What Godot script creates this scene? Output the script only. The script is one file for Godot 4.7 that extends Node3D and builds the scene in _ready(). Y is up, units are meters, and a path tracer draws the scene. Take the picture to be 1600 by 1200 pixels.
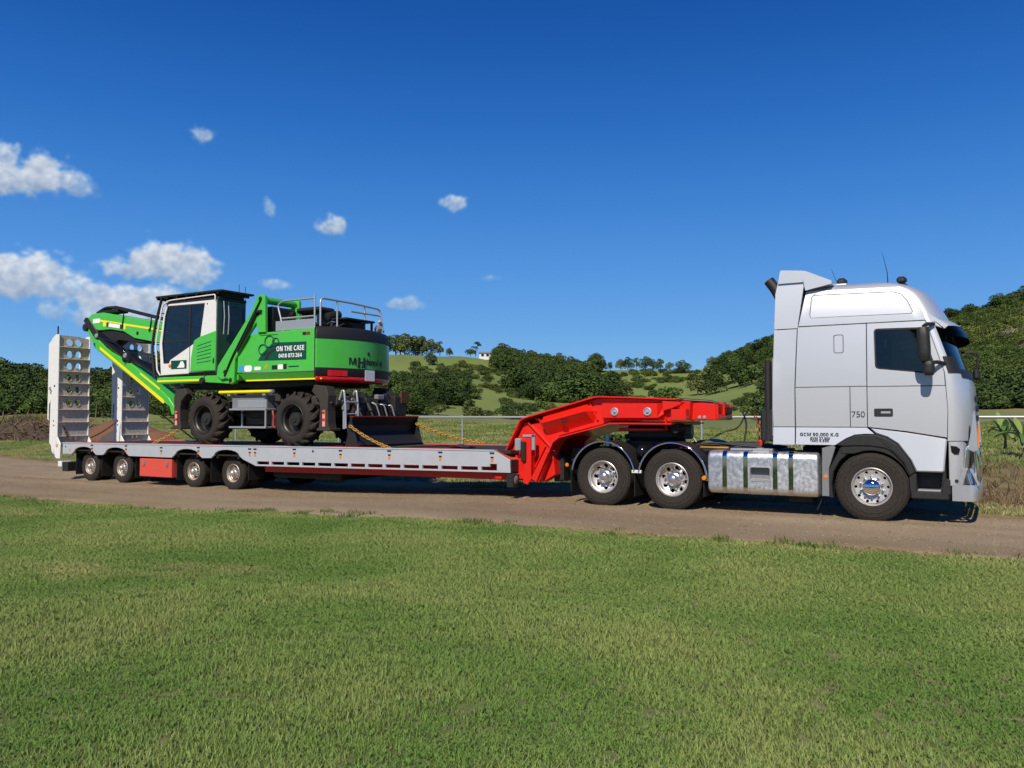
extends Node3D
# Metres; +x runs along the vehicle towards the cab, z = 0 is its side towards the lawn, y = 0 the ground under the truck.

var rng := RandomNumberGenerator.new()
var M := {}
var T := {}
var nz := FastNoiseLite.new()
var used := {}

# ---------------------------------------------------------------- shape builder
class Sh:
	var st := SurfaceTool.new()
	var grp := 0
	func _init() -> void:
		st.begin(Mesh.PRIMITIVE_TRIANGLES)
	func tri(a: Vector3, b: Vector3, c: Vector3, g: int = -1) -> void:
		st.set_smooth_group(g)
		st.add_vertex(a)
		st.set_smooth_group(g)
		st.add_vertex(b)
		st.set_smooth_group(g)
		st.add_vertex(c)
	func quad(a: Vector3, b: Vector3, c: Vector3, d: Vector3, g: int = -1) -> void:
		tri(a, b, c, g)
		tri(a, c, d, g)
	func box(lo: Vector3, hi: Vector3, bev: float = 0.0, xf: Transform3D = Transform3D()) -> Sh:
		var c := (lo + hi) / 2.0
		var h := ((hi - lo) / 2.0).abs()
		var b := minf(bev, minf(h.x, minf(h.y, h.z)) * 0.9)
		var P := func(ax: int, sx: float, sy: float, sz: float) -> Vector3:
			var v := Vector3(sx * (h.x - b), sy * (h.y - b), sz * (h.z - b))
			v[ax] = [sx * h.x, sy * h.y, sz * h.z][ax]
			return xf * (c + v)
		for s in [-1.0, 1.0]:
			quad(P.call(0, s, -1, -1), P.call(0, s, 1, -1), P.call(0, s, 1, 1), P.call(0, s, -1, 1))
			quad(P.call(1, -1, s, -1), P.call(1, 1, s, -1), P.call(1, 1, s, 1), P.call(1, -1, s, 1))
			quad(P.call(2, -1, -1, s), P.call(2, 1, -1, s), P.call(2, 1, 1, s), P.call(2, -1, 1, s))
		if b > 0.0:
			for s in [-1.0, 1.0]:
				for t in [-1.0, 1.0]:
					quad(P.call(0, s, t, -1), P.call(1, s, t, -1), P.call(1, s, t, 1), P.call(0, s, t, 1))
					quad(P.call(0, s, -1, t), P.call(2, s, -1, t), P.call(2, s, 1, t), P.call(0, s, 1, t))
					quad(P.call(1, -1, s, t), P.call(2, -1, s, t), P.call(2, 1, s, t), P.call(1, 1, s, t))
					for u in [-1.0, 1.0]:
						tri(P.call(0, s, t, u), P.call(1, s, t, u), P.call(2, s, t, u))
		return self
	static func inset(p: PackedVector2Array, d: float) -> PackedVector2Array:
		var n := p.size()
		var o := PackedVector2Array()
		var sgn := -1.0 if Geometry2D.is_polygon_clockwise(p) else 1.0
		for i in n:
			var e0 := (p[i] - p[(i + n - 1) % n]).normalized()
			var e1 := (p[(i + 1) % n] - p[i]).normalized()
			var n0 := Vector2(-e0.y, e0.x)
			var n1 := Vector2(-e1.y, e1.x)
			var m := n0 + n1
			var k := maxf(0.5, m.length_squared() / 2.0)
			o.append(p[i] + m / k * d * -sgn * -1.0)
		return o
	# polygon in local xy, from depth a (front, chamfered) to b
	func prism(p: PackedVector2Array, a: float, b: float, ch: float = 0.0, xf: Transform3D = Transform3D()) -> Sh:
		var n := p.size()
		var q := inset(p, ch) if ch > 0.0 else p
		var s := signf(b - a)
		var idx := Geometry2D.triangulate_polygon(p)
		if idx.is_empty():
			printerr("bad polygon ", p)
			return self
		for k in range(0, idx.size(), 3):
			tri(xf * V(q[idx[k]], a), xf * V(q[idx[k + 1]], a), xf * V(q[idx[k + 2]], a))
			tri(xf * V(q[idx[k]], b), xf * V(q[idx[k + 1]], b), xf * V(q[idx[k + 2]], b))
		for i in n:
			var j := (i + 1) % n
			if ch > 0.0:
				quad(xf * V(q[i], a), xf * V(q[j], a), xf * V(p[j], a + s * ch), xf * V(p[i], a + s * ch))
				quad(xf * V(p[i], a + s * ch), xf * V(p[j], a + s * ch), xf * V(p[j], b - s * ch), xf * V(p[i], b - s * ch))
				quad(xf * V(p[i], b - s * ch), xf * V(p[j], b - s * ch), xf * V(q[j], b), xf * V(q[i], b))
			else:
				quad(xf * V(p[i], a), xf * V(p[j], a), xf * V(p[j], b), xf * V(p[i], b))
		return self
	static func V(p: Vector2, z: float) -> Vector3:
		return Vector3(p.x, p.y, z)
	# a sheet with holes whose depth follows zf(x, y); edges turned back by th, chamfered by ch
	func panel(p: PackedVector2Array, holes: Array, th: float, ch: float = 0.0, zf = null, cell: float = 0.0, xs: Array = [], ys: Array = [], xf: Transform3D = Transform3D()) -> Sh:
		var z := func(v: Vector2) -> float: return zf.call(v.x, v.y) if zf != null else 0.0
		var q := inset(p, ch) if ch > 0.0 else p
		var hq := []
		for h in holes:
			hq.append(inset(h, -ch) if ch > 0.0 else h)
		var r := Rect2(p[0], Vector2.ZERO)
		for v in p:
			r = r.expand(v)
		var gx := [r.position.x - 0.01, r.end.x + 0.01]
		var gy := [r.position.y - 0.01, r.end.y + 0.01]
		gx.append_array(xs)
		gy.append_array(ys)
		if cell > 0.0:
			for i in range(1, int(ceil(r.size.x / cell))):
				gx.append(r.position.x + i * cell)
			for i in range(1, int(ceil(r.size.y / cell))):
				gy.append(r.position.y + i * cell)
		gx.sort()
		gy.sort()
		grp += 1
		var g := grp if zf != null else -1
		for i in gx.size() - 1:
			for j in gy.size() - 1:
				if gx[i + 1] - gx[i] < 1e-5 or gy[j + 1] - gy[j] < 1e-5:
					continue
				var c := PackedVector2Array([Vector2(gx[i], gy[j]), Vector2(gx[i + 1], gy[j]), Vector2(gx[i + 1], gy[j + 1]), Vector2(gx[i], gy[j + 1])])
				var bits := Geometry2D.intersect_polygons(c, q)
				for h in hq:
					var nb: Array[PackedVector2Array] = []
					for b in bits:
						nb.append_array(Geometry2D.clip_polygons(b, h))
					bits = nb
				for b in bits:
					var idx := Geometry2D.triangulate_polygon(b)
					for k in range(0, idx.size(), 3):
						var u := [b[idx[k]], b[idx[k + 1]], b[idx[k + 2]]]
						if (u[1] - u[0]).cross(u[2] - u[0]) > 0.0:
							u = [u[0], u[2], u[1]]
						tri(xf * V(u[0], z.call(u[0])), xf * V(u[1], z.call(u[1])), xf * V(u[2], z.call(u[2])), g)
		var loops := [[p, q]]
		for i in holes.size():
			loops.append([holes[i], hq[i]])
		for l in loops:
			var po: PackedVector2Array = l[0]
			var pi: PackedVector2Array = l[1]
			for i in po.size():
				var j := (i + 1) % po.size()
				if ch > 0.0:
					quad(xf * V(pi[i], z.call(pi[i])), xf * V(pi[j], z.call(pi[j])), xf * V(po[j], z.call(po[j]) - ch), xf * V(po[i], z.call(po[i]) - ch))
				quad(xf * V(po[i], z.call(po[i]) - ch), xf * V(po[j], z.call(po[j]) - ch), xf * V(po[j], z.call(po[j]) - th), xf * V(po[i], z.call(po[i]) - th))
		return self
	# rings of equal length joined in a row
	func loft(rings: Array, closed: bool = true, cap: bool = false, flat: bool = false) -> Sh:
		grp += 1
		var g := -1 if flat else grp
		for k in rings.size() - 1:
			var a: PackedVector3Array = rings[k]
			var b: PackedVector3Array = rings[k + 1]
			var n := a.size()
			for i in (n if closed else n - 1):
				var j := (i + 1) % n
				quad(a[i], a[j], b[j], b[i], g)
		if cap:
			for k in [0, rings.size() - 1]:
				var a: PackedVector3Array = rings[k]
				var m := Vector3.ZERO
				for v in a:
					m += v
				m /= a.size()
				for i in a.size():
					tri(m, a[i], a[(i + 1) % a.size()])
		return self
	# profile of (radius, height along local z), turned about local z; corners over 35 degrees stay sharp
	func lathe(prof: Array, xf: Transform3D, segs: int = 40, a0: float = 0.0, a1: float = TAU) -> Sh:
		grp += 1
		for k in prof.size() - 1:
			if k > 0:
				var d0: Vector2 = (prof[k] - prof[k - 1]).normalized()
				var d1: Vector2 = (prof[k + 1] - prof[k]).normalized()
				if d0.dot(d1) < 0.8:
					grp += 1
			for i in segs:
				var u := a0 + (a1 - a0) * i / segs
				var v := a0 + (a1 - a0) * (i + 1) / segs
				var p: Vector2 = prof[k]
				var q: Vector2 = prof[k + 1]
				quad(xf * Vector3(p.x * cos(u), p.x * sin(u), p.y), xf * Vector3(p.x * cos(v), p.x * sin(v), p.y), xf * Vector3(q.x * cos(v), q.x * sin(v), q.y), xf * Vector3(q.x * cos(u), q.x * sin(u), q.y), grp)
		return self
	func tube(pts: Array, r: float, segs: int = 8, r2: float = -1.0, closed: bool = false) -> Sh:
		grp += 1
		var n := pts.size()
		var rings := []
		var up := Vector3(0.31, 0.87, 0.17).normalized()
		for i in n:
			var a: Vector3 = pts[maxi(i - 1, 0)]
			var b: Vector3 = pts[mini(i + 1, n - 1)]
			if closed:
				a = pts[(i + n - 1) % n]
				b = pts[(i + 1) % n]
			var t := (b - a).normalized()
			var s := t.cross(up)
			if s.length() < 0.05:
				s = t.cross(Vector3(1, 0.1, 0.2))
			s = s.normalized()
			up = s.cross(t).normalized()
			var rr := r if r2 < 0.0 else lerpf(r, r2, float(i) / (n - 1))
			var ring := PackedVector3Array()
			for k in segs:
				var an := TAU * k / segs
				ring.append(pts[i] + (s * cos(an) + up * sin(an)) * rr)
			rings.append(ring)
		if closed:
			rings.append(rings[0])
		loft(rings, true, not closed)
		return self
	func mesh() -> ArrayMesh:
		st.generate_normals()
		st.index()
		return st.commit()

# ---------------------------------------------------------------- naming and placing
func numbered(called: String) -> String:
	used[called] = used.get(called, 0) + 1
	return called if used[called] == 1 else "%s_%03d" % [called, used[called] - 1]

func thing(called: String, at: Vector3, label: String, category: String, group: String = "") -> Node3D:
	var o := Node3D.new()
	o.name = numbered(called)
	o.position = at
	add_child(o)
	tag(o, label, category, group)
	return o

func tag(o: Node, label: String, category: String = "", group: String = "", kind: String = "") -> void:
	if label: o.set_meta("label", label)
	if category: o.set_meta("category", category)
	if group: o.set_meta("group", group)
	if kind: o.set_meta("kind", kind)

# one named mesh; its points are in world metres unless own is true
func put(called: String, m: Mesh, mat: Material, parent: Node3D, own: bool = false) -> MeshInstance3D:
	var o := MeshInstance3D.new()
	var sibs := 0
	for c in parent.get_children():
		if c.name == called or String(c.name).begins_with(called + "_0"):
			sibs += 1
	o.name = called if sibs == 0 else "%s_%03d" % [called, sibs]
	o.mesh = m
	o.material_override = mat
	if not own:
		var at := Vector3.ZERO
		var p: Node = parent
		while p is Node3D and p != self:
			at += p.position
			p = p.get_parent()
		o.position = -at
	parent.add_child(o)
	return o

func sub(called: String, parent: Node3D, at: Vector3) -> Node3D:
	var o := Node3D.new()
	o.name = called
	var n := 1
	while parent.has_node(NodePath(String(o.name))):
		o.name = "%s_%03d" % [called, n]
		n += 1
	var base := Vector3.ZERO
	var p: Node = parent
	while p is Node3D and p != self:
		base += p.position
		p = p.get_parent()
	o.position = at - base
	parent.add_child(o)
	return o

func P2(a: Array) -> PackedVector2Array:
	var o := PackedVector2Array()
	for i in range(0, a.size(), 2):
		o.append(Vector2(a[i], a[i + 1]))
	return o

func P3(a: Array) -> Array:
	var o := []
	for i in range(0, a.size(), 3):
		o.append(Vector3(a[i], a[i + 1], a[i + 2]))
	return o

func circ(c: Vector2, r: float, n: int = 20, ry: float = -1.0) -> PackedVector2Array:
	var o := PackedVector2Array()
	for i in n:
		o.append(c + Vector2(cos(TAU * i / n) * r, sin(TAU * i / n) * (ry if ry > 0.0 else r)))
	return o

func rrect(x0: float, y0: float, x1: float, y1: float, r: float, n: int = 5) -> PackedVector2Array:
	var o := PackedVector2Array()
	for k in 4:
		var c: Vector2 = [Vector2(x1 - r, y1 - r), Vector2(x0 + r, y1 - r), Vector2(x0 + r, y0 + r), Vector2(x1 - r, y0 + r)][k]
		for i in n + 1:
			var a := PI / 2 * (k + float(i) / n)
			o.append(c + Vector2(cos(a), sin(a)) * r)
	return o

# rounds a bent line of points so that tubes bend instead of breaking
func bend(pts: Array, r: float, n: int = 4) -> Array:
	var o := [pts[0]]
	for i in range(1, pts.size() - 1):
		var a: Vector3 = pts[i - 1]
		var b: Vector3 = pts[i]
		var c: Vector3 = pts[i + 1]
		var k := minf(r, minf(a.distance_to(b), c.distance_to(b)) * 0.45)
		var s := b + (a - b).normalized() * k
		var e := b + (c - b).normalized() * k
		for j in n + 1:
			var t := float(j) / n
			o.append(s.lerp(b, t).lerp(b.lerp(e, t), t))
	o.append(pts[-1])
	return o

func tab(t: Array, x: float) -> float:
	if x <= t[0]:
		return t[1]
	for i in range(2, t.size(), 2):
		if x <= t[i]:
			var k: float = (x - t[i - 2]) / (t[i] - t[i - 2])
			return lerpf(t[i - 1], t[i + 1], k)
	return t[-1]

func zx(at: Vector3, turn: float = 0.0) -> Transform3D:
	return Transform3D(Basis(Vector3.UP, turn), at)

const FAR := Transform3D(Vector3(1, 0, 0), Vector3(0, 1, 0), Vector3(0, 0, -1), Vector3(0, 0, -2.5))

# ---------------------------------------------------------------- materials
func lin(r: float, g: float, b: float) -> Color:
	return Color(r, g, b).linear_to_srgb()

func mat(called: String, c: Color, rough: float, metal: float = 0.0, tex: String = "", scale: float = 1.0, coat: float = 0.0) -> StandardMaterial3D:
	var m := StandardMaterial3D.new()
	m.resource_name = called
	m.albedo_color = c
	m.roughness = rough
	m.metallic = metal
	m.cull_mode = BaseMaterial3D.CULL_DISABLED
	if tex:
		m.albedo_texture = T[tex]
		m.uv1_triplanar = true
		m.uv1_scale = Vector3.ONE * scale
	if coat > 0.0:
		m.clearcoat_enabled = true
		m.clearcoat = coat
		m.clearcoat_roughness = 0.08
	M[called] = m
	return m

func bumped(m: StandardMaterial3D, tex: String, cm: float) -> void:
	m.heightmap_enabled = true
	m.heightmap_texture = T[tex]
	m.heightmap_scale = cm

# grey noise picture between lo and hi, fine over coarse
func noise_tex(called: String, size: int, freq: float, oct: int, lo: float, hi: float, power: float = 1.0, seed_: int = 1, tint: Color = Color.WHITE, warp: float = 0.0) -> void:
	var n := FastNoiseLite.new()
	n.seed = seed_
	n.noise_type = FastNoiseLite.TYPE_SIMPLEX_SMOOTH
	n.frequency = freq
	n.fractal_octaves = oct
	n.fractal_gain = 0.62
	if warp > 0.0:
		n.domain_warp_enabled = true
		n.domain_warp_amplitude = warp
	var im := n.get_seamless_image(size, size)
	im.convert(Image.FORMAT_L8)
	var d := im.get_data()
	var o := PackedByteArray()
	o.resize(size * size * 3)
	var lut := []
	for i in 256:
		var v := lerpf(lo, hi, pow(i / 255.0, power))
		var c := Color(1, 1, 1).lerp(tint, 1.0 - i / 255.0) * v
		lut.append([int(clampf(c.r, 0, 1) * 255), int(clampf(c.g, 0, 1) * 255), int(clampf(c.b, 0, 1) * 255)])
	for i in size * size:
		var l: Array = lut[d[i]]
		o[i * 3] = l[0]
		o[i * 3 + 1] = l[1]
		o[i * 3 + 2] = l[2]
	T[called] = ImageTexture.create_from_image(Image.create_from_data(size, size, false, Image.FORMAT_RGB8, o))

func make_materials() -> void:
	noise_tex("wear", 512, 0.012, 6, 0.93, 1.0, 0.5, 3)
	noise_tex("grime", 512, 0.02, 6, 0.72, 1.0, 0.5, 4, Color(1.0, 0.9, 0.78))
	noise_tex("dirt", 1024, 0.02, 7, 0.76, 1.0, 0.8, 5)
	noise_tex("fine", 512, 0.12, 4, 0.3, 1.0, 1.0, 6)
	noise_tex("rough", 512, 0.012, 4, 0.28, 0.6, 1.0, 7, Color.WHITE, 30.0)
	noise_tex("pebble", 1024, 0.05, 7, 0.4, 1.0, 0.9, 8)
	var p := mat("silver_paint", lin(0.63, 0.655, 0.69), 0.44, 0.5, "", 1.0, 0.7)
	p.clearcoat_roughness = 0.06
	mat("silver_bumper", lin(0.42, 0.44, 0.46), 0.5, 0.25, "wear", 0.6)
	mat("black_plastic", lin(0.018, 0.02, 0.023), 0.55, 0.0, "grime", 1.1)
	mat("black_gloss", lin(0.008, 0.008, 0.01), 0.12)
	mat("black_steel", lin(0.016, 0.015, 0.015), 0.6, 0.0, "grime", 1.3)
	mat("dusty_steel", lin(0.045, 0.041, 0.038), 0.75, 0.0, "grime", 1.7)
	mat("gap", lin(0.006, 0.006, 0.007), 0.9)
	noise_tex("dust", 512, 0.02, 6, 0.5, 1.0, 0.9, 14, Color(0.8, 0.74, 0.68), 20.0)
	mat("rubber", lin(0.05, 0.043, 0.036), 0.88, 0.0, "dust", 2.2)
	mat("lug_rubber", lin(0.026, 0.023, 0.021), 0.85, 0.0, "grime", 2.5)
	mat("alloy", lin(0.62, 0.6, 0.58), 0.38, 0.65, "wear", 2.5)
	mat("trailer_rim", lin(0.55, 0.53, 0.51), 0.45, 0.5, "grime", 3.0)
	mat("chrome", lin(0.85, 0.86, 0.88), 0.07, 1.0)
	mat("worn_chrome", lin(0.7, 0.7, 0.71), 0.25, 0.9, "wear", 3.0)
	var tk := mat("tank_aluminium", lin(0.78, 0.79, 0.8), 0.55, 0.92, "wear", 1.6)
	tk.roughness_texture = T["rough"]
	tk.roughness_texture_channel = BaseMaterial3D.TEXTURE_CHANNEL_RED
	tk.roughness = 1.0
	mat("bar_alloy", lin(0.68, 0.69, 0.7), 0.34, 0.75, "wear", 1.5)
	mat("mirror_strap", lin(0.7, 0.72, 0.75), 0.05, 1.0)
	mat("white_paint", lin(0.74, 0.74, 0.72), 0.4, 0.0, "wear", 0.9)
	mat("ramp_steel", lin(0.68, 0.67, 0.65), 0.6, 0.0, "grime", 1.2)
	mat("rail_grey", lin(0.44, 0.47, 0.51), 0.5, 0.1, "wear", 0.35)
	mat("red_paint", lin(0.72, 0.013, 0.005), 0.4, 0.0, "wear", 0.7, 0.3)
	mat("worn_red", lin(0.62, 0.075, 0.05), 0.6, 0.0, "wear", 1.0)
	mat("dark_red", lin(0.22, 0.012, 0.012), 0.5, 0.0, "grime", 1.0)
	mat("deck", lin(0.022, 0.021, 0.02), 0.85, 0.0, "grime", 1.2)
	mat("green_paint", lin(0.07, 0.49, 0.045), 0.34, 0.0, "wear", 0.8, 0.35)
	mat("dark_green", lin(0.03, 0.075, 0.055), 0.4, 0.0, "wear", 0.8)
	mat("sticker_green", lin(0.0, 0.062, 0.034), 0.5)
	mat("charcoal", lin(0.011, 0.011, 0.012), 0.6, 0.0, "wear", 1.0)
	mat("yellow_paint", lin(0.85, 0.7, 0.01), 0.4)
	mat("chain_yellow", lin(0.5, 0.31, 0.05), 0.5, 0.2, "grime", 6.0)
	mat("rust", lin(0.12, 0.06, 0.03), 0.8, 0.2, "grime", 5.0)
	mat("galvanised", lin(0.5, 0.51, 0.52), 0.45, 0.6, "wear", 2.0)
	mat("grey_paint", lin(0.2, 0.21, 0.22), 0.5, 0.1, "wear", 1.3)
	mat("rim_grey", lin(0.035, 0.036, 0.038), 0.45, 0.2, "grime", 3.0)
	mat("amber", lin(0.75, 0.2, 0.01), 0.2)
	mat("lamp_red", lin(0.5, 0.01, 0.01), 0.2)
	mat("lamp_white", lin(0.8, 0.8, 0.78), 0.2)
	mat("print_black", lin(0.012, 0.012, 0.014), 0.6)
	mat("print_white", lin(0.8, 0.8, 0.8), 0.5)
	mat("print_blue", lin(0.05, 0.3, 0.6), 0.5)
	mat("print_pink", lin(0.75, 0.3, 0.26), 0.6)
	mat("hose", lin(0.012, 0.012, 0.012), 0.45)
	mat("hose_red", lin(0.2, 0.02, 0.02), 0.5)
	mat("seat", lin(0.05, 0.05, 0.055), 0.9)
	mat("concrete", lin(0.5, 0.49, 0.46), 0.9, 0.0, "grime", 2.0)
	mat("blue_paint", lin(0.012, 0.05, 0.11), 0.5)
	mat("bark", lin(0.09, 0.075, 0.06), 0.95, 0.0, "grime", 1.0)
	mat("twig", lin(0.17, 0.125, 0.085), 0.95, 0.0, "grime", 2.0)
	mat("soil", lin(0.2, 0.095, 0.05), 0.95, 0.0, "dirt", 0.5)
	bumped(M.soil, "dirt", 6.0)
	mat("dark_soil", lin(0.07, 0.05, 0.035), 0.95, 0.0, "dirt", 0.8)
	mat("boulder", lin(0.08, 0.08, 0.082), 0.9, 0.0, "grime", 1.0)
	var g := StandardMaterial3D.new()
	g.resource_name = "dark_glass"
	g.albedo_color = Color(0.015, 0.02, 0.022, 0.78)
	g.roughness = 0.03
	g.metallic_specular = 0.6
	g.transparency = BaseMaterial3D.TRANSPARENCY_ALPHA
	g.cull_mode = BaseMaterial3D.CULL_DISABLED
	M["glass"] = g
	var g2: StandardMaterial3D = g.duplicate()
	g2.resource_name = "cab_glass"
	g2.albedo_color = Color(0.008, 0.011, 0.013, 0.9)
	M["cab_glass"] = g2
	var v := mat("tinted_visor", Color(0.01, 0.012, 0.015), 0.06)
	v.metallic_specular = 0.12

# ---------------------------------------------------------------- ground
const FAR_EDGE := [-90.0, -26.0, -60.0, -15.0, -35.0, -7.6, -26.0, -5.4, -12.0, -3.5, -2.0, -2.6, 6.5, -2.0, 20.0, -1.7, 90.0, 0.0]
const NEAR_EDGE := [-90.0, 9.0, -40.0, 5.4, -12.5, 3.85, -6.8, 3.47, 0.0, 3.2, 6.5, 3.05, 30.0, 2.4, 90.0, 0.0]
# bearing from the yard (degrees, north = -z), height of the crest above the yard, distance of the crest
const CREST := [-180.0, 9, 330, -110.0, 10, 320, -75.0, 9, 300, -62.0, 8, 265, -57.0, 8, 265, -54.0, 11, 262, -51.0, 14, 260, -45.0, 17, 255, -38.7, 19.3, 250, -33.0, 18.6, 250, -30.5, 16.5, 250, -28.0, 15.5, 255, -24.0, 14.5, 255, -21.6, 14.3, 250, -17.4, 14.0, 235, -15.0, 16.0, 228, -13.0, 18.0, 222, -9.0, 19.3, 215, -3.7, 20.4, 205, -1.3, 22.2, 203, 1.3, 24, 205, 6.0, 25, 210, 12.0, 24, 215, 20.0, 21, 230, 30.0, 16, 250, 60.0, 10, 300, 180.0, 9, 330]
const HUB := Vector2(6.0, 14.0)

func ss(a: float, b: float, x: float) -> float:
	var t := clampf((x - a) / (b - a), 0.0, 1.0)
	return t * t * (3.0 - 2.0 * t)

func crest(az: float) -> Vector2:
	for i in range(3, CREST.size(), 3):
		if az <= CREST[i]:
			var k: float = (az - CREST[i - 3]) / (CREST[i] - CREST[i - 3])
			return Vector2(lerpf(CREST[i - 2], CREST[i + 1], k), lerpf(CREST[i - 1], CREST[i + 2], k))
	return Vector2(9, 330)

func H(x: float, z: float) -> float:
	var h := -0.17 * ss(1.5, 8.5, -x)
	var d := tab(FAR_EDGE, x) - z
	if d > 0.0:
		var rf := ss(-9.0, 1.0, x)
		h += rf * (0.07 * ss(0.0, 0.7, d) + 0.48 * ss(0.9, 5.0, d) + 0.12 * ss(5.0, 12.0, d))
		h += (1.0 - rf) * 0.62 * ss(0.0, 13.0, d)
		h += nz.get_noise_2d(x * 5.0, z * 5.0) * 0.09 * ss(0.3, 2.5, d)
	var e := z - tab(NEAR_EDGE, x)
	if e > 0.0:
		h += nz.get_noise_2d(x * 3.0 + 70.0, z * 3.0) * 0.025 * ss(0.0, 2.0, e)
	var q := Vector2(x, z) - HUB
	var r := q.length()
	if r > 40.0:
		var c := crest(rad_to_deg(atan2(q.x, -q.y)))
		var t := (r - 40.0) / (c.y - 40.0)
		var up := pow(minf(t, 1.0), 2.0) if t < 1.0 else 1.0
		if t > 0.92:
			up -= ss(0.92, 2.2, t) * 0.75
		h += c.x * 1.05 * up
		h += (nz.get_noise_2d(x * 0.35, z * 0.35) * 1.6 + nz.get_noise_2d(x * 1.3 + 9.0, z * 1.3) * 0.5) * ss(50.0, 110.0, r)
	return h

func spread(lo: float, a: float, b: float, hi: float, fine: float, grow: float) -> PackedFloat32Array:
	var out := PackedFloat32Array()
	var left := []
	var x := a
	var s := fine
	while x > lo:
		s = minf(s * grow, 14.0)
		x -= s
		left.append(x)
	left.reverse()
	out.append_array(PackedFloat32Array(left))
	x = a
	while x < b:
		out.append(x)
		x += fine
	s = fine
	while x < hi:
		out.append(x)
		s = minf(s * grow, 14.0)
		x += s
	out.append(x)
	return out

# linear base colour of the ground at a place
func tint(x: float, z: float) -> Color:
	var n := nz.get_noise_2d(x * 2.0, z * 2.0)
	var n2 := nz.get_noise_2d(x * 9.0 + 40.0, z * 9.0)
	var e := z - tab(NEAR_EDGE, x)
	var d := tab(FAR_EDGE, x) - z
	if e > -0.3:
		return Color(0.14, 0.17, 0.05).lerp(Color(0.22, 0.2, 0.09), clampf(0.3 + n2 * 0.9, 0, 1))
	if d < 0.0:
		return Color(0.3, 0.18, 0.09)
	var past := Color(0.15, 0.185, 0.045).lerp(Color(0.25, 0.235, 0.085), clampf(0.35 + n * 1.2 + n2 * 0.4, 0, 1))
	var r := Vector2(x, z).distance_to(HUB)
	if r > 60.0:
		past = past.lerp(Color(0.21, 0.285, 0.05), 0.8 * ss(60, 130, r))
		past = past.lerp(Color(0.14, 0.18, 0.04), clampf(nz.get_noise_2d(x * 0.8 + 11.0, z * 0.8) * 1.3 + n2 * 0.4, 0, 0.7))
	var soil := Color(0.15, 0.085, 0.05).lerp(Color(0.26, 0.2, 0.11), clampf(0.4 + n2, 0, 1))
	var bare := ss(0.0, 0.6, d) * (1.0 - ss(4.0, 9.0, d)) * clampf(0.55 + n2 * 1.5 + n, 0, 1)
	var rf := ss(-9.0, 1.0, x)
	bare *= (0.35 + 0.65 * rf) if x < -12.0 else 0.85
	return past.lerp(soil, bare)

func sheet(xs: PackedFloat32Array, zs: PackedFloat32Array, height: Callable, color: Callable) -> ArrayMesh:
	var nx := xs.size()
	var nzz := zs.size()
	var v := PackedVector3Array()
	var c := PackedColorArray()
	var nn := PackedVector3Array()
	for j in nzz:
		for i in nx:
			v.append(Vector3(xs[i], height.call(xs[i], zs[j]), zs[j]))
			c.append(color.call(xs[i], zs[j]))
	nn.resize(v.size())
	for j in nzz:
		for i in nx:
			var a := v[j * nx + mini(i + 1, nx - 1)] - v[j * nx + maxi(i - 1, 0)]
			var b := v[mini(j + 1, nzz - 1) * nx + i] - v[maxi(j - 1, 0) * nx + i]
			nn[j * nx + i] = b.cross(a).normalized()
	var idx := PackedInt32Array()
	for j in nzz - 1:
		for i in nx - 1:
			var k := j * nx + i
			idx.append_array([k, k + 1, k + nx + 1, k, k + nx + 1, k + nx])
	var arr := []
	arr.resize(Mesh.ARRAY_MAX)
	arr[Mesh.ARRAY_VERTEX] = v
	arr[Mesh.ARRAY_NORMAL] = nn
	arr[Mesh.ARRAY_COLOR] = c
	arr[Mesh.ARRAY_INDEX] = idx
	var m := ArrayMesh.new()
	m.add_surface_from_arrays(Mesh.PRIMITIVE_TRIANGLES, arr)
	return m

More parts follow.
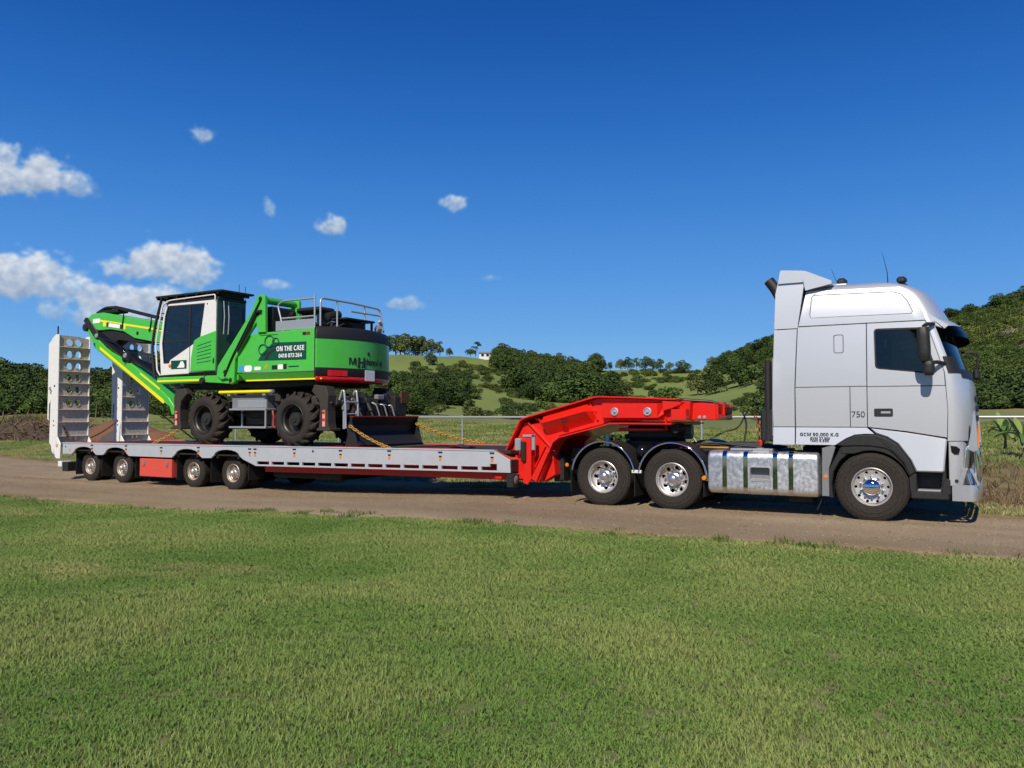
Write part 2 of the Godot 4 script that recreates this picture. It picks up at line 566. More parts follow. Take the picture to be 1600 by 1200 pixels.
func build_ground() -> void:
	var gm := mat("ground", Color.WHITE, 0.95, 0.0, "dirt", 0.45)
	gm.uv1_world_triplanar = true
	gm.vertex_color_use_as_albedo = true
	var g := put("ground", sheet(spread(-620, -32, 13, 560, 0.45, 1.06), spread(-620, -16, 13, 300, 0.45, 1.06), H, tint), gm, self)
	tag(g, "", "", "", "structure")
	# dirt road: wheel tracks run along it, its edges wander
	var rm := mat("road", Color.WHITE, 0.95, 0.0, "pebble", 0.9)
	rm.uv1_world_triplanar = true
	rm.vertex_color_use_as_albedo = true
	bumped(rm, "pebble", 4.0)
	var us := PackedFloat32Array()
	for i in 41:
		us.append(i / 40.0)
	var xs := spread(-120, -32, 13, 90, 0.45, 1.1)
	var v := func(x: float, u: float) -> float:
		var jn := nz.get_noise_2d(x * 7.0, 300.0) * 0.35 + nz.get_noise_2d(x * 30.0, 500.0) * 0.14
		var jf := nz.get_noise_2d(x * 6.0, 900.0) * 0.6
		return lerpf(tab(FAR_EDGE, x) + 0.1 + jf, tab(NEAR_EDGE, x) - 0.05 + jn, u)
	var verts := func(x: float, u: float) -> float:
		var z: float = v.call(x, u)
		var lip := ss(0.0, 0.06, u) * ss(0.0, 0.04, 1.0 - u)
		return H(x, z) + lerpf(-0.05, 0.022 + 0.012 * nz.get_noise_2d(x * 40.0, z * 40.0) - 0.03 * (exp(-pow((z - 1.75) / 0.22, 2.0)) + exp(-pow((z + 0.1) / 0.25, 2.0))) * clampf(0.5 + nz.get_noise_2d(x * 2.0, 77.0), 0, 1), lip)
	var col := func(x: float, u: float) -> Color:
		var z: float = v.call(x, u)
		var n := nz.get_noise_2d(x * 1.6, z * 14.0)
		var n2 := nz.get_noise_2d(x * 14.0, z * 22.0)
		var c := Color(0.56, 0.4, 0.225).lerp(Color(0.84, 0.655, 0.42), clampf(0.5 + n * 0.9 + n2 * 0.5, 0, 1))
		var worn := exp(-pow((z - 1.9) / 0.6, 2.0)) * clampf(0.55 + n2, 0, 1)
		return c.lerp(Color(0.54, 0.41, 0.27), worn * 0.7)
	var m := sheet(xs, us, verts, col)
	# the rows are shares of the width: put every row at its place across the road
	var arr := m.surface_get_arrays(0)
	var pv: PackedVector3Array = arr[Mesh.ARRAY_VERTEX]
	for i in pv.size():
		pv[i].z = v.call(pv[i].x, pv[i].z)
	arr[Mesh.ARRAY_VERTEX] = pv
	var nn: PackedVector3Array = arr[Mesh.ARRAY_NORMAL]
	var nx := xs.size()
	for i in pv.size():
		var a := pv[mini(i + 1, pv.size() - 1)] - pv[maxi(i - 1, 0)]
		var b := pv[mini(i + nx, pv.size() - 1)] - pv[maxi(i - nx, 0)]
		var q := b.cross(a).normalized()
		nn[i] = q if q.y > 0.5 else Vector3.UP
	arr[Mesh.ARRAY_NORMAL] = nn
	m = ArrayMesh.new()
	m.add_surface_from_arrays(Mesh.PRIMITIVE_TRIANGLES, arr)
	tag(put("road", m, rm, self), "", "", "", "structure")

# ---------------------------------------------------------------- grass, stones, twigs
func tuft(blades: int, tall: float, wide: float, spread_: float, lean: float) -> ArrayMesh:
	var v := PackedVector3Array()
	var n := PackedVector3Array()
	var c := PackedColorArray()
	for b in blades:
		var a := rng.randf() * TAU
		var o := Vector3(cos(a), 0, sin(a)) * spread_ * sqrt(rng.randf())
		var h := tall * rng.randf_range(0.5, 1.1)
		var la := rng.randf() * TAU
		var dir := Vector3(cos(la), 0, sin(la))
		var l := lean * rng.randf_range(0.2, 1.3) * h
		var w := Vector3(-dir.z, 0, dir.x).rotated(Vector3.UP, rng.randf_range(-0.6, 0.6)) * wide * rng.randf_range(0.7, 1.2)
		var p0 := o
		var p1 := o + dir * l * 0.35 + Vector3.UP * h * 0.6
		var p2 := o + dir * l + Vector3.UP * h
		var k := rng.randf_range(0.75, 1.25)
		var col := Color(k, k, k)
		if rng.randf() < 0.1:
			col = Color(1.9 * k, 1.35 * k, 1.6 * k)
		var nn := (p2 - p0).cross(w).normalized()
		for q in [p0 - w, p0 + w, p1 + w * 0.8, p0 - w, p1 + w * 0.8, p1 - w * 0.8, p1 - w * 0.8, p1 + w * 0.8, p2]:
			v.append(q)
			n.append(nn)
			c.append(col)
	var arr := []
	arr.resize(Mesh.ARRAY_MAX)
	arr[Mesh.ARRAY_VERTEX] = v
	arr[Mesh.ARRAY_NORMAL] = n
	arr[Mesh.ARRAY_COLOR] = c
	var m := ArrayMesh.new()
	m.add_surface_from_arrays(Mesh.PRIMITIVE_TRIANGLES, arr)
	return m

func leafy(called: String, thru: float = 0.4) -> StandardMaterial3D:
	var m := mat(called, Color.WHITE, 0.75)
	m.vertex_color_use_as_albedo = true
	m.metallic_specular = 0.3
	m.backlight_enabled = true
	m.backlight = Color(1, 1, 1) * thru
	return m

func many(called: String, mesh: Mesh, m: Material, xfs: Array, cols: Array, label: String, category: String, parent: Node3D = self) -> MultiMeshInstance3D:
	var mm := MultiMesh.new()
	mm.transform_format = MultiMesh.TRANSFORM_3D
	mm.use_colors = true
	mm.mesh = mesh
	mm.instance_count = xfs.size()
	for i in xfs.size():
		mm.set_instance_transform(i, xfs[i])
		mm.set_instance_color(i, cols[i])
	var o := MultiMeshInstance3D.new()
	o.name = numbered(called)
	o.multimesh = mm
	o.material_override = m
	parent.add_child(o)
	tag(o, label, category, "", "stuff")
	return o

func lie(x: float, z: float, s: float, sy: float = 1.0) -> Transform3D:
	return Transform3D(Basis(Vector3.UP, rng.randf() * TAU).scaled_local(Vector3(s, s * sy, s)), Vector3(x, H(x, z), z))

func build_grass() -> void:
	rng.seed = 11
	var lm := leafy("lawn_blades")
	var xf := []
	var cl := []
	# the mown lawn in front of the road
	for i in 150000:
		var x := rng.randf_range(-24.0, 13.0)
		var z := rng.randf_range(2.8, 13.2)
		var e := z - tab(NEAR_EDGE, x) - nz.get_noise_2d(x * 7.0, 300.0) * 0.35 - nz.get_noise_2d(x * 30.0, 500.0) * 0.14
		if e < -0.12 or (e < 0.35 and rng.randf() > 0.25 + e * 2.0):
			continue
		# thin out where the lawn is far from the picture's foot
		var q := Vector2(x, z) - HUB
		var near := q.length()
		if q.dot(Vector2(-0.506, -0.8625)) < 1.5:
			continue
		if near > 9.0 and rng.randf() > 9.0 / near + 0.15:
			continue
		var n := nz.get_noise_2d(x * 2.2, z * 3.6)
		var n2 := nz.get_noise_2d(x * 11.0 + 5.0, z * 11.0)
		var n3 := nz.get_noise_2d(x * 5.0 + 205.0, z * 13.0)
		var dry := clampf(0.25 + n * 0.16 + n2 * 0.38 + rng.randf_range(-0.15, 0.15), 0.0, 1.0)
		if n3 > 0.43:
			dry = clampf(dry + (n3 - 0.43) * 4.0 * rng.randf(), 0, 1)
		if e < 0.5:
			dry = clampf(dry + 0.35 * rng.randf(), 0, 1)
		var c := Color(0.135, 0.25, 0.05).lerp(Color(0.4, 0.37, 0.15), dry)
		c = c.lerp(Color(0.105, 0.18, 0.038), clampf(-n2 * 0.5 - n * 0.35, 0, 0.45))
		c *= rng.randf_range(0.85, 1.15)
		cl.append(c)
		var s := rng.randf_range(0.75, 1.2) * (1.0 + 0.05 * maxf(0.0, near - 5.0))
		xf.append(lie(x, z, s, rng.randf_range(0.7, 1.1) * (1.0 - dry * 0.25) * (1.0 + clampf(n2, -0.3, 0.5)) / (1.0 + 0.03 * maxf(0.0, near - 5.0))))
	many("lawn_grass", tuft(38, 0.037, 0.0024, 0.065, 1.0), lm, xf, cl, "short mown green lawn with dry straw patches in front of the dirt road", "grass")
	# ragged tufts along the lawn's edge and on the road's shoulder
	xf = []
	cl = []
	for i in 500:
		var x := rng.randf_range(-20.0, 11.0)
		var z := tab(NEAR_EDGE, x) + rng.randf_range(-0.35, 0.25)
		if nz.get_noise_2d(x * 12.0, 40.0) < 0.02 or x < -6.0 and rng.randf() < 0.6:
			continue
		xf.append(lie(x, z, rng.randf_range(0.7, 1.5)))
		cl.append(Color(0.07, 0.14, 0.025).lerp(Color(0.2, 0.19, 0.06), rng.randf() * 0.6))
	many("edge_tufts", tuft(22, 0.07, 0.004, 0.1, 1.1), lm, xf, cl, "ragged green grass tufts spreading over the near edge of the dirt road", "grass")
	xf = []
	cl = []
	for i in 2600:
		var x := rng.randf_range(-14.0, 11.0)
		var z := tab(NEAR_EDGE, x) + rng.randfn() * 0.16 - 0.08 + nz.get_noise_2d(x * 7.0, 300.0) * 0.35
		if nz.get_noise_2d(x * 9.0, 140.0) < 0.1 - 0.04 * x:
			continue
		xf.append(lie(x, z, rng.randf_range(0.6, 1.2), 0.6))
		cl.append(Color(0.42, 0.34, 0.18).lerp(Color(0.28, 0.24, 0.1), rng.randf()))
	many("straw_fringe", tuft(20, 0.05, 0.003, 0.1, 1.8), lm, xf, cl, "pale dry straw along the near edge of the dirt road", "dry grass")
	# the verge, the bank and the field behind the road
	xf = []
	cl = []
	var dxf := []
	var dcl := []
	for i in 60000:
		var x := rng.randf_range(-62.0, 24.0)
		var d := pow(rng.randf(), 1.7) * 46.0
		var z := tab(FAR_EDGE, x) - d
		if rng.randf() < 0.12 and d < 3.0:
			continue
		var n := nz.get_noise_2d(x * 6.0, z * 6.0) + 0.4 * nz.get_noise_2d(x * 20.0, z * 20.0)
		var rf := ss(-9.0, 1.0, x)
		var bank := rf * (1.0 - ss(3.5, 7.0, d)) * ss(0.5, 1.4, d)
		if rng.randf() < bank * 0.75 - n * 0.5 and bank > 0.2:
			if rng.randf() < 0.6:
				dxf.append(lie(x, z, rng.randf_range(0.5, 1.3)))
				dcl.append(Color(0.27, 0.2, 0.11).lerp(Color(0.16, 0.1, 0.06), rng.randf()))
			continue
		if d < 1.2 and n < -0.05:
			continue
		var s := rng.randf_range(0.6, 1.3) * (0.55 + 0.025 * d)
		xf.append(lie(x, z, s, rng.randf_range(0.7, 1.2) * (1.0 if d < 10.0 else 0.7)))
		cl.append(Color(0.14, 0.22, 0.045).lerp(Color(0.38, 0.36, 0.15), clampf(0.42 + 0.4 * (1.0 - ss(1.5, 4.0, d)) * ss(-14.0, -10.0, x) + n * 1.1 + rng.randf_range(-0.2, 0.2), 0, 1)))
	many("field_grass", tuft(20, 0.13, 0.006, 0.18, 1.2), lm, xf, cl, "rough green and straw grass over the verge and the field behind the road", "grass")
	many("dry_grass", tuft(16, 0.2, 0.005, 0.14, 1.6), lm, dxf, dcl, "dead brown grass and roots on the soil bank beside the truck's front", "grass")
	# loose stones on the road
	var stone := Sh.new()
	var ring := []
	for k in 4:
		var rr: float = [0.6, 1.0, 0.8, 0.25][k]
		var pr := PackedVector3Array()
		for i in 6:
			var a := TAU * i / 6
			pr.append(Vector3(cos(a) * rr * rng.randf_range(0.8, 1.2), [-0.3, 0.05, 0.4, 0.6][k], sin(a) * rr * rng.randf_range(0.8, 1.2)))
		ring.append(pr)
	stone.loft(ring, true, true, true)
	xf = []
	cl = []
	for i in 60000:
		var x := rng.randf_range(-34.0, 13.0)
		var z := lerpf(tab(FAR_EDGE, x), tab(NEAR_EDGE, x) - 0.05, rng.randf())
		var s := 0.004 + 0.012 * pow(rng.randf(), 4.0)
		var t := lie(x, z, s, rng.randf_range(0.5, 1.0))
		t.origin.y += 0.022
		xf.append(t)
		cl.append(Color(0.4, 0.29, 0.18).lerp(Color(0.14, 0.1, 0.07), rng.randf()) * rng.randf_range(0.8, 1.2))
	var sm := mat("stones", Color.WHITE, 0.9)
	sm.vertex_color_use_as_albedo = true
	many("gravel", stone.mesh(), sm, xf, cl, "loose gravel and small stones strewn over the brown dirt road", "gravel")

# ---------------------------------------------------------------- trees and hills
# a crown of many small leaf sprays spread through uneven lobes; unit height 1
func crown(lobes: Array, leaves: int, leaf: float, gaps: float) -> ArrayMesh:
	var v := PackedVector3Array()
	var n := PackedVector3Array()
	var c := PackedColorArray()
	var vol := 0.0
	for l in lobes:
		vol += l[1] * l[1]
	for l in lobes:
		var o: Vector3 = l[0]
		var r: float = l[1]
		var sq: float = l[2]
		var tone := rng.randf_range(0.8, 1.2)
		for i in int(leaves * r * r / vol):
			var d := Vector3(rng.randfn(), rng.randfn(), rng.randfn()).normalized()
			if d.y < -0.55:
				d.y = -d.y
			var hole := nz.get_noise_3d(d.x * 90.0 + o.x * 900.0, d.y * 90.0, d.z * 90.0 + o.z * 900.0)
			if hole > 0.25 - gaps and rng.randf() < 0.75:
				continue
			var rad := r * (0.62 + 0.42 * sqrt(rng.randf())) * (1.0 + 0.22 * nz.get_noise_3d(d.x * 60.0 + o.y * 500.0, d.y * 60.0, d.z * 60.0))
			var p := o + Vector3(d.x, d.y * sq, d.z) * rad
			var a := Vector3(rng.randfn(), rng.randfn() * 0.6, rng.randfn()).normalized()
			var b := a.cross(d + Vector3(rng.randfn(), rng.randfn(), rng.randfn()) * 0.5).normalized()
			var s := leaf * rng.randf_range(0.6, 1.3)
			var nn := (d * 0.75 + Vector3(rng.randfn(), rng.randfn(), rng.randfn()) * 0.35 + Vector3.UP * 0.15).normalized()
			var k := tone * rng.randf_range(0.75, 1.25)
			var col := Color(k * rng.randf_range(0.9, 1.15), k, k * rng.randf_range(0.8, 1.1))
			if a.cross(b).dot(nn) < 0.0:   # the front of every spray looks outwards
				b = -b
			for q in [p - a * s, p + b * s * 0.55, p + a * s, p - a * s, p + a * s, p - b * s * 0.55]:
				v.append(q)
				n.append(nn)
				c.append(col)
	var arr := []
	arr.resize(Mesh.ARRAY_MAX)
	arr[Mesh.ARRAY_VERTEX] = v
	arr[Mesh.ARRAY_NORMAL] = n
	arr[Mesh.ARRAY_COLOR] = c
	var m := ArrayMesh.new()
	m.add_surface_from_arrays(Mesh.PRIMITIVE_TRIANGLES, arr)
	return m

func lobes_of(kind: String) -> Array:
	var o := []
	match kind:
		"round":
			o.append([Vector3(0, 0.5, 0), 0.36, 0.95])
			for i in 8:
				var a := TAU * i / 8 + rng.randf()
				o.append([Vector3(cos(a) * 0.3, rng.randf_range(0.16, 0.64), sin(a) * 0.3), rng.randf_range(0.2, 0.3), 0.9])
			o.append([Vector3(rng.randf() * 0.1, 0.82, 0), 0.2, 0.8])
		"tall":
			for i in 10:
				var a := rng.randf() * TAU
				var y := 0.3 + 0.062 * i
				var w := 0.2 * sin(PI * clampf((y - 0.15) / 0.9, 0.1, 1.0)) + 0.03
				o.append([Vector3(cos(a) * w * 0.7, y, sin(a) * w * 0.7), rng.randf_range(0.1, 0.17) * (1.15 - 0.3 * y), 0.9])
		"shrub":
			for i in 7:
				var a := TAU * i / 7 + rng.randf()
				var w := rng.randf_range(0.1, 0.45)
				o.append([Vector3(cos(a) * w, rng.randf_range(0.2, 0.55), sin(a) * w), rng.randf_range(0.25, 0.42), 0.85])
		"sparse":
			for i in 9:
				var a := rng.randf() * TAU
				var w := rng.randf_range(0.08, 0.32)
				o.append([Vector3(cos(a) * w, rng.randf_range(0.45, 0.9), sin(a) * w), rng.randf_range(0.09, 0.15), 0.7])
	return o

func trunk_mesh(kind: String) -> ArrayMesh:
	var s := Sh.new()
	var top := Vector3(rng.randf_range(-0.04, 0.04), 0.62, rng.randf_range(-0.04, 0.04))
	s.tube([Vector3(0, -0.03, 0), Vector3(0.01, 0.12, 0), Vector3(top.x * 0.6, 0.36, top.z * 0.6), top], 0.035 if kind != "sparse" else 0.02, 6, 0.012)
	for i in 5:
		var a := rng.randf() * TAU
		var y := rng.randf_range(0.22, 0.5)
		var b := Vector3(top.x * y, y, top.z * y)
		s.tube([b, b + Vector3(cos(a) * 0.1, 0.08, sin(a) * 0.1), b + Vector3(cos(a) * 0.27, 0.22, sin(a) * 0.27)], 0.016, 5, 0.005)
	return s.mesh()

var crowns := {}
var trunks := {}

func tree(called: String, kind: String, x: float, z: float, h: float, col: Color, label: String, category: String, group: String = "") -> void:
	var o := thing(called, Vector3(x, H(x, z), z), label, category, group)
	var k := rng.randi() % 2
	var t := MeshInstance3D.new()
	t.name = "trunk"
	t.mesh = trunks[kind][k]
	t.material_override = M.bark
	var c := MeshInstance3D.new()
	c.name = "crown"
	c.mesh = crowns[kind][k]
	c.material_override = leaf_mat(col)
	for q in [t, c]:
		q.scale = Vector3(h * rng.randf_range(0.9, 1.15), h, h * rng.randf_range(0.9, 1.15))
		o.add_child(q)
	o.rotation.y = rng.randf() * TAU

func leaf_mat(col: Color) -> StandardMaterial3D:
	var key := "leaf%d%d%d" % [int(col.r * 300), int(col.g * 300), int(col.b * 300)]
	if not M.has(key):
		var m := leafy(key, 0.25)
		m.albedo_color = col.linear_to_srgb()
	return M[key]

func polar(az: float, r: float) -> Vector2:
	return HUB + Vector2(sin(deg_to_rad(az)), -cos(deg_to_rad(az))) * r

func build_hills() -> void:
	rng.seed = 23
	for kind in ["round", "tall", "shrub", "sparse"]:
		crowns[kind] = []
		trunks[kind] = []
		for i in 2:
			crowns[kind].append(crown(lobes_of(kind), {"round": 2600, "tall": 1900, "shrub": 1300, "sparse": 700}[kind], {"round": 0.04, "tall": 0.038, "shrub": 0.06, "sparse": 0.038}[kind], {"round": 0.05, "tall": 0.08, "shrub": 0.08, "sparse": 0.12}[kind]))
			trunks[kind].append(trunk_mesh(kind))
	var deep := Color(0.048, 0.085, 0.024)
	var mid := Color(0.085, 0.135, 0.032)
	var pale := Color(0.15, 0.17, 0.06)
	# wooded masses: [from bearing, to bearing, near, far, count, height, spread of tone, share of shrubs]
	var fm := leafy("forest_leaves", 0.2)
	for w in [["forest", -80.0, -50.0, 88.0, 290.0, 3600, 4.4, 0, "dense dark forest covering the low hill behind the loading ramps"],
			["shrubbery", -13.5, 26.0, 78.0, 218.0, 10000, 1.5, 1, "olive green scrub covering the steep hillside behind the truck's cab"],
			["forest", -16.5, 26.0, 200.0, 245.0, 900, 2.9, 0, "dark trees along the top of the steep hill behind the truck's cab"],
			["forest", 75.0, 265.0, 95.0, 160.0, 1000, 5.0, 0, "dense trees on the far side of the lawn, mirrored in the polished tank"],
			["undergrowth", -50.0, -13.0, 88.0, 240.0, 2600, 1.3, 1, "scattered bushes dotting the pasture slopes between excavator and cab"],
			["wood", -29.8, -23.4, 140.0, 212.0, 120, 3.5, 0, "lower part of the dark wood filling the dip of the middle hill"],
			["wood", -50.0, -41.0, 150.0, 250.0, 130, 4.5, 0, "dark wood in the hollow behind the excavator's body"],
			["thicket", -41.0, -35.0, 92.0, 118.0, 50, 2.0, 0, "dense grey green thicket low beside the excavator above the fence"]]:
		var xfs := [[], [], [], []]
		var cls := [[], [], [], []]
		for i in int(w[5]):
			var az := rng.randf_range(w[1], w[2])
			var r := sqrt(lerpf(w[3] * w[3], w[4] * w[4], rng.randf()))
			var p := polar(az, r)
			var n := nz.get_noise_2d(p.x * 0.9, p.y * 0.9)
			if w[0] == "undergrowth" and n < 0.02 + 0.12 * rng.randf():
				continue
			if w[1] < -60.0:
				# a clearing and a ragged near edge
				if p.distance_to(polar(-60.5, 150)) < 16.0 or r < 95.0 + n * 25.0:
					continue
			var h: float = w[6] * (rng.randf_range(0.55, 1.25) if w[7] == 1 else rng.randf_range(0.5, 1.5)) * (1.0 + 0.4 * n)
			var k := 2 + i % 2 if w[7] == 1 else i % 2
			if w[1] < -60.0:
				h *= 0.42 + 0.8 * clampf((r - 90.0) / 150.0, 0.0, 1.0)
			if w[0] == "shrubbery" and r < 120.0:
				h *= 0.8 + 0.9 * rng.randf()
			var t := Transform3D(Basis(Vector3.UP, rng.randf() * TAU).scaled_local(Vector3(h, h, h) * Vector3(rng.randf_range(0.9, 1.4), 1, rng.randf_range(0.9, 1.4))), Vector3(p.x, H(p.x, p.y) - 0.1 * h, p.y))
			xfs[k].append(t)
			var c: Color = deep.lerp(mid, rng.randf())
			if w[7] == 1:
				c = mid.lerp(Color(0.125, 0.155, 0.036), clampf(0.35 + n * 1.3 + rng.randf_range(-0.3, 0.3), 0, 1))
				c = c.lerp(deep, rng.randf() * 0.8) if w[0] == "undergrowth" else c
				c = c.lerp(deep, clampf(1.2 - (r - 78.0) / 65.0 + rng.randf_range(-0.4, 0.2), 0, 0.85)) if w[0] == "shrubbery" else c
				if rng.randf() < 0.01:
					c = Color(0.2, 0.19, 0.14)
			cls[k].append(c * rng.randf_range(0.65, 1.4))
		var nest := Node3D.new()
		nest.name = numbered(w[0])
		add_child(nest)
		tag(nest, w[8], "wood" if w[7] == 0 else "shrubs", "", "stuff")
		for k in 4:
			if xfs[k].size():
				var kk := ["round", "round", "shrub", "shrub"]
				var o := many("foliage", crowns[kk[k]][k % 2], fm, xfs[k], cls[k], "", "", nest)
				o.name = ["foliage", "foliage_001", "foliage_002", "foliage_003"][k]
	# single trees: bearing, distance, height, kind
	rng.seed = 31
	for g in TREES:
		var i := 0
		for s in g[3]:
			var p := polar(s[0], s[1])
			var kind: String = g[4][i % g[4].size()]
			var c: Color = [deep, mid, pale, Color(0.07, 0.1, 0.045)][(i * 7 + int(s[1])) % 4 if g[5] else 0].lerp(mid, rng.randf() * 0.5)
			var lab: String = s[3] if s.size() > 3 else "%s tree from the excavator in the %s" % [NTH[i], g[1]]
			tree(g[0], kind, p.x, p.y, s[2], c, lab, "tree" if kind != "shrub" else "bush", g[2])
			i += 1
	# scattered over patches: bearing range, distance range, count, height
	for g in PATCHES:
		for i in g[7]:
			var p := polar(rng.randf_range(g[3], g[4]), rng.randf_range(g[5], g[6]))
			var c: Color = deep.lerp(mid, rng.randf()).lerp(pale, 0.25 if rng.randf() < 0.2 else 0.0)
			tree(g[0], ["round", "round", "tall"][rng.randi() % 3], p.x, p.y, g[8] * rng.randf_range(0.7, 1.25), c, g[1], "tree", g[2])

const NTH := ["first", "second", "third", "fourth", "fifth", "sixth", "seventh", "eighth", "ninth", "tenth"]
const TREES := [
	["ridge_tree", "dense dark grove on the pasture ridge", "grove on the pasture ridge", [[-39.6, 250, 6.0], [-38.9, 252, 5.6], [-38.3, 251, 6.0], [-38.0, 256, 6.4], [-37.7, 250, 6.4], [-37.1, 251, 6.0], [-36.8, 256, 6.6], [-36.5, 252, 6.2], [-35.9, 250, 4.9], [-35.3, 251, 4.3]], ["round", "tall"], true],
	["lone_tree", "", "", [[-34.65, 249, 2.4, "tiny round bush alone on the pasture skyline beside the dark grove"], [-33.2, 249, 2.8, "small bushy tree on the skyline, the lower of a pair near the white farm"], [-32.85, 250, 4.4, "small open tree on the skyline, the taller of a pair near the white farm"], [-35.9, 222, 3.6, "lone round tree on the upper pasture below the dark grove"], [-36.95, 212, 2.6, "small grey bush tree on the upper pasture above the hedgerow"]], ["round", "shrub", "sparse", "round", "shrub"], true],
	["slope_tree", "", "", [[-22.6, 178, 3.8, "dark round tree alone low on the sloping pasture behind the red gooseneck"], [-20.6, 168, 2.6, "low wide bush tree beside the dark round tree on the sloping pasture"], [-17.1, 180, 5.2, "tall dark tree standing clear on the pasture above the gooseneck's nose"], [-17.7, 165, 4.0, "bushy tree below the tall dark tree on the pasture slope"], [-16.6, 160, 4.4, "broad dark tree at the foot of the pasture slope by the gooseneck's nose"], [-15.0, 165, 5.2, "tall spreading tree on the pasture slope near the cab's exhaust"], [-14.2, 158, 4.6, "dark tree closest to the cab on the pasture slope"], [-24.3, 150, 4.0, "dark tree half hidden behind the top of the red gooseneck"], [-19.6, 145, 3.6, "round tree just showing above the middle of the red gooseneck"], [-18.7, 226, 3.6, "single round tree on the skyline of the sloping pasture"], [-16.8, 232, 2.8, "small dark tree on the skyline close to the wooded ridge"]], ["round", "shrub", "tall", "shrub", "round"], true],
	["skyline_tree", "row of dark trees along the low skyline", "row of trees along the low skyline", [[-24.2, 252, 3.2], [-23.6, 250, 2.6], [-22.9, 252, 3.2], [-22.4, 251, 3.8], [-21.8, 250, 3.4], [-21.2, 248, 4.0], [-20.7, 246, 3.2], [-20.2, 244, 3.4], [-19.6, 242, 2.4]], ["round", "tall", "round"], true],
	["field_tree", "", "", [[-33.4, 98, 1.9, "dark upright bush at the foot of the pasture, above the fence rail"], [-30.4, 100, 2.2, "dark tree at the foot of the pasture, the broader of two above the fence"], [-29.75, 101, 1.8, "narrow dark tree beside the broader one above the fence"], [-36.9, 92, 1.8, "grey green bush at the foot of the slope beside the excavator"], [-35.3, 94, 1.5, "pale green bush low behind the dozer blade of the excavator"]], ["tall", "round", "tall", "shrub", "shrub"], true],
]
const PATCHES := [
	["wood_tree", "dark round tree in the wood that crowns the middle hill", "wood on the middle hill", -31.6, -24.4, 210.0, 252.0, 110, 4.3],
	["hedgerow_tree", "bushy tree in the dark belt across the pasture behind the excavator", "tree belt across the pasture", -40.5, -33.2, 112.0, 172.0, 110, 2.9],
]

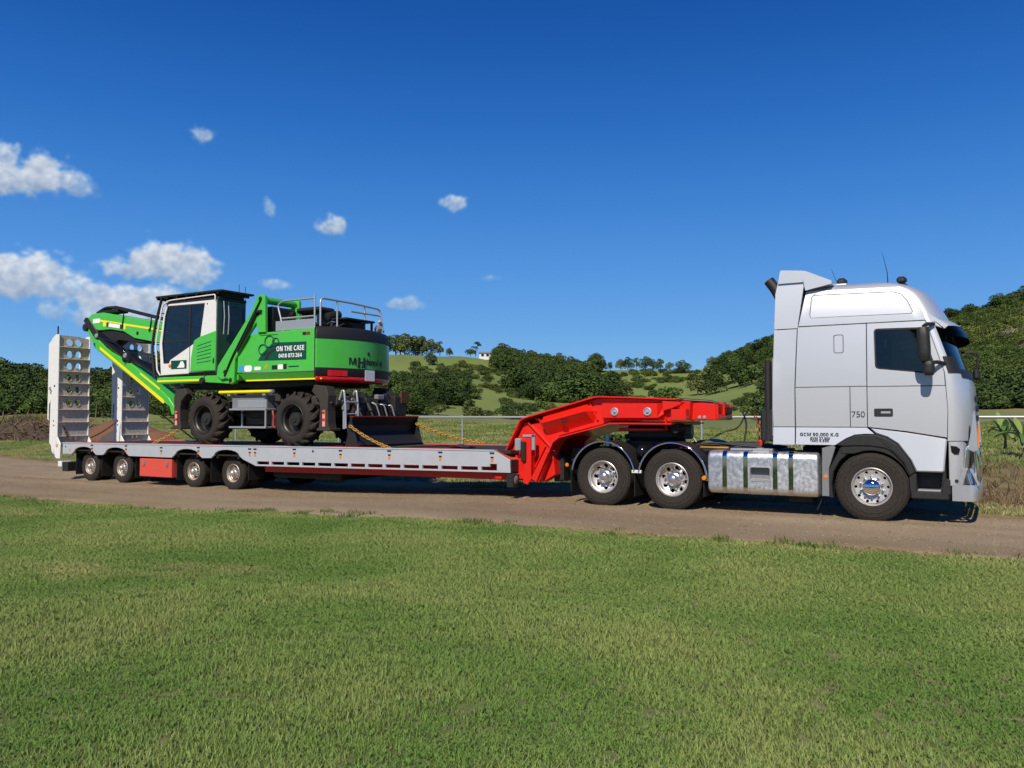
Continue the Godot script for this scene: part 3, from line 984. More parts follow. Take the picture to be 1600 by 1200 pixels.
# ---------------------------------------------------------------- by the road: fence, banana plants, brush heap, mounds
func build_roadside() -> void:
	rng.seed = 57
	var fz := -12.0
	var f := thing("rail_fence", Vector3(-12, H(-12, fz), fz), "long grey pipe rail fence along the field behind the road", "fence")
	var s := Sh.new()
	s.tube([Vector3(-23.3, 1.6, fz), Vector3(-8, 1.6, fz), Vector3(30, 1.62, fz)], 0.042, 10)
	put("rail", s.mesh(), M.galvanised, f)
	for i in range(-4, 14):
		var x := -11.1 + 3.05 * i
		s = Sh.new()
		s.tube([Vector3(x, H(x, fz) - 0.1, fz), Vector3(x, 1.56, fz)], 0.034, 8)
		s.box(Vector3(x - 0.05, 1.545, fz - 0.05), Vector3(x + 0.05, 1.66, fz + 0.05), 0.015)
		put("post", s.mesh(), M.galvanised, f)
	# two young banana plants on the bank
	for b in [[6.35, -13.6, 1.15, "young banana plant on the bank, nearer the truck's bull bar"], [6.75, -10.6, 1.15, "young banana plant on the bank with one leaf crossing the fence rail"]]:
		var o := thing("banana_plant", Vector3(b[0], H(b[0], b[1]), b[1]), b[3], "plant", "banana plants on the bank")
		var st := Sh.new()
		st.tube([o.position + Vector3(0, -0.05, 0), o.position + Vector3(0.02, 0.3 * b[2], 0)], 0.05, 8, 0.03)
		put("stem", st.mesh(), mat("banana_stem", lin(0.16, 0.17, 0.05), 0.7), o)
		for i in 12:
			var a := TAU * i / 12.0 * 2.4 + rng.randf() * 0.5
			var up: float = rng.randf_range(0.7, 1.8) if i > 3 else 2.6
			var dir := Vector3(cos(a), up, sin(a)).normalized()
			var side := Vector3(-sin(a), 0, cos(a))
			var len_: float = b[2] * rng.randf_range(0.6, 0.95)
			var l := Sh.new()
			var rows := []
			for k in 9:
				var t := k / 8.0
				var c: Vector3 = o.position + Vector3(0, (0.2 + 0.015 * i) * b[2], 0) + dir * len_ * t + Vector3(cos(a) * 0.35, -0.75, sin(a) * 0.35) * len_ * t * t * (1.0 if i > 3 else 0.2)
				var w: float = 0.085 * b[2] * pow(sin(PI * clampf(t * 0.86 + 0.1, 0, 1)), 0.7) * rng.randf_range(0.75, 1.1) if t > 0.15 else 0.01
				rows.append(PackedVector3Array([c - side * w + Vector3(0, 0.4 * w, 0), c, c + side * w + Vector3(0, 0.4 * w, 0)]))
			l.loft(rows, false)
			var lm := leaf_mat(Color(0.07, 0.15, 0.028)) if i % 3 else leaf_mat(Color(0.17, 0.24, 0.06))
			lm.vertex_color_use_as_albedo = false
			lm.metallic_specular = 0.5
			put("leaf", l.mesh(), lm, o)
	# heap of grubbed-out roots and brush at the far end of the road
	var hp := Vector3(-48.5, H(-48.5, -17.5), -17.5)
	var h := thing("brush_heap", hp, "long heap of grubbed-out roots, soil and dead brush at the verge's end", "brush pile")
	var rows := []
	for i in 25:
		var u := i / 24.0
		var pr := PackedVector3Array()
		for k in 9:
			var t := k / 8.0
			var hh := 1.35 * sin(PI * t) * sin(PI * clampf(u * 0.9 + 0.05, 0, 1))
			var p := hp + Vector3(-8.0 + 15.0 * u, 0, -1.6 + 3.2 * t) + Vector3(0, -0.1 + hh, 0)
			pr.append(p + Vector3(nz.get_noise_2d(p.x * 30, p.z * 30) * 0.5, nz.get_noise_2d(p.z * 40, p.x * 40) * 0.7 * sin(PI * t), 0))
		rows.append(pr)
	s = Sh.new()
	s.loft(rows, false, false, true)
	put("soil_core", s.mesh(), M.dark_soil, h)
	s = Sh.new()
	for i in 520:
		var p := hp + Vector3(rng.randf_range(-8, 7), rng.randf_range(0.0, 1.5), rng.randf_range(-0.4, 2.0))
		p.y -= absf(p.z - hp.z) * 0.5
		var d := Vector3(rng.randfn(), rng.randfn() * 0.5 + 0.25, rng.randfn()).normalized() * rng.randf_range(0.4, 1.3)
		s.tube([p, p + d * 0.5 + Vector3(0, rng.randf() * 0.15, 0), p + d], rng.randf_range(0.02, 0.07), 4, 0.008)
	var rt := put("root", s.mesh(), M.twig, h)
	tag(rt, "", "", "", "stuff")
	var xf := []
	var cl := []
	for i in 900:
		var x := hp.x + rng.randf_range(-9, 8)
		var z := hp.z + rng.randf_range(-2.5, 0.5)
		var t := lie(x, z, rng.randf_range(1.2, 2.4))
		if absf(z - hp.z) < 1.2:
			t.origin.y += 1.0 * sin(PI * clampf((x - hp.x + 8.0) / 15.0, 0, 1))
		xf.append(t)
		cl.append(Color(0.13, 0.16, 0.035).lerp(Color(0.22, 0.18, 0.08), rng.randf()))
	many("tall_weeds", tuft(14, 0.3, 0.01, 0.18, 0.5), leafy("weed_blades"), xf, cl, "tall yellow-green weeds growing over the brush heap", "weeds")
	# mound of red soil seen between the ramps, with a dark rock at its foot
	for q in [[-40.0, -18.0, 4.6, 1.25, "low mound of bare red soil on the field behind the loading ramps"], [-33.5, -15.5, 2.4, 0.7, "small heap of bare brown soil behind the gap between ramps and excavator"]]:
		var mp := Vector3(q[0], H(q[0], q[1]), q[1])
		var md := Sh.new()
		var rg := []
		for k in 8:
			var t := k / 7.0
			var pr := PackedVector3Array()
			for i in 28:
				var a := TAU * i / 28
				var rr: float = q[2] * (1.0 - t * 0.94) * (1.0 + 0.18 * nz.get_noise_2d(cos(a) * 60 + q[0], sin(a) * 60))
				pr.append(mp + Vector3(cos(a) * rr, -0.15 + q[3] * ss(0, 1, t) * (1.0 + 0.25 * nz.get_noise_2d(cos(a) * rr * 20, sin(a) * rr * 20)), sin(a) * rr * 0.6))
			rg.append(pr)
		md.loft(rg, true, true)
		tag(put(numbered("soil_mound"), md.mesh(), M.soil, self), q[4], "soil mound")
	var rk := Sh.new()
	var rr := []
	var rp := Vector3(-35.2, H(-35.2, -14.2), -14.2)
	for k in 6:
		var pr := PackedVector3Array()
		for i in 9:
			var a := TAU * i / 9
			var w: float = [1.0, 1.1, 0.95, 0.7, 0.4, 0.1][k] * rng.randf_range(0.8, 1.15)
			pr.append(rp + Vector3(cos(a) * w * 1.1, -0.1 + k * 0.17, sin(a) * w * 0.7))
		rr.append(pr)
	rk.loft(rr, true, true, true)
	tag(put("boulder", rk.mesh(), M.boulder, self), "dark grey boulder on the grass behind the near loading ramp", "rock")
	# dead branches on the bank in front of the cab
	for i in 16:
		var x := rng.randf_range(4.6, 9.5)
		var z := tab(FAR_EDGE, x) - rng.randf_range(0.5, 3.8)
		var b := Vector3(x, H(x, z), z)
		var tw := Sh.new()
		var a := rng.randf() * TAU
		for k in 5:
			var d := Vector3(cos(a + rng.randfn() * 0.5), rng.randf_range(0.1, 0.7), sin(a + rng.randfn() * 0.5)) * rng.randf_range(0.2, 0.5)
			tw.tube([b, b + d * 0.5 + Vector3(0, 0.05, 0), b + d], 0.009, 4, 0.003)
		tag(put(numbered("dead_branch"), tw.mesh(), M.twig, self), "small dry branch lying on the brown bank beyond the truck's bull bar", "branch", "dry branches on the bank")
	# behind the tractor's rear wheels: white kerb elbow, blue marker post, green shrub
	var wb := Vector3(-3.35, H(-3.3, -6.0), -6.0)
	s = Sh.new()
	s.prism(P2([-3.95, 0.66, -3.45, 0.7, -3.3, 1.26, -3.02, 1.26, -3.12, 0.72, -3.1, 0.45, -3.95, 0.45]), -5.9, -6.15, 0.02)
	tag(put("concrete_marker", s.mesh(), M.concrete, self), "white concrete block with an upright arm behind the gooseneck's leg", "concrete block")
	s = Sh.new()
	s.tube([Vector3(-2.72, wb.y - 0.1, -6.4), Vector3(-2.74, 1.58, -6.4)], 0.06, 10)
	tag(put("marker_post", s.mesh(), M.blue_paint, self), "blue post standing behind the gap between gooseneck and rear axles", "post")
	tree("garden_shrub", "shrub", -2.95, -7.2, 1.0, Color(0.05, 0.1, 0.02), "small green shrub between the white concrete block and the blue post", "shrub")
	# farm on the ridge
	var fp := polar(-32.0, 249.0)
	var fy := H(fp.x, fp.y)
	var fb := thing("farm_building", Vector3(fp.x, fy, fp.y), "low white farm building on the pasture skyline beside the wood", "building")
	var ft := Transform3D(Basis(Vector3.UP, deg_to_rad(32.0)), Vector3(fp.x, fy, fp.y))
	s = Sh.new()
	s.box(Vector3(-2.6, -0.5, -1.5), Vector3(2.6, 1.5, 1.5), 0.02, ft)
	put("wall", s.mesh(), M.white_paint, fb)
	s = Sh.new()
	s.prism(P2([-1.8, 1.5, 0, 2.1, 1.8, 1.5]), 2.8, -2.8, 0.0, ft * Transform3D(Basis(Vector3.UP, PI / 2), Vector3.ZERO))
	put("roof", s.mesh(), M.galvanised, fb)
	for k in 3:
		s = Sh.new()
		s.box(Vector3(-2.0 + k * 1.5, 0.5, 1.5), Vector3(-1.2 + k * 1.5, 1.2, 1.52), 0.0, ft)
		put("window", s.mesh(), M.black_gloss, fb)

# ---------------------------------------------------------------- wheels (outer face looks along +z)
func wheel(parent: Node3D, at: Vector3, kind: String, flip: bool = false) -> void:
	var w := sub("wheel", parent, at)
	if flip:
		w.rotation.y = PI
	if not cache.has(kind):
		cache[kind] = wheel_meshes(kind)
	w.rotation.z = rng.randf() * TAU
	for c in cache[kind]:
		put(c[0], c[1], c[2], w, true)

var cache := {}

func tyre_profile(R: float, w: float, rr: float, z0: float) -> Array:
	var p := [Vector2(rr, z0 - 0.035), Vector2(rr + 0.015, z0 - 0.012), Vector2(lerpf(rr, R, 0.3), z0), Vector2(lerpf(rr, R, 0.42), z0 + 0.003), Vector2(lerpf(rr, R, 0.44), z0 + 0.008), Vector2(lerpf(rr, R, 0.47), z0 + 0.008), Vector2(lerpf(rr, R, 0.49), z0 + 0.002), Vector2(lerpf(rr, R, 0.66), z0), Vector2(lerpf(rr, R, 0.68), z0 + 0.004), Vector2(lerpf(rr, R, 0.71), z0 + 0.002), Vector2(lerpf(rr, R, 0.72), z0 - 0.004), Vector2(lerpf(rr, R, 0.84), z0 - 0.01), Vector2(R - 0.022, z0 - 0.022), Vector2(R - 0.006, z0 - 0.034)]
	var n := 5
	var s := z0 - 0.04
	var e := z0 - w + 0.04
	for i in n:
		var a := lerpf(s, e, i / float(n))
		var b := lerpf(s, e, (i + 1) / float(n))
		p.append(Vector2(R, a))
		p.append(Vector2(R, b + 0.012))
		if i < n - 1:
			p.append(Vector2(R - 0.014, b + 0.01))
			p.append(Vector2(R - 0.014, b + 0.001))
	p.append_array([Vector2(R - 0.02, e - 0.015), Vector2(lerpf(rr, R, 0.6), z0 - w), Vector2(rr, z0 - w + 0.03)])
	return p

func wheel_meshes(kind: String) -> Array:
	var out := []
	var I := Transform3D()
	var t := Sh.new()
	var r := Sh.new()
	var h := Sh.new()
	var n := Sh.new()
	var d: Dictionary = {
		"steer": {"R": 0.535, "w": 0.37, "rr": 0.292, "dish": -0.045, "holes": 10, "hr": 0.022, "hc": 0.232, "nut": 0.165, "dual": false},
		"drive": {"R": 0.525, "w": 0.27, "rr": 0.29, "dish": -0.175, "holes": 8, "hr": 0.034, "hc": 0.205, "nut": 0.168, "dual": true},
		"trailer": {"R": 0.41, "w": 0.24, "rr": 0.222, "dish": -0.12, "holes": 8, "hr": 0.026, "hc": 0.155, "nut": 0.115, "dual": true},
	}[kind]
	t.lathe(tyre_profile(d.R, d.w, d.rr, 0.0), I, 64)
	if d.dual:
		t.lathe(tyre_profile(d.R, d.w, d.rr, -d.w - 0.06), I, 48)
	# tread blocks cut across the shoulders
	for i in 56:
		var a := TAU * i / 56
		t.box(Vector3(d.R - 0.02, -0.012, -0.09), Vector3(d.R + 0.002, 0.012, -0.03), 0.003, Transform3D(Basis(Vector3(0, 0, 1), a), Vector3.ZERO))
	for i in 90:   # fine ribs moulded into the shoulder of the sidewall
		var a := TAU * i / 90
		t.box(Vector3(lerpf(d.rr, d.R, 0.86), -0.004, -0.02), Vector3(lerpf(d.rr, d.R, 0.95), 0.004, -0.009), 0.0, Transform3D(Basis(Vector3(0, 0, 1), a), Vector3.ZERO))
	out.append(["tyre", t.mesh(), M.rubber])
	var z: float = d.dish
	var rr: float = d.rr
	r.lathe([Vector2(rr + 0.004, -0.03), Vector2(rr + 0.006, -0.008), Vector2(rr - 0.003, -0.002), Vector2(rr - 0.014, -0.014), Vector2(rr - 0.018, -0.04), Vector2(rr - 0.034, -0.052), Vector2(rr - 0.038, minf(z, -0.06))], I, 56)
	var hs := []
	var xs := []
	var ys := []
	for i in int(d.holes):
		var a: float = TAU * (i + 0.5) / d.holes
		var c := Vector2(cos(a), sin(a)) * float(d.hc)
		hs.append(circ(c, d.hr, 12))
		xs.append(c.x)
		ys.append(c.y)
	var cone := func(x: float, y: float) -> float: return z + (0.02 if kind == "steer" else 0.045) * ss(rr * 0.95, rr * 0.55, -Vector2(x, y).length() + rr * 1.5)
	r.panel(circ(Vector2.ZERO, rr - 0.036, 48), hs, 0.02, 0.003, cone, 0.0, xs, ys)
	out.append(["rim", r.mesh(), M.alloy if kind != "trailer" else M.trailer_rim])
	var bk := Sh.new()
	bk.lathe([Vector2(0.0, z - 0.06), Vector2(rr - 0.02, z - 0.06), Vector2(rr - 0.02, -d.w)], I, 32)
	out.append(["brake_drum", bk.mesh(), M.black_steel])
	var hz: float = z + (0.03 if kind == "steer" else 0.045)
	if kind == "steer":
		h.lathe([Vector2(0.137, hz - 0.03), Vector2(0.132, hz + 0.03), Vector2(0.118, hz + 0.06), Vector2(0.09, hz + 0.085), Vector2(0.05, hz + 0.1), Vector2(0.0, hz + 0.105)], I, 36)
	else:
		var k: float = rr / 0.29
		h.lathe([Vector2(0.12 * k, hz - 0.03), Vector2(0.115 * k, hz + 0.04), Vector2(0.095 * k, hz + 0.05), Vector2(0.088 * k, hz + 0.1), Vector2(0.07 * k, hz + 0.125), Vector2(0.04 * k, hz + 0.138), Vector2(0.0, hz + 0.142)], I, 32)
	out.append(["hub_cap", h.mesh(), M.chrome if kind == "steer" else (M.worn_chrome if kind == "drive" else M.alloy)])
	for i in 10:
		var a := TAU * i / 10
		var c := Vector3(cos(a) * d.nut, sin(a) * d.nut, hz - 0.03)
		n.lathe([Vector2(0.019, 0), Vector2(0.018, 0.05), Vector2(0.012, 0.066), Vector2(0.0, 0.068)], Transform3D(Basis(), c), 6)
	out.append(["wheel_nut", n.mesh(), M.chrome if kind == "steer" else M.alloy])
	return out

# ---------------------------------------------------------------- the prime mover
func zlean(x: float, y: float) -> float:
	return -0.26 * pow(maxf(0.0, y - 3.08), 2.0) - 0.06 * pow(maxf(0.0, x - 4.95), 2.0)

func zflat(_x: float, y: float) -> float:
	return -0.03 * pow(maxf(0.0, y - 2.75), 2.0)

func zbulge(x: float, y: float) -> float:
	return 0.012 * sin(PI * clampf((x - 3.3) / 2.3, 0, 1)) - 0.03 * pow(y - 2.45, 2.0) - 0.05 * pow(maxf(0.0, x - 5.05), 2.0)

const XD := [1.26, 5.572, 1.72, 5.589, 2.08, 5.567, 2.28, 5.555, 3.0, 5.338, 3.06, 5.32, 3.075, 5.285, 3.2, 5.25, 3.4, 5.155, 3.55, 5.04, 3.62, 4.9]
const XF := [1.26, 5.93, 1.7, 5.95, 2.1, 5.92, 2.28, 5.86, 2.75, 5.7, 3.06, 5.58, 3.12, 5.6, 3.3, 5.5, 3.5, 5.38, 3.62, 5.24]

func nose(y: float, t: float, off: float = 0.0) -> Vector3:   # t runs 0..1 from the near door edge round the front to the far one
	var m := t if t <= 0.5 else 1.0 - t
	var th := m * 2.0 * PI / 2.0
	var xd := tab(XD, y)
	var xf := tab(XF, y)
	var zs := zlean(xd, y) - 0.007 if y > 3.08 else zbulge(xd, y) - 0.004
	var px := xd + (xf - xd) * pow(sin(th), 0.8) + off * sin(th)
	var pz := zs - (1.25 + zs) * (1.0 - pow(cos(th), 0.75)) + off * cos(th) * (1.0 - m * 2.0)
	return Vector3(px, y, pz if t <= 0.5 else -2.5 - pz)

func patch(s: Sh, ys: Array, t0: float, t1: float, n: int, off: float) -> void:
	var rows := []
	for y in ys:
		var r := PackedVector3Array()
		for i in n + 1:
			r.append(nose(y, lerpf(t0, t1, float(i) / n), off))
		rows.append(r)
	s.loft(rows, false)

func sides(called: String, poly: PackedVector2Array, holes: Array, m: Material, o: Node3D, zf, cell: float = 0.2, th: float = 0.03, ch: float = 0.004, xs: Array = [], ys: Array = [], far: bool = true) -> MeshInstance3D:
	var near: MeshInstance3D
	for k in (2 if far else 1):
		var s := Sh.new()
		s.panel(poly, holes, th, ch, zf, cell, xs, ys, Transform3D() if k == 0 else FAR)
		var q := put(called, s.mesh(), m, o)
		if k == 0:
			near = q
	return near

func lettering(words: String, h: float, at: Vector3, turn: float, m: Material, parent: Node3D, wide: float = 1.0, font: String = "Droid Sans", weight: int = 700) -> void:
	var f := SystemFont.new()
	f.font_names = PackedStringArray([font])
	f.font_weight = weight
	var tm := TextMesh.new()
	tm.text = words
	tm.font = f
	tm.font_size = 32
	tm.pixel_size = h / 32.0 * 1.35
	tm.depth = 0.003
	tm.curve_step = 1.0
	tm.horizontal_alignment = HORIZONTAL_ALIGNMENT_LEFT
	var o := put("lettering", tm, m, parent)
	o.position += at
	o.basis = Basis(Vector3.UP, turn) * Basis.from_scale(Vector3(wide, 1, 1))

func build_truck() -> void:
	rng.seed = 5
	var o := thing("prime_mover_truck", Vector3(2.5, 0, -1.25), "silver high-roof cab-over prime mover truck with chrome fuel tank and bull bar", "truck")
	var S := func() -> Sh: return Sh.new()
	var pm: Material = M.silver_paint
	# chassis
	var s: Sh = S.call()
	for z in [-0.84, -1.74]:
		s.box(Vector3(-1.0, 0.74, z), Vector3(5.4, 1.02, z + 0.08), 0.01)
	for x in [-0.9, 0.3, 0.95, 1.9, 3.2, 4.2]:
		s.box(Vector3(x, 0.78, -1.66), Vector3(x + 0.12, 0.98, -0.84), 0.01)
	put("chassis_frame", s.mesh(), M.black_steel, o)
	s = S.call()
	for x in [0.0, 1.31, 4.52]:
		s.tube([Vector3(x, 0.53, -0.2), Vector3(x, 0.53, -2.3)], 0.09, 10)
		s.lathe([Vector2(0.0, 0.2), Vector2(0.16, 0.16), Vector2(0.24, 0.0), Vector2(0.16, -0.16), Vector2(0.0, -0.2)], Transform3D(Basis(Vector3(1, 0, 0), 0.0), Vector3(x, 0.55, -1.25)), 14)
	put("axle", s.mesh(), M.black_steel, o)
	s = S.call()
	s.box(Vector3(3.35, 0.45, -1.75), Vector3(5.2, 1.15, -0.75), 0.05)
	s.box(Vector3(1.6, 0.42, -1.9), Vector3(3.3, 0.72, -1.5), 0.04)
	put("engine_block", s.mesh(), M.black_steel, o)
	# wheels
	for x in [0.0, 1.31]:
		wheel(o, Vector3(x, 0.525, 0.0), "drive")
		wheel(o, Vector3(x, 0.525, -2.5), "drive", true)
	wheel(o, Vector3(4.52, 0.535, -0.01), "steer")
	wheel(o, Vector3(4.52, 0.535, -2.49), "steer", true)
	# guards over the drive wheels
	for z in [0.0, -1.9]:
		for x in [0.0, 1.31]:
			s = S.call()
			var e: Sh = S.call()
			var a0 := deg_to_rad(-2.0 if x > 1.0 else 9.0)
			var a1 := deg_to_rad(172.0)
			s.lathe([Vector2(0.612, 0.0), Vector2(0.622, 0.0), Vector2(0.626, -0.08), Vector2(0.626, -0.6), Vector2(0.612, -0.6), Vector2(0.612, 0.0)], zx(Vector3(x, 0.55, z)), 36, a0, a1)
			var pts := []
			for i in 37:
				var a := lerpf(a0, a1, i / 36.0)
				pts.append(Vector3(x + cos(a) * 0.617, 0.55 + sin(a) * 0.617, z if z > -1.0 else -2.5))
			e.tube(pts, 0.017, 8)
			var q := put("mudguard", s.mesh(), M.black_plastic, o)
			put("guard_trim", e.mesh(), M.chrome, q)
	s = S.call()
	s.box(Vector3(0.565, 0.615, -0.04), Vector3(0.745, 0.67, 0.004), 0.006)
	put("guard_bracket", s.mesh(), M.white_paint, o)
	for x in [[-0.66, 0.22, 0.72], [0.6, 0.2, 0.62], [1.86, 0.25, 0.6]]:
		s = S.call()
		s.box(Vector3(x[0], x[1], -0.58), Vector3(x[0] + 0.014, x[2], -0.03), 0.003)
		put("mud_flap", s.mesh(), M.black_plastic, o)
	s = S.call()
	s.lathe([Vector2(0.0, 0.13), Vector2(0.07, 0.115), Vector2(0.11, 0.07), Vector2(0.125, 0.0), Vector2(0.125, -0.6)], zx(Vector3(0.66, 0.99, -0.3)), 24)
	put("air_tank", s.mesh(), M.black_gloss, o)
	s = S.call()
	s.lathe([Vector2(0, 0.02), Vector2(0.035, 0.015), Vector2(0.045, -0.04)], zx(Vector3(1.885, 0.575, 0.01)), 12)
	s.lathe([Vector2(0, 0.02), Vector2(0.03, 0.01), Vector2(0.035, -0.04)], zx(Vector3(3.85, 0.67, -0.005)), 12)
	put("side_lamp", s.mesh(), M.amber, o)
	# fifth wheel and deck clutter
	s = S.call()
	s.prism(P2([0.1, -0.45, 0.9, -0.5, 1.2, -0.25, 1.2, 0.25, 0.9, 0.5, 0.1, 0.45]), 0.0, -0.09, 0.015, Transform3D(Basis(Vector3(1, 0, 0), PI / 2), Vector3(0, 1.2, -1.25)))
	s.box(Vector3(0.2, 1.0, -1.75), Vector3(1.0, 1.2, -0.75), 0.04)
	s.prism(P2([-0.1, 1.0, 0.2, 1.2, 1.05, 1.2, 1.5, 1.0]), -0.8, -0.9, 0.01)
	put("fifth_wheel", s.mesh(), M.black_steel, o)
	s = S.call()
	s.box(Vector3(1.45, 1.0, -1.9), Vector3(3.0, 1.05, -0.55), 0.01)
	for i in 7:
		var a := bend([Vector3(1.3 + 0.1 * i, 1.06, -0.6 - 0.1 * i), Vector3(1.8 + 0.08 * i, 1.13 + rng.randf() * 0.05, -0.7 - 0.08 * i), Vector3(2.4, 1.1 + 0.01 * i, -0.75 - 0.1 * i), Vector3(2.95, 1.08, -0.9 - 0.1 * i)], 0.3)
		s.tube(a, 0.018, 6)
	put("catwalk", s.mesh(), M.black_plastic, o)
	s = S.call()
	s.box(Vector3(1.7, 1.07, -0.42), Vector3(2.2, 1.1, -0.36), 0.008)
	put("ratchet_strap", s.mesh(), M.chain_yellow, o)
	s = S.call()
	s.box(Vector3(2.3, 1.055, -0.34), Vector3(3.0, 1.085, -0.12), 0.008)
	put("tread_plate", s.mesh(), M.galvanised, o)
	for q in [[[2.25, 1.1, -1.2, 2.28, 1.5, -1.3, 2.2, 1.72, -1.3], "hose", 0.018], [[1.55, 1.15, -1.0, 1.9, 1.35, -1.2, 2.15, 1.4, -1.2, 2.3, 1.72, -1.25], "hose", 0.012], [[0.95, 1.25, -1.1, 1.15, 1.5, -1.2], "hose", 0.015], [[1.4, 1.15, -1.1, 1.3, 1.3, -1.1, 1.33, 1.55, -1.1], "galvanised", 0.014]]:
		s = S.call()
		s.tube(bend(P3(q[0]), 0.2), q[2], 6)
		put("air_hose", s.mesh(), M[q[1]], o)
	s = S.call()   # coiled red hose
	for k in 3:
		var pts := []
		for i in 40:
			var t := i / 39.0
			pts.append(Vector3(2.5 + 0.03 * k + cos(t * 26.0 + k) * 0.022 - t * 0.06 + 0.05 * sin(t * 3.0), 1.1 + (0.62 - 0.1 * k) * t, -1.15 - 0.06 * k + sin(t * 26.0 + k) * 0.022))
		s.tube(pts, 0.011, 5)
	put("coiled_hose", s.mesh(), M.hose_red, o)
	s = S.call()
	s.box(Vector3(2.56, 1.08, -1.08), Vector3(2.66, 1.2, -0.98), 0.02)
	put("hose_coupling", s.mesh(), M.red_paint, o)
	# exhaust and intake stack behind the cab
	s = S.call()
	s.tube([Vector3(2.86, 1.2, -0.45), Vector3(2.87, 2.55, -0.45)], 0.06, 16)
	s.box(Vector3(2.74, 1.2, -0.9), Vector3(2.98, 1.75, -0.4), 0.03)
	put("air_intake", s.mesh(), M.black_plastic, o)
	s = S.call()
	s.tube([Vector3(2.97, 1.3, -0.4), Vector3(2.98, 2.6, -0.4)], 0.035, 12)
	put("heat_shield", s.mesh(), M.galvanised, o)
	s = S.call()
	var ex := bend([Vector3(2.84, 1.4, -2.0), Vector3(2.84, 3.62, -2.0), Vector3(2.68, 3.98, -2.0), Vector3(2.54, 4.18, -2.0)], 0.3, 6)
	s.tube(ex, 0.1, 16)
	put("exhaust_stack", s.mesh(), M.black_steel, o)
	# fuel tank: bowed ends, polished straps, a step let into its side
	var ring := func(x: float, g: float) -> PackedVector3Array:
		var p := PackedVector3Array()
		for v in rrect(-0.64, 0.33, 0.0, 1.045, 0.11, 6):
			p.append(Vector3(x, lerpf(0.69, v.y, g), lerpf(-0.32, v.x, g)))
		var q := PackedVector3Array()   # the flat sides get points near their ends, so that they shade flat
		for i in p.size():
			q.append(p[i])
			var b := p[(i + 1) % p.size()]
			if p[i].distance_to(b) > 0.1:
				for t in [0.02, 0.35, 0.65, 0.98]:
					q.append(p[i].lerp(b, t))
		return q
	s = S.call()
	s.loft([ring.call(1.945, 0.86), ring.call(1.95, 0.95), ring.call(1.975, 0.985), ring.call(2.0, 1.0), ring.call(2.62, 1.0)], true, true)
	s.loft([ring.call(3.02, 1.0), ring.call(3.69, 1.0), ring.call(3.715, 0.985), ring.call(3.735, 0.95), ring.call(3.74, 0.86)], true, true)
	var half := func(x: float) -> PackedVector3Array:
		var p: PackedVector3Array = ring.call(x, 1.0)
		var q := PackedVector3Array()
		for i in p.size() - 4:     # from the front's top corner over the back to its bottom corner
			q.append(p[i])
		return q
	s.loft([half.call(2.62), half.call(3.02)], false)
	s.panel(P2([2.62, 0.44, 3.02, 0.44, 3.02, 0.935, 2.62, 0.935]), [rrect(2.66, 0.565, 2.985, 0.785, 0.03)], 0.13, 0.0, null, 0.0, [2.82], [0.68])
	var tank := put("fuel_tank", s.mesh(), M.tank_aluminium, o)
	s = S.call()
	s.box(Vector3(2.64, 0.55, -0.14), Vector3(3.0, 0.8, -0.128))
	put("step_pocket", s.mesh(), M.grey_paint, tank)
	s = S.call()
	s.panel(rrect(2.645, 0.55, 3.0, 0.8, 0.04), [rrect(2.665, 0.57, 2.98, 0.78, 0.03)], 0.012, 0.004, null, 0.0, [2.82], [0.68], zx(Vector3(0, 0, 0.009)))
	s.box(Vector3(2.67, 0.57, -0.12), Vector3(2.975, 0.6, 0.0), 0.006)
	put("step_frame", s.mesh(), M.galvanised, tank)
	for x in [2.2, 2.55, 3.03, 3.28]:
		s = S.call()
		var a: PackedVector3Array = ring.call(x, 1.012)
		var b: PackedVector3Array = ring.call(x + 0.075, 1.012)
		s.loft([a, b])
		put("tank_strap", s.mesh(), M.mirror_strap, tank)
	s = S.call()
	s.lathe([Vector2(0.07, -0.04), Vector2(0.07, 0.03), Vector2(0.06, 0.04), Vector2(0, 0.04)], Transform3D(Basis(Vector3(1, 0, 0), -PI / 2), Vector3(2.78, 1.06, -0.2)), 20)
	s.box(Vector3(2.68, 1.03, -0.3), Vector3(2.96, 1.09, -0.08), 0.01)
	put("filler_cap", s.mesh(), M.galvanised, tank)
	# plate between tank and front wheel
	s = S.call()
	s.prism(P2([3.79, 0.36, 3.9, 0.36, 3.9, 0.8, 4.0, 1.13, 3.97, 1.17, 3.8, 1.12]), 0.0, -0.5, 0.008)
	put("splash_panel", s.mesh(), M.grey_paint, o)
	s = S.call()
	s.tube([Vector3(3.78, 0.34, -0.2), Vector3(3.68, 0.12, -0.2)], 0.012, 6)
	s.box(Vector3(3.2, 0.22, -0.7), Vector3(3.6, 0.36, -0.3), 0.02)
	put("drain_pipe", s.mesh(), M.black_steel, o)

	# --- cab: core that shows in the gaps, then the outer panels
	s = S.call()
	s.box(Vector3(3.46, 1.2, -2.4), Vector3(3.52, 3.6, -0.1))
	s.box(Vector3(3.46, 1.18, -2.42), Vector3(5.5, 1.24, -0.08))
	s.box(Vector3(3.5, 1.24, -0.13), Vector3(4.44, 3.02, -0.11))
	s.box(Vector3(3.5, 1.24, -2.39), Vector3(4.44, 3.02, -2.37))
	s.box(Vector3(4.44, 1.24, -0.13), Vector3(5.5, 2.2, -0.11))
	s.box(Vector3(4.44, 1.24, -2.39), Vector3(5.5, 2.2, -2.37))
	s.box(Vector3(3.5, 3.03, -2.44), Vector3(5.3, 3.06, -0.06))
	s.box(Vector3(3.5, 3.06, -0.17), Vector3(5.0, 3.6, -0.15))
	s.box(Vector3(3.1, 1.2, -2.4), Vector3(3.42, 3.7, -0.1))
	put("cab_frame", s.mesh(), M.gap, o)
	var Z0 := func(_x: float, y: float) -> float: return -0.1 * (y - 1.17)
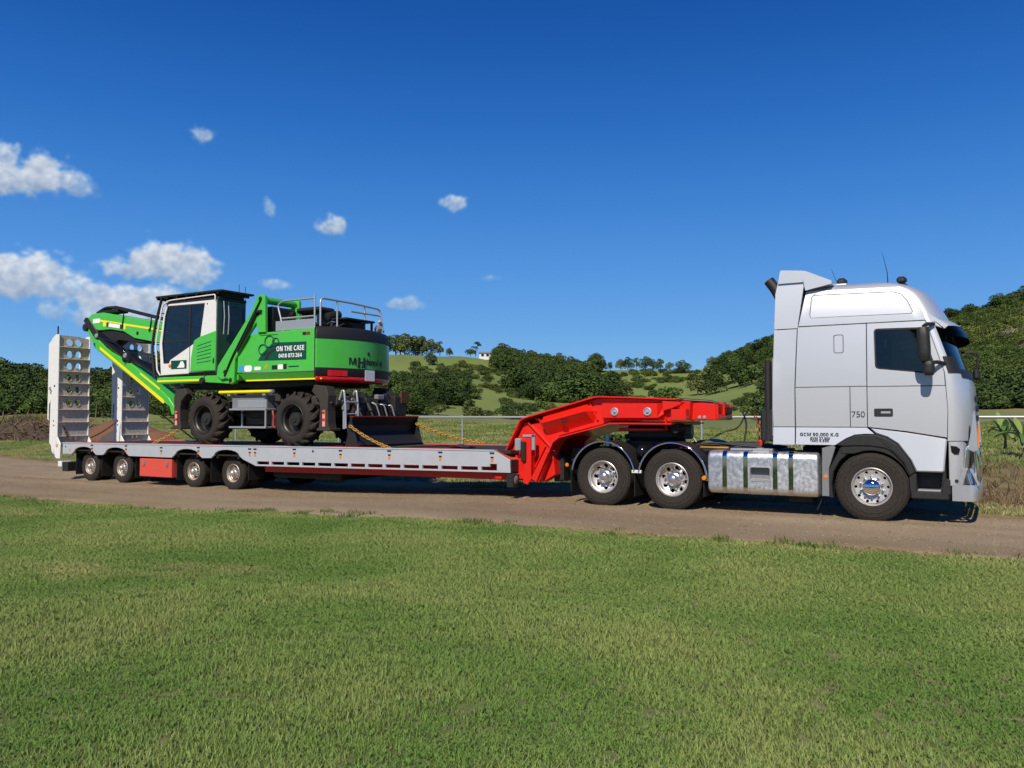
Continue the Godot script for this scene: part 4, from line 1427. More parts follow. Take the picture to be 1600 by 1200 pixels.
	sides("side_fairing", P2([3.035, 1.74, 3.05, 2.3, 3.075, 3.035, 3.44, 3.038, 3.39, 2.1, 3.383, 1.458, 3.045, 1.458]), [], pm, o, zbulge)
	sides("side_fairing", P2([3.078, 3.048, 3.1, 3.63, 3.14, 3.815, 3.56, 3.79, 3.45, 3.048]), [], pm, o, zflat)
	sides("side_fairing", P2([3.04, 1.165, 3.04, 1.448, 3.383, 1.448, 3.383, 1.165]), [], pm, o, Z0)
	# roof spoiler
	s = S.call()
	var sp := []
	for k in 13:
		var u := k / 12.0
		var z := -2.5 * u
		var e := 0.12 * pow(absf(u * 2.0 - 1.0), 6.0)
		var r := PackedVector3Array()
		for v in [[3.15, 3.80], [3.185, 4.0], [3.2, 4.02], [3.55, 3.985], [3.6, 3.97], [3.98, 3.79], [3.98, 3.74], [3.58, 3.66], [3.56, 3.8]]:
			r.append(Vector3(v[0], v[1] - (e * 0.05), z if k > 0 and k < 12 else z))
		sp.append(r)
	s.loft(sp, true, true, true)
	put("roof_spoiler", s.mesh(), pm, o)
	# high roof side with its pressed panel
	var hr := P2([3.462, 3.076, 3.575, 3.64, 3.66, 3.655, 4.9, 3.625, 5.06, 3.55, 5.175, 3.4, 5.27, 3.2, 5.305, 3.076])
	var inner := P2([3.66, 3.2, 3.64, 3.24, 3.665, 3.54, 3.7, 3.575, 4.86, 3.545, 4.98, 3.5, 5.07, 3.38, 5.14, 3.22, 5.12, 3.185])
	sides("roof_panel", hr, [inner], pm, o, zlean, 0.09, 0.03, 0.006)
	var zin := func(x: float, y: float) -> float: return zlean(x, y) - 0.006
	sides("pressed_panel", Sh.inset(inner, 0.004), [], pm, o, zin, 0.09, 0.02, 0.005)
	sides("sleeper_panel", P2([3.403, 2.094, 3.45, 3.065, 4.48, 3.065, 4.473, 2.094]), [rrect(4.0, 2.62, 4.145, 2.91, 0.03)], pm, o, zbulge, 0.2, 0.03, 0.006, [4.07], [2.76])
	sides("vent_cover", rrect(4.007, 2.627, 4.138, 2.903, 0.026), [], pm, o, zbulge, 0.0, 0.03, 0.006)
	sides("locker_door", P2([3.4, 1.458, 3.403, 2.085, 4.226, 2.085, 4.222, 1.458]), [], pm, o, zbulge)
	var pil := sides("pillar_panel", P2([4.232, 1.458, 4.235, 2.085, 4.473, 2.085, 4.47, 1.458]), [], pm, o, zbulge)
	lettering("750", 0.085, Vector3(4.245, 1.655, 0.002), 0.0, M.print_black, pil, 1.05, "Droid Sans", 400)
	var sill := sides("sill_panel", P2([3.4, 1.17, 3.4, 1.448, 4.465, 1.448, 4.57, 1.352, 4.44, 1.352, 4.29, 1.338, 4.16, 1.28, 4.02, 1.185, 4.0, 1.17]), [], pm, o, Z0)
	lettering("GCM 90,000 K.G", 0.056, Vector3(3.46, 1.335, -0.009), 0.0, M.print_black, sill, 1.05)
	lettering("GVM", 0.04, Vector3(3.62, 1.275, -0.002), 0.0, M.print_black, sill, 1.0)
	lettering("27,500", 0.04, Vector3(3.76, 1.275, -0.002), 0.0, M.print_black, sill, 1.0)
	lettering("TARE", 0.04, Vector3(3.62, 1.235, 0.001), 0.0, M.print_black, sill, 0.95)
	lettering("9,500", 0.04, Vector3(3.76, 1.235, 0.001), 0.0, M.print_black, sill, 1.1)
	var fz := func(x: float, y: float) -> float: return -0.35 * pow(maxf(0.0, x - 5.36), 2.0) - 0.06 * maxf(0.0, y - 0.8)
	sides("front_fender", P2([4.505, 1.448, 5.0, 1.385, 5.545, 1.29, 5.565, 1.27, 5.52, 0.81, 5.49, 0.79, 5.145, 0.79, 5.075, 0.955, 4.9, 1.2, 4.75, 1.3, 4.6, 1.352]), [], pm, o, fz, 0.1, 0.05, 0.02)
	# door: lower skin and window frame
	var door := sides("door", P2([4.481, 1.459, 4.483, 2.078, 5.56, 2.078, 5.582, 1.72, 5.565, 1.31, 5.0, 1.402]), [], pm, o, zbulge)
	var win := P2([4.6, 2.4, 4.59, 2.93, 4.605, 2.965, 4.64, 2.975, 5.22, 2.965, 5.255, 2.945, 5.3, 2.8, 5.42, 2.4, 5.43, 2.3, 5.4, 2.262, 4.65, 2.352, 4.615, 2.366])
	sides("door_frame", P2([4.483, 2.086, 4.49, 3.066, 5.3, 3.066, 5.325, 3.02, 5.545, 2.29, 5.555, 2.086]), [win], pm, o, zbulge, 0.0, 0.04, 0.006, [4.7, 4.9, 5.1, 5.3], [2.2, 2.45, 2.65, 2.85])
	var zw := func(x: float, y: float) -> float: return zbulge(x, y) - 0.03
	sides("side_window", win, [], M.glass, o, zw, 0.0, 0.004, 0.0)
	s = S.call()
	s.panel(win, [Sh.inset(win, 0.02)], 0.012, 0.0, zbulge, 0.0, [4.7, 4.9, 5.1, 5.3], [2.35, 2.6, 2.85], zx(Vector3(0, 0, -0.012)))
	put("window_seal", s.mesh(), M.black_plastic, o)
	s = S.call()
	s.panel(rrect(4.575, 1.625, 4.84, 1.745, 0.02), [], 0.02, 0.004, null, 0.0, [], [], zx(Vector3(0, 0, 0.004)))
	var dh := put("handle", s.mesh(), M.black_plastic, door)
	s = S.call()
	s.box(Vector3(4.67, 1.665, 0.002), Vector3(4.81, 1.7, 0.014), 0.006)
	put("handle_bar", s.mesh(), M.galvanised, o)
	# front: painted nose, windscreen, roof
	s = S.call()
	patch(s, [1.26, 1.45, 1.7, 1.9, 2.08, 2.2, 2.28], 0.0, 1.0, 40, 0.0)
	put("nose_panel", s.mesh(), pm, o)
	s = S.call()
	patch(s, [2.28, 2.5, 2.75, 3.0, 3.06], 0.0, 0.085, 4, 0.0)
	patch(s, [2.28, 2.5, 2.75, 3.0, 3.06], 0.915, 1.0, 4, 0.0)
	patch(s, [3.06, 3.12, 3.2, 3.3, 3.4, 3.5, 3.56, 3.62], 0.0, 1.0, 40, 0.0)
	put("roof_front", s.mesh(), pm, o)
	s = S.call()
	patch(s, [2.3, 2.5, 2.75, 3.0, 3.06], 0.085, 0.915, 34, -0.004)
	put("windscreen", s.mesh(), M.glass, o)
	s = S.call()
	patch(s, [2.27, 2.36, 2.52], 0.03, 0.2, 8, 0.014)
	patch(s, [2.2, 2.27, 2.33], 0.2, 0.97, 30, 0.016)
	put("windscreen_cowl", s.mesh(), M.black_plastic, o)
	s = S.call()
	for y0 in [1.4, 1.55, 1.7, 1.85]:
		patch(s, [y0, y0 + 0.09], 0.38, 0.62, 12, 0.012)
	put("front_grille", s.mesh(), M.black_plastic, o)
	var rings := []
	for q in [[3.615, 0.085, 5.23, 4.93, 3.56], [3.665, 0.13, 5.14, 4.86, 3.57], [3.72, 0.25, 4.98, 4.7, 3.6], [3.76, 0.4, 4.8, 4.5, 3.66], [3.785, 0.65, 4.55, 4.3, 3.75], [3.8, 1.0, 4.2, 4.1, 3.95]]:
		var r := PackedVector3Array()
		var y: float = q[0]
		for i in 9:
			r.append(Vector3(lerpf(q[4], q[3], i / 8.0), y, -q[1]))
		for i in range(1, 24):
			var t := i / 24.0
			var m := t if t <= 0.5 else 1.0 - t
			var th := m * PI
			var z: float = -q[1] - (1.25 - q[1]) * (1.0 - pow(cos(th), 0.75))
			r.append(Vector3(q[3] + (q[2] - q[3]) * pow(sin(th), 0.8), y, z if t <= 0.5 else -2.5 - z))
		for i in 9:
			r.append(Vector3(lerpf(q[3], q[4], i / 8.0), y, -2.5 + q[1]))
		rings.append(r)
	s = S.call()
	s.loft(rings, true, true)
	put("roof", s.mesh(), pm, o)
	# sun visor on its white brackets
	s = S.call()
	for z in [-0.03, -2.43]:
		s.prism(P2([5.3, 3.03, 5.3, 3.14, 5.36, 3.17, 5.62, 2.98, 5.56, 2.93, 5.42, 2.99]), z, z - 0.05, 0.008)
	put("visor_bracket", s.mesh(), pm, o)
	s = S.call()
	var vr := []
	var vc := []
	M.tinted_visor.roughness = 0.22
	for q in [[3.1, 0.0], [3.06, 0.09], [2.99, 0.17], [2.9, 0.23], [2.83, 0.25]]:
		var r := PackedVector3Array()
		for i in 25:
			var t := i / 24.0
			var b := nose(3.08, 0.06 + 0.88 * t)
			var mid_ := sin(PI * t)
			r.append(Vector3(b.x + q[1] * (0.85 + 0.15 * mid_) + 0.02, q[0] - 0.03 * pow(1.0 - mid_, 2.0), b.z + (0.5 - t) * 0.1 * q[1]))
		vr.append(r)
		if q[1] < 0.18:
			var lifted := PackedVector3Array()
			for v in r:
				lifted.append(v + Vector3(0.004, 0.006, 0))
			vc.append(lifted)
	s.loft(vr, false)
	put("sun_visor", s.mesh(), M.tinted_visor, o)
	s = S.call()
	s.loft(vc, false)
	put("visor_cover", s.mesh(), pm, o)
	# cab inside
	s = S.call()
	for z in [-0.72, -1.8]:
		s.box(Vector3(4.45, 1.85, z - 0.26), Vector3(4.6, 2.62, z + 0.26), 0.05, Transform3D())
		s.box(Vector3(4.45, 2.64, z - 0.14), Vector3(4.57, 2.84, z + 0.14), 0.05)
		s.box(Vector3(4.5, 1.7, z - 0.26), Vector3(5.0, 1.86, z + 0.26), 0.05)
	put("seat", s.mesh(), M.seat, o)
	s = S.call()
	s.lathe([Vector2(0.23, -0.015), Vector2(0.245, 0.0), Vector2(0.23, 0.015), Vector2(0.215, 0.0), Vector2(0.23, -0.015)], Transform3D(Basis(Vector3(0, 0, 1), 0.7) * Basis(Vector3(1, 0, 0), PI / 2), Vector3(5.12, 2.28, -0.72)), 28)
	s.tube([Vector3(5.12, 2.28, -0.72), Vector3(5.4, 2.0, -0.72)], 0.03, 8)
	put("steering_wheel", s.mesh(), M.grey_paint, o)
	s = S.call()
	s.box(Vector3(5.25, 1.9, -2.35), Vector3(5.55, 2.25, -0.15), 0.06)
	put("dashboard", s.mesh(), M.seat, o)
	# mirrors
	for side in [0, 1]:
		var x := Transform3D() if side == 0 else FAR
		var mr := sub("mirror", o, Vector3(5.3, 2.6, 0.2 if side == 0 else -2.7))
		s = S.call()
		var soft := func(c: Vector3, w: float, hh: float, d: float, lean: float) -> Array:
			var rr := []
			for k in 9:
				var u := -1.0 + 2.0 * k / 8.0
				var g := pow(1.0 - pow(absf(u), 5.0), 0.4) if absf(u) < 0.999 else 0.55
				var pr := PackedVector3Array()
				for v in rrect(-w, -d, w, d, minf(w, d) * 0.7, 4):
					pr.append(x * (c + Vector3(v.x * lerpf(0.55, 1.0, g) + lean * u, u * hh, v.y * lerpf(0.55, 1.0, g))))
				rr.append(pr)
			return rr
		s.loft(soft.call(Vector3(5.3, 2.69, 0.24), 0.085, 0.25, 0.13, -0.01), true, true)
		s.loft(soft.call(Vector3(5.36, 2.335, 0.24), 0.07, 0.105, 0.11, 0.0), true, true)
		put("housing", s.mesh(), M.black_plastic, mr)
		s = S.call()
		s.tube([x * Vector3(5.3, 2.96, 0.2), x * Vector3(5.33, 3.0, 0.12), x * Vector3(5.42, 3.01, 0.0)], 0.03, 8)
		s.tube([x * Vector3(5.38, 2.42, 0.2), x * Vector3(5.46, 2.43, 0.1), x * Vector3(5.56, 2.41, -0.03)], 0.03, 8)
		s.tube([x * Vector3(5.32, 2.96, 0.22), x * Vector3(5.33, 2.4, 0.22)], 0.02, 8)
		put("arm", s.mesh(), M.black_plastic, mr)
	s = S.call()
	s.tube(bend(P3([5.6, 2.72, -2.3, 5.95, 2.72, -2.35, 5.92, 2.42, -2.35]), 0.08), 0.018, 8)
	s.box(Vector3(5.86, 2.24, -2.48), Vector3(5.98, 2.42, -2.22), 0.04)
	put("front_mirror", s.mesh(), M.black_plastic, o)
	# on the roof
	for q in [[3.92, 3.78, -0.9], [4.83, 3.73, -0.9]]:
		s = S.call()
		s.box(Vector3(q[0], q[1], q[2] - 0.1), Vector3(q[0] + 0.17, q[1] + 0.035, q[2] + 0.1), 0.01)
		s.box(Vector3(q[0] + 0.01, q[1] + 0.055, q[2] - 0.09), Vector3(q[0] + 0.16, q[1] + 0.16, q[2] + 0.09), 0.035)
		put("beacon", s.mesh(), M.black_plastic, o)
	s = S.call()
	s.box(Vector3(3.925, 3.812, -1.0), Vector3(4.085, 3.84, -0.79), 0.006)
	put("beacon_base", s.mesh(), M.lamp_white, o)
	s = S.call()
	s.tube([Vector3(4.7, 3.76, -1.0), Vector3(4.69, 4.0, -1.0), Vector3(4.62, 4.34, -1.0)], 0.01, 6, 0.003)
	s.tube([Vector3(3.94, 3.8, -1.0), Vector3(3.82, 4.13, -1.0)], 0.007, 6, 0.003)
	put("aerial", s.mesh(), M.black_plastic, o)
	# wheel arch
	var arc := func(r: float, a0: float, a1: float, n: int) -> PackedVector2Array:
		var p := PackedVector2Array()
		for i in n + 1:
			var a := deg_to_rad(lerpf(a0, a1, float(i) / n))
			p.append(Vector2(4.52 + cos(a) * r, 0.535 + sin(a) * r))
		return p
	var outer := P2([4.02, 1.175, 4.16, 1.268, 4.29, 1.328, 4.44, 1.342, 4.6, 1.342, 4.75, 1.29, 4.895, 1.19, 5.065, 0.948, 5.135, 0.78])
	var midl := P2([5.06, 0.72, 4.96, 0.93, 4.86, 1.05, 4.72, 1.13, 4.5, 1.16, 4.3, 1.16, 4.12, 1.15])
	var up := outer.duplicate()
	up.append_array(midl)
	var lo := midl.duplicate()
	lo.append_array(P2([4.08, 1.14, 4.09, 1.03, 4.28, 1.04]))
	lo.append_array(arc.call(0.558, 100.0, 24.0, 10))

	for x in [Transform3D(), FAR]:
		s = S.call()
		s.prism(up, 0.03, -0.1, 0.02, x)
		s.prism(lo, 0.012, -0.1, 0.012, x)
		s.prism(P2([3.905, 0.34, 3.905, 0.8, 4.07, 1.13, 4.2, 1.05, 4.06, 0.92, 3.97, 0.75, 3.94, 0.55, 3.96, 0.34]), 0.0, -0.5, 0.012, x)
		s.lathe([Vector2(0.6, -0.02), Vector2(0.6, -0.72)], Transform3D(x.basis, x * Vector3(4.52, 0.56, 0)), 24, deg_to_rad(5.0), deg_to_rad(180.0))
		put("wheel_arch", s.mesh(), M.black_plastic, o)
		s = S.call()
		s.box(Vector3(5.06, 0.38, -0.32), Vector3(5.58, 0.5, 0.0), 0.02, x)
		s.prism(P2([5.06, 0.48, 5.15, 0.48, 5.15, 0.75, 5.1, 0.78, 5.04, 0.78]), 0.0, -0.32, 0.01, x)
		s.prism(P2([5.48, 0.48, 5.6, 0.46, 5.6, 0.68, 5.54, 0.7, 5.5, 0.64]), 0.0, -0.32, 0.01, x)
		s.box(Vector3(5.06, 0.48, -0.36), Vector3(5.6, 1.25, -0.3), 0.01, x)
		var st_ := put("cab_step", s.mesh(), M.black_plastic, o)
		s = S.call()
		s.box(Vector3(5.16, 0.5, -0.22), Vector3(5.47, 0.525, -0.01), 0.006, x)
		put("tread", s.mesh(), M.galvanised, st_)
	# bumper side with lamp, bull bar
	s = S.call()
	var bl := []
	for y in [0.6, 0.62, 0.9, 1.2, 1.25]:
		var e := 0.0 if y > 0.61 and y < 1.24 else 0.015
		var r := PackedVector3Array()
		for i in 31:
			var t := i / 30.0
			var m := t if t <= 0.5 else 1.0 - t
			var th := m * PI
			var z := -0.03 - 1.22 * (1.0 - pow(cos(th), 0.5))
			r.append(Vector3(5.6 + 0.24 * pow(sin(th), 0.6) - e, y, z if t <= 0.5 else -2.5 - z))
		bl.append(r)
	s.loft(bl, false)
	s.box(Vector3(5.585, 0.6, -0.25), Vector3(5.61, 1.25, -0.03), 0.005)
	var bp := put("front_bumper", s.mesh(), M.silver_bumper, o)
	s = S.call()
	s.prism(P2([5.61, 1.19, 5.62, 1.1, 5.66, 1.06, 5.72, 1.08, 5.735, 1.14, 5.69, 1.18]), -0.012, -0.12, 0.01)
	put("headlamp", s.mesh(), M.black_gloss, bp)
	s = S.call()
	s.lathe([Vector2(0, 0.012), Vector2(0.022, 0.012), Vector2(0.026, 0.0), Vector2(0.026, -0.05)], zx(Vector3(5.68, 0.67, -0.035)), 16)
	put("bumper_plug", s.mesh(), M.black_plastic, bp)
	var bb := sub("bull_bar", o, Vector3(5.8, 0.6, -1.25))
	s = S.call()
	var pl := func(y: float, g: float) -> PackedVector3Array:
		var r := PackedVector3Array()
		r.append(Vector3(5.62, y, -0.03))
		for i in 31:
			var t := i / 30.0
			var m := t if t <= 0.5 else 1.0 - t
			var th := m * PI
			var z := -0.03 - 1.22 * (1.0 - pow(cos(th), 0.42))
			r.append(Vector3(5.84 + 0.15 * pow(sin(th), 0.55) * g, y, z if t <= 0.5 else -2.5 - z))
		r.append(Vector3(5.62, y, -2.47))
		return r
	s.loft([pl.call(0.375, 0.9), pl.call(0.39, 1.0), pl.call(0.6, 1.0), pl.call(0.615, 0.9)], false)
	put("lower_plate", s.mesh(), M.bar_alloy, bb)
	s = S.call()
	for z in [-0.08, -2.36]:
		s.prism(P2([5.83, 1.14, 5.885, 1.45, 5.915, 1.7, 5.935, 1.7, 5.96, 1.4, 5.97, 1.12, 5.9, 1.1]), z, z - 0.06, 0.01)
	put("wing_plate", s.mesh(), M.bar_alloy, bb)
	for z in [-0.14, -0.6, -1.9, -2.36]:
		s = S.call()
		s.tube(bend(P3([5.85, 0.6, z, 5.8, 0.8, z, 5.83, 1.16, z, 5.93, 1.2, z, 5.95, 0.9, z, 5.94, 0.6, z]), 0.1), 0.034, 12)
		put("hoop", s.mesh(), M.chrome, bb)
	for y in [1.15, 0.85]:
		s = S.call()
		s.tube([Vector3(5.95, y, -0.14), Vector3(5.98, y, -0.6), Vector3(5.98, y, -1.9), Vector3(5.95, y, -2.36)], 0.03, 12)
		put("cross_tube", s.mesh(), M.chrome, bb)
	s = S.call()
	s.prism(P2([5.7, 0.6, 5.76, 0.6, 5.82, 0.85, 5.76, 0.85]), -0.06, -0.16, 0.006)
	s.prism(P2([5.95, 0.6, 5.98, 0.62, 5.88, 0.86, 5.85, 0.84]), -0.08, -0.13, 0.006)
	put("strut", s.mesh(), M.bar_alloy, bb)
	s = S.call()
	s.box(Vector3(5.962, 1.16, -0.14), Vector3(5.985, 1.5, -0.09), 0.006)
	put("marker_lamp", s.mesh(), M.amber, bb)
	s = S.call()
	s.box(Vector3(5.75, 0.85, -2.2), Vector3(5.86, 1.5, -0.3), 0.02)
	put("radiator_grille", s.mesh(), M.black_plastic, o)

# ---------------------------------------------------------------- the low loader trailer (3 m wide: z 0 to -3)
const TFAR := Transform3D(Vector3(1, 0, 0), Vector3(0, 1, 0), Vector3(0, 0, -1), Vector3(0, 0, -3.0))

func deck_y(x: float) -> float:
	return 0.87 + (x + 16.65) * 0.00541

func build_trailer() -> void:
	rng.seed = 9
	var o := thing("low_loader_trailer", Vector3(-9, -0.17, -1.5), "grey four-axle low loader trailer with red gooseneck and raised white ramps", "trailer")
	var S := func() -> Sh: return Sh.new()
	var s: Sh
	# side rails with wheel arches and slots
	var arch := func(c: float) -> Array:
		var p := []
		var y0 := deck_y(c) - 0.285
		p.append_array([c - 0.56, y0 - 0.02])
		for i in 9:
			var a := PI - PI * (i + 0.5) / 9.0
			p.append_array([c + cos(a) * 0.46, y0 + pow(sin(a), 0.7) * 0.205 - 0.01])
		p.append_array([c + 0.56, y0 - 0.02])
		return p
	var pts := [-16.65, deck_y(-16.65), -16.65, 0.57]
	for c in [-15.66, -14.24]:
		pts.append_array(arch.call(c))
	pts.append_array([-13.6, 0.575, -11.95, 0.575])
	for c in [-11.36, -9.92]:
		pts.append_array(arch.call(c))
	pts.append_array([-8.92, 0.455, -1.94, 0.53, -1.95, 0.78, -2.3, deck_y(-2.3)])
	var slots := []
	var xs := []
	for i in range(0, 28, 2):   # fourteen slots, evenly stepped along the rail
		var x0 := -8.88 + 0.482 * (i / 2.0)
		var y := 0.495 + (x0 + 8.88) * 0.0105
		slots.append(P2([x0, y, x0 + 0.4, y + 0.004, x0 + 0.4, y + 0.074, x0, y + 0.07]) if i < 26 else P2([x0, y, x0 + 0.36, y + 0.004, x0 + 0.36, y + 0.13, x0 + 0.2, y + 0.13, x0 + 0.2, y + 0.074, x0, y + 0.07]))
		xs.append(x0 + 0.2)
	for k in 2:
		s = S.call()
		s.panel(P2(pts), slots, 0.05, 0.006, null, 0.0, xs, [], Transform3D() if k == 0 else TFAR)
		put("side_rail", s.mesh(), M.rail_grey, o)
		s = S.call()
		s.prism(P2([-16.66, deck_y(-16.66) - 0.005, -16.66, deck_y(-16.66) + 0.02, -2.3, deck_y(-2.3) + 0.02, -2.3, deck_y(-2.3) - 0.005]), 0.012, -0.12, 0.005, Transform3D() if k == 0 else TFAR)
		put("coaming", s.mesh(), M.rail_grey, o)
		# red edge strip of the deck, in lengths
		for q in [[-16.6, -10.4], [-9.2, -8.0], [-7.0, -5.0], [-4.8, -3.2]]:
			s = S.call()
			s.prism(P2([q[0], deck_y(q[0]), q[0], deck_y(q[0]) + 0.022, q[1], deck_y(q[1]) + 0.022, q[1], deck_y(q[1])]), -0.1, -0.32, 0.006, Transform3D() if k == 0 else TFAR)
			put("deck_edge", s.mesh(), M.worn_red, o)
		# sill beam under the rail
		s = S.call()
		s.prism(P2([-8.9, 0.31, -8.9, 0.46, -1.95, 0.535, -1.95, 0.40, -2.2, 0.385]), -0.28, -0.42, 0.006, Transform3D() if k == 0 else TFAR)
		put("sill_beam", s.mesh(), M.red_paint, o)
	# deck: boards laid lengthwise over cross members
	for i in 9:
		s = S.call()
		var z0 := -0.1 - i * 0.312
		s.prism(P2([-16.6, deck_y(-16.6) - 0.06, -16.6, deck_y(-16.6) + rng.randf_range(0.006, 0.014), -2.0, deck_y(-2.0) + rng.randf_range(0.006, 0.014), -2.0, deck_y(-2.0) - 0.06]), z0, z0 - 0.298, 0.006)
		put("plank", s.mesh(), M.deck, o)
	for z in [-0.75, -2.1]:
		s = S.call()
		s.prism(P2([-16.5, 0.3, -16.5, 0.8, -2.0, 0.86, -2.0, 0.33, -8.0, 0.3]), z, z - 0.16, 0.01)
		put("chassis_beam", s.mesh(), M.red_paint, o)
	for i in 20:
		var x := -16.3 + 0.74 * i
		s = S.call()
		s.box(Vector3(x, 0.6, -2.9), Vector3(x + 0.08, 0.78, -0.08), 0.005)
		put("cross_member", s.mesh(), M.black_steel, o)
	# axles and wheels
	for x in [-15.66, -14.24, -11.36, -9.92]:
		s = S.call()
		s.tube([Vector3(x, 0.24, -0.5), Vector3(x, 0.24, -2.5)], 0.07, 8)
		s.box(Vector3(x - 0.5, 0.25, -0.95), Vector3(x + 0.3, 0.42, -0.8), 0.03)
		s.box(Vector3(x - 0.5, 0.25, -2.2), Vector3(x + 0.3, 0.42, -2.05), 0.03)
		put("axle", s.mesh(), M.black_steel, o)
		wheel(o, Vector3(x, 0.24, -0.2), "trailer")
		wheel(o, Vector3(x, 0.24, -2.8), "trailer", true)
		# inner wheel well
		s = S.call()
		s.box(Vector3(x - 0.6, 0.66, -0.95), Vector3(x + 0.6, 0.7, -0.07))
		s.box(Vector3(x - 0.6, 0.66, -2.93), Vector3(x + 0.6, 0.7, -2.05))
		put("wheel_well", s.mesh(), M.black_steel, o)
	for x in [-16.2, -15.02, -13.55, -11.9, -10.62, -9.3]:
		for z in [-0.12, -2.38]:
			s = S.call()
			s.box(Vector3(x, 0.0 if x != -9.3 else 0.1, z - 0.5), Vector3(x + 0.015, 0.6, z), 0.003)
			put("mud_flap", s.mesh(), M.black_plastic, o)
	# red tool box with two latches, spare tank behind
	s = S.call()
	s.box(Vector3(-13.26, 0.06, -0.5), Vector3(-11.98, 0.53, -0.03), 0.015)
	var tb := put("tool_box", s.mesh(), M.worn_red, o)
	for x in [-13.12, -12.2]:
		s = S.call()
		s.box(Vector3(x, 0.36, -0.03), Vector3(x + 0.09, 0.48, -0.012), 0.012)
		s.box(Vector3(x + 0.03, 0.33, -0.02), Vector3(x + 0.06, 0.42, 0.0), 0.006)
		put("latch", s.mesh(), M.grey_paint, tb)
	s = S.call()
	s.box(Vector3(-9.0, 0.16, -2.3), Vector3(-6.8, 0.5, -0.6), 0.04)
	s.box(Vector3(-13.2, 0.2, -2.4), Vector3(-12.0, 0.5, -0.7), 0.04)
	put("under_tank", s.mesh(), M.black_steel, o)
	# lashing slots with amber reflectors
	for q in [[-16.3, 0.73], [-15.28, 0.73], [-13.79, 0.74], [-12.35, 0.72], [-10.93, 0.75], [-9.12, 0.75], [-8.94, 0.75], [-7.67, 0.77], [-6.28, 0.77], [-4.92, 0.79], [-3.6, 0.79], [-2.36, 0.8]]:
		s = S.call()
		s.box(Vector3(q[0] - 0.03, q[1] - 0.07, -0.01), Vector3(q[0] + 0.03, q[1] - 0.005, 0.008), 0.006)
		put("reflector", s.mesh(), M.amber, o)
		if q[0] > -16:
			s = S.call()
			s.box(Vector3(q[0] - 0.035, q[1], -0.01), Vector3(q[0] + 0.035, q[1] + 0.035, 0.006), 0.004)
			s.box(Vector3(q[0] - 0.05, q[1] + 0.09, -0.02), Vector3(q[0] + 0.05, q[1] + 0.12, 0.014), 0.004)
			put("lashing_ring", s.mesh(), M.black_steel, o)
	s = S.call()
	s.lathe([Vector2(0, 0.004), Vector2(0.025, 0.004), Vector2(0.028, 0)], zx(Vector3(-7.1, 0.84, 0.002)), 12)
	s.lathe([Vector2(0, 0.004), Vector2(0.02, 0.004), Vector2(0.024, 0)], zx(Vector3(-16.5, 0.78, 0.002)), 12)
	put("drain_hole", s.mesh(), M.gap, o)
	# rear: lamp bar
	s = S.call()
	s.box(Vector3(-16.7, 0.08, -0.4), Vector3(-16.45, 0.34, -0.02), 0.02)
	put("tail_lamp", s.mesh(), M.black_plastic, o)
	s = S.call()
	s.box(Vector3(-16.9, 0.2, -0.3), Vector3(-16.72, 0.36, -0.02), 0.01)
	put("number_plate_box", s.mesh(), M.white_paint, o)
	# front end of the rails
	for k in 2:
		var xf := Transform3D() if k == 0 else TFAR
		s = S.call()
		s.box(Vector3(-1.99, 0.53, -0.3), Vector3(-1.92, 0.775, -0.004), 0.01, xf)
		s.box(Vector3(-2.05, 0.24, -0.28), Vector3(-1.9, 0.515, -0.02), 0.02, xf)
		var fb := put("rail_end", s.mesh(), M.black_plastic, o)
		s = S.call()
		s.lathe([Vector2(0, 0.012), Vector2(0.07, 0.01), Vector2(0.085, 0.0)], xf * Transform3D(Basis(Vector3.UP, PI / 2), Vector3(-1.9, 0.39, -0.15)), 20)
		put("front_lamp", s.mesh(), M.grey_paint, fb)
		s = S.call()
		s.quad(xf * Vector3(-2.3, 0.95, -0.3), xf * Vector3(-1.93, 0.785, -0.3), xf * Vector3(-1.93, 0.785, -0.02), xf * Vector3(-2.3, 0.95, -0.02))
		put("sloped_plate", s.mesh(), M.worn_red, fb)
	build_gooseneck(o)
	for k in 2:
		ramp(o, 0.0 if k == 0 else -2.0)

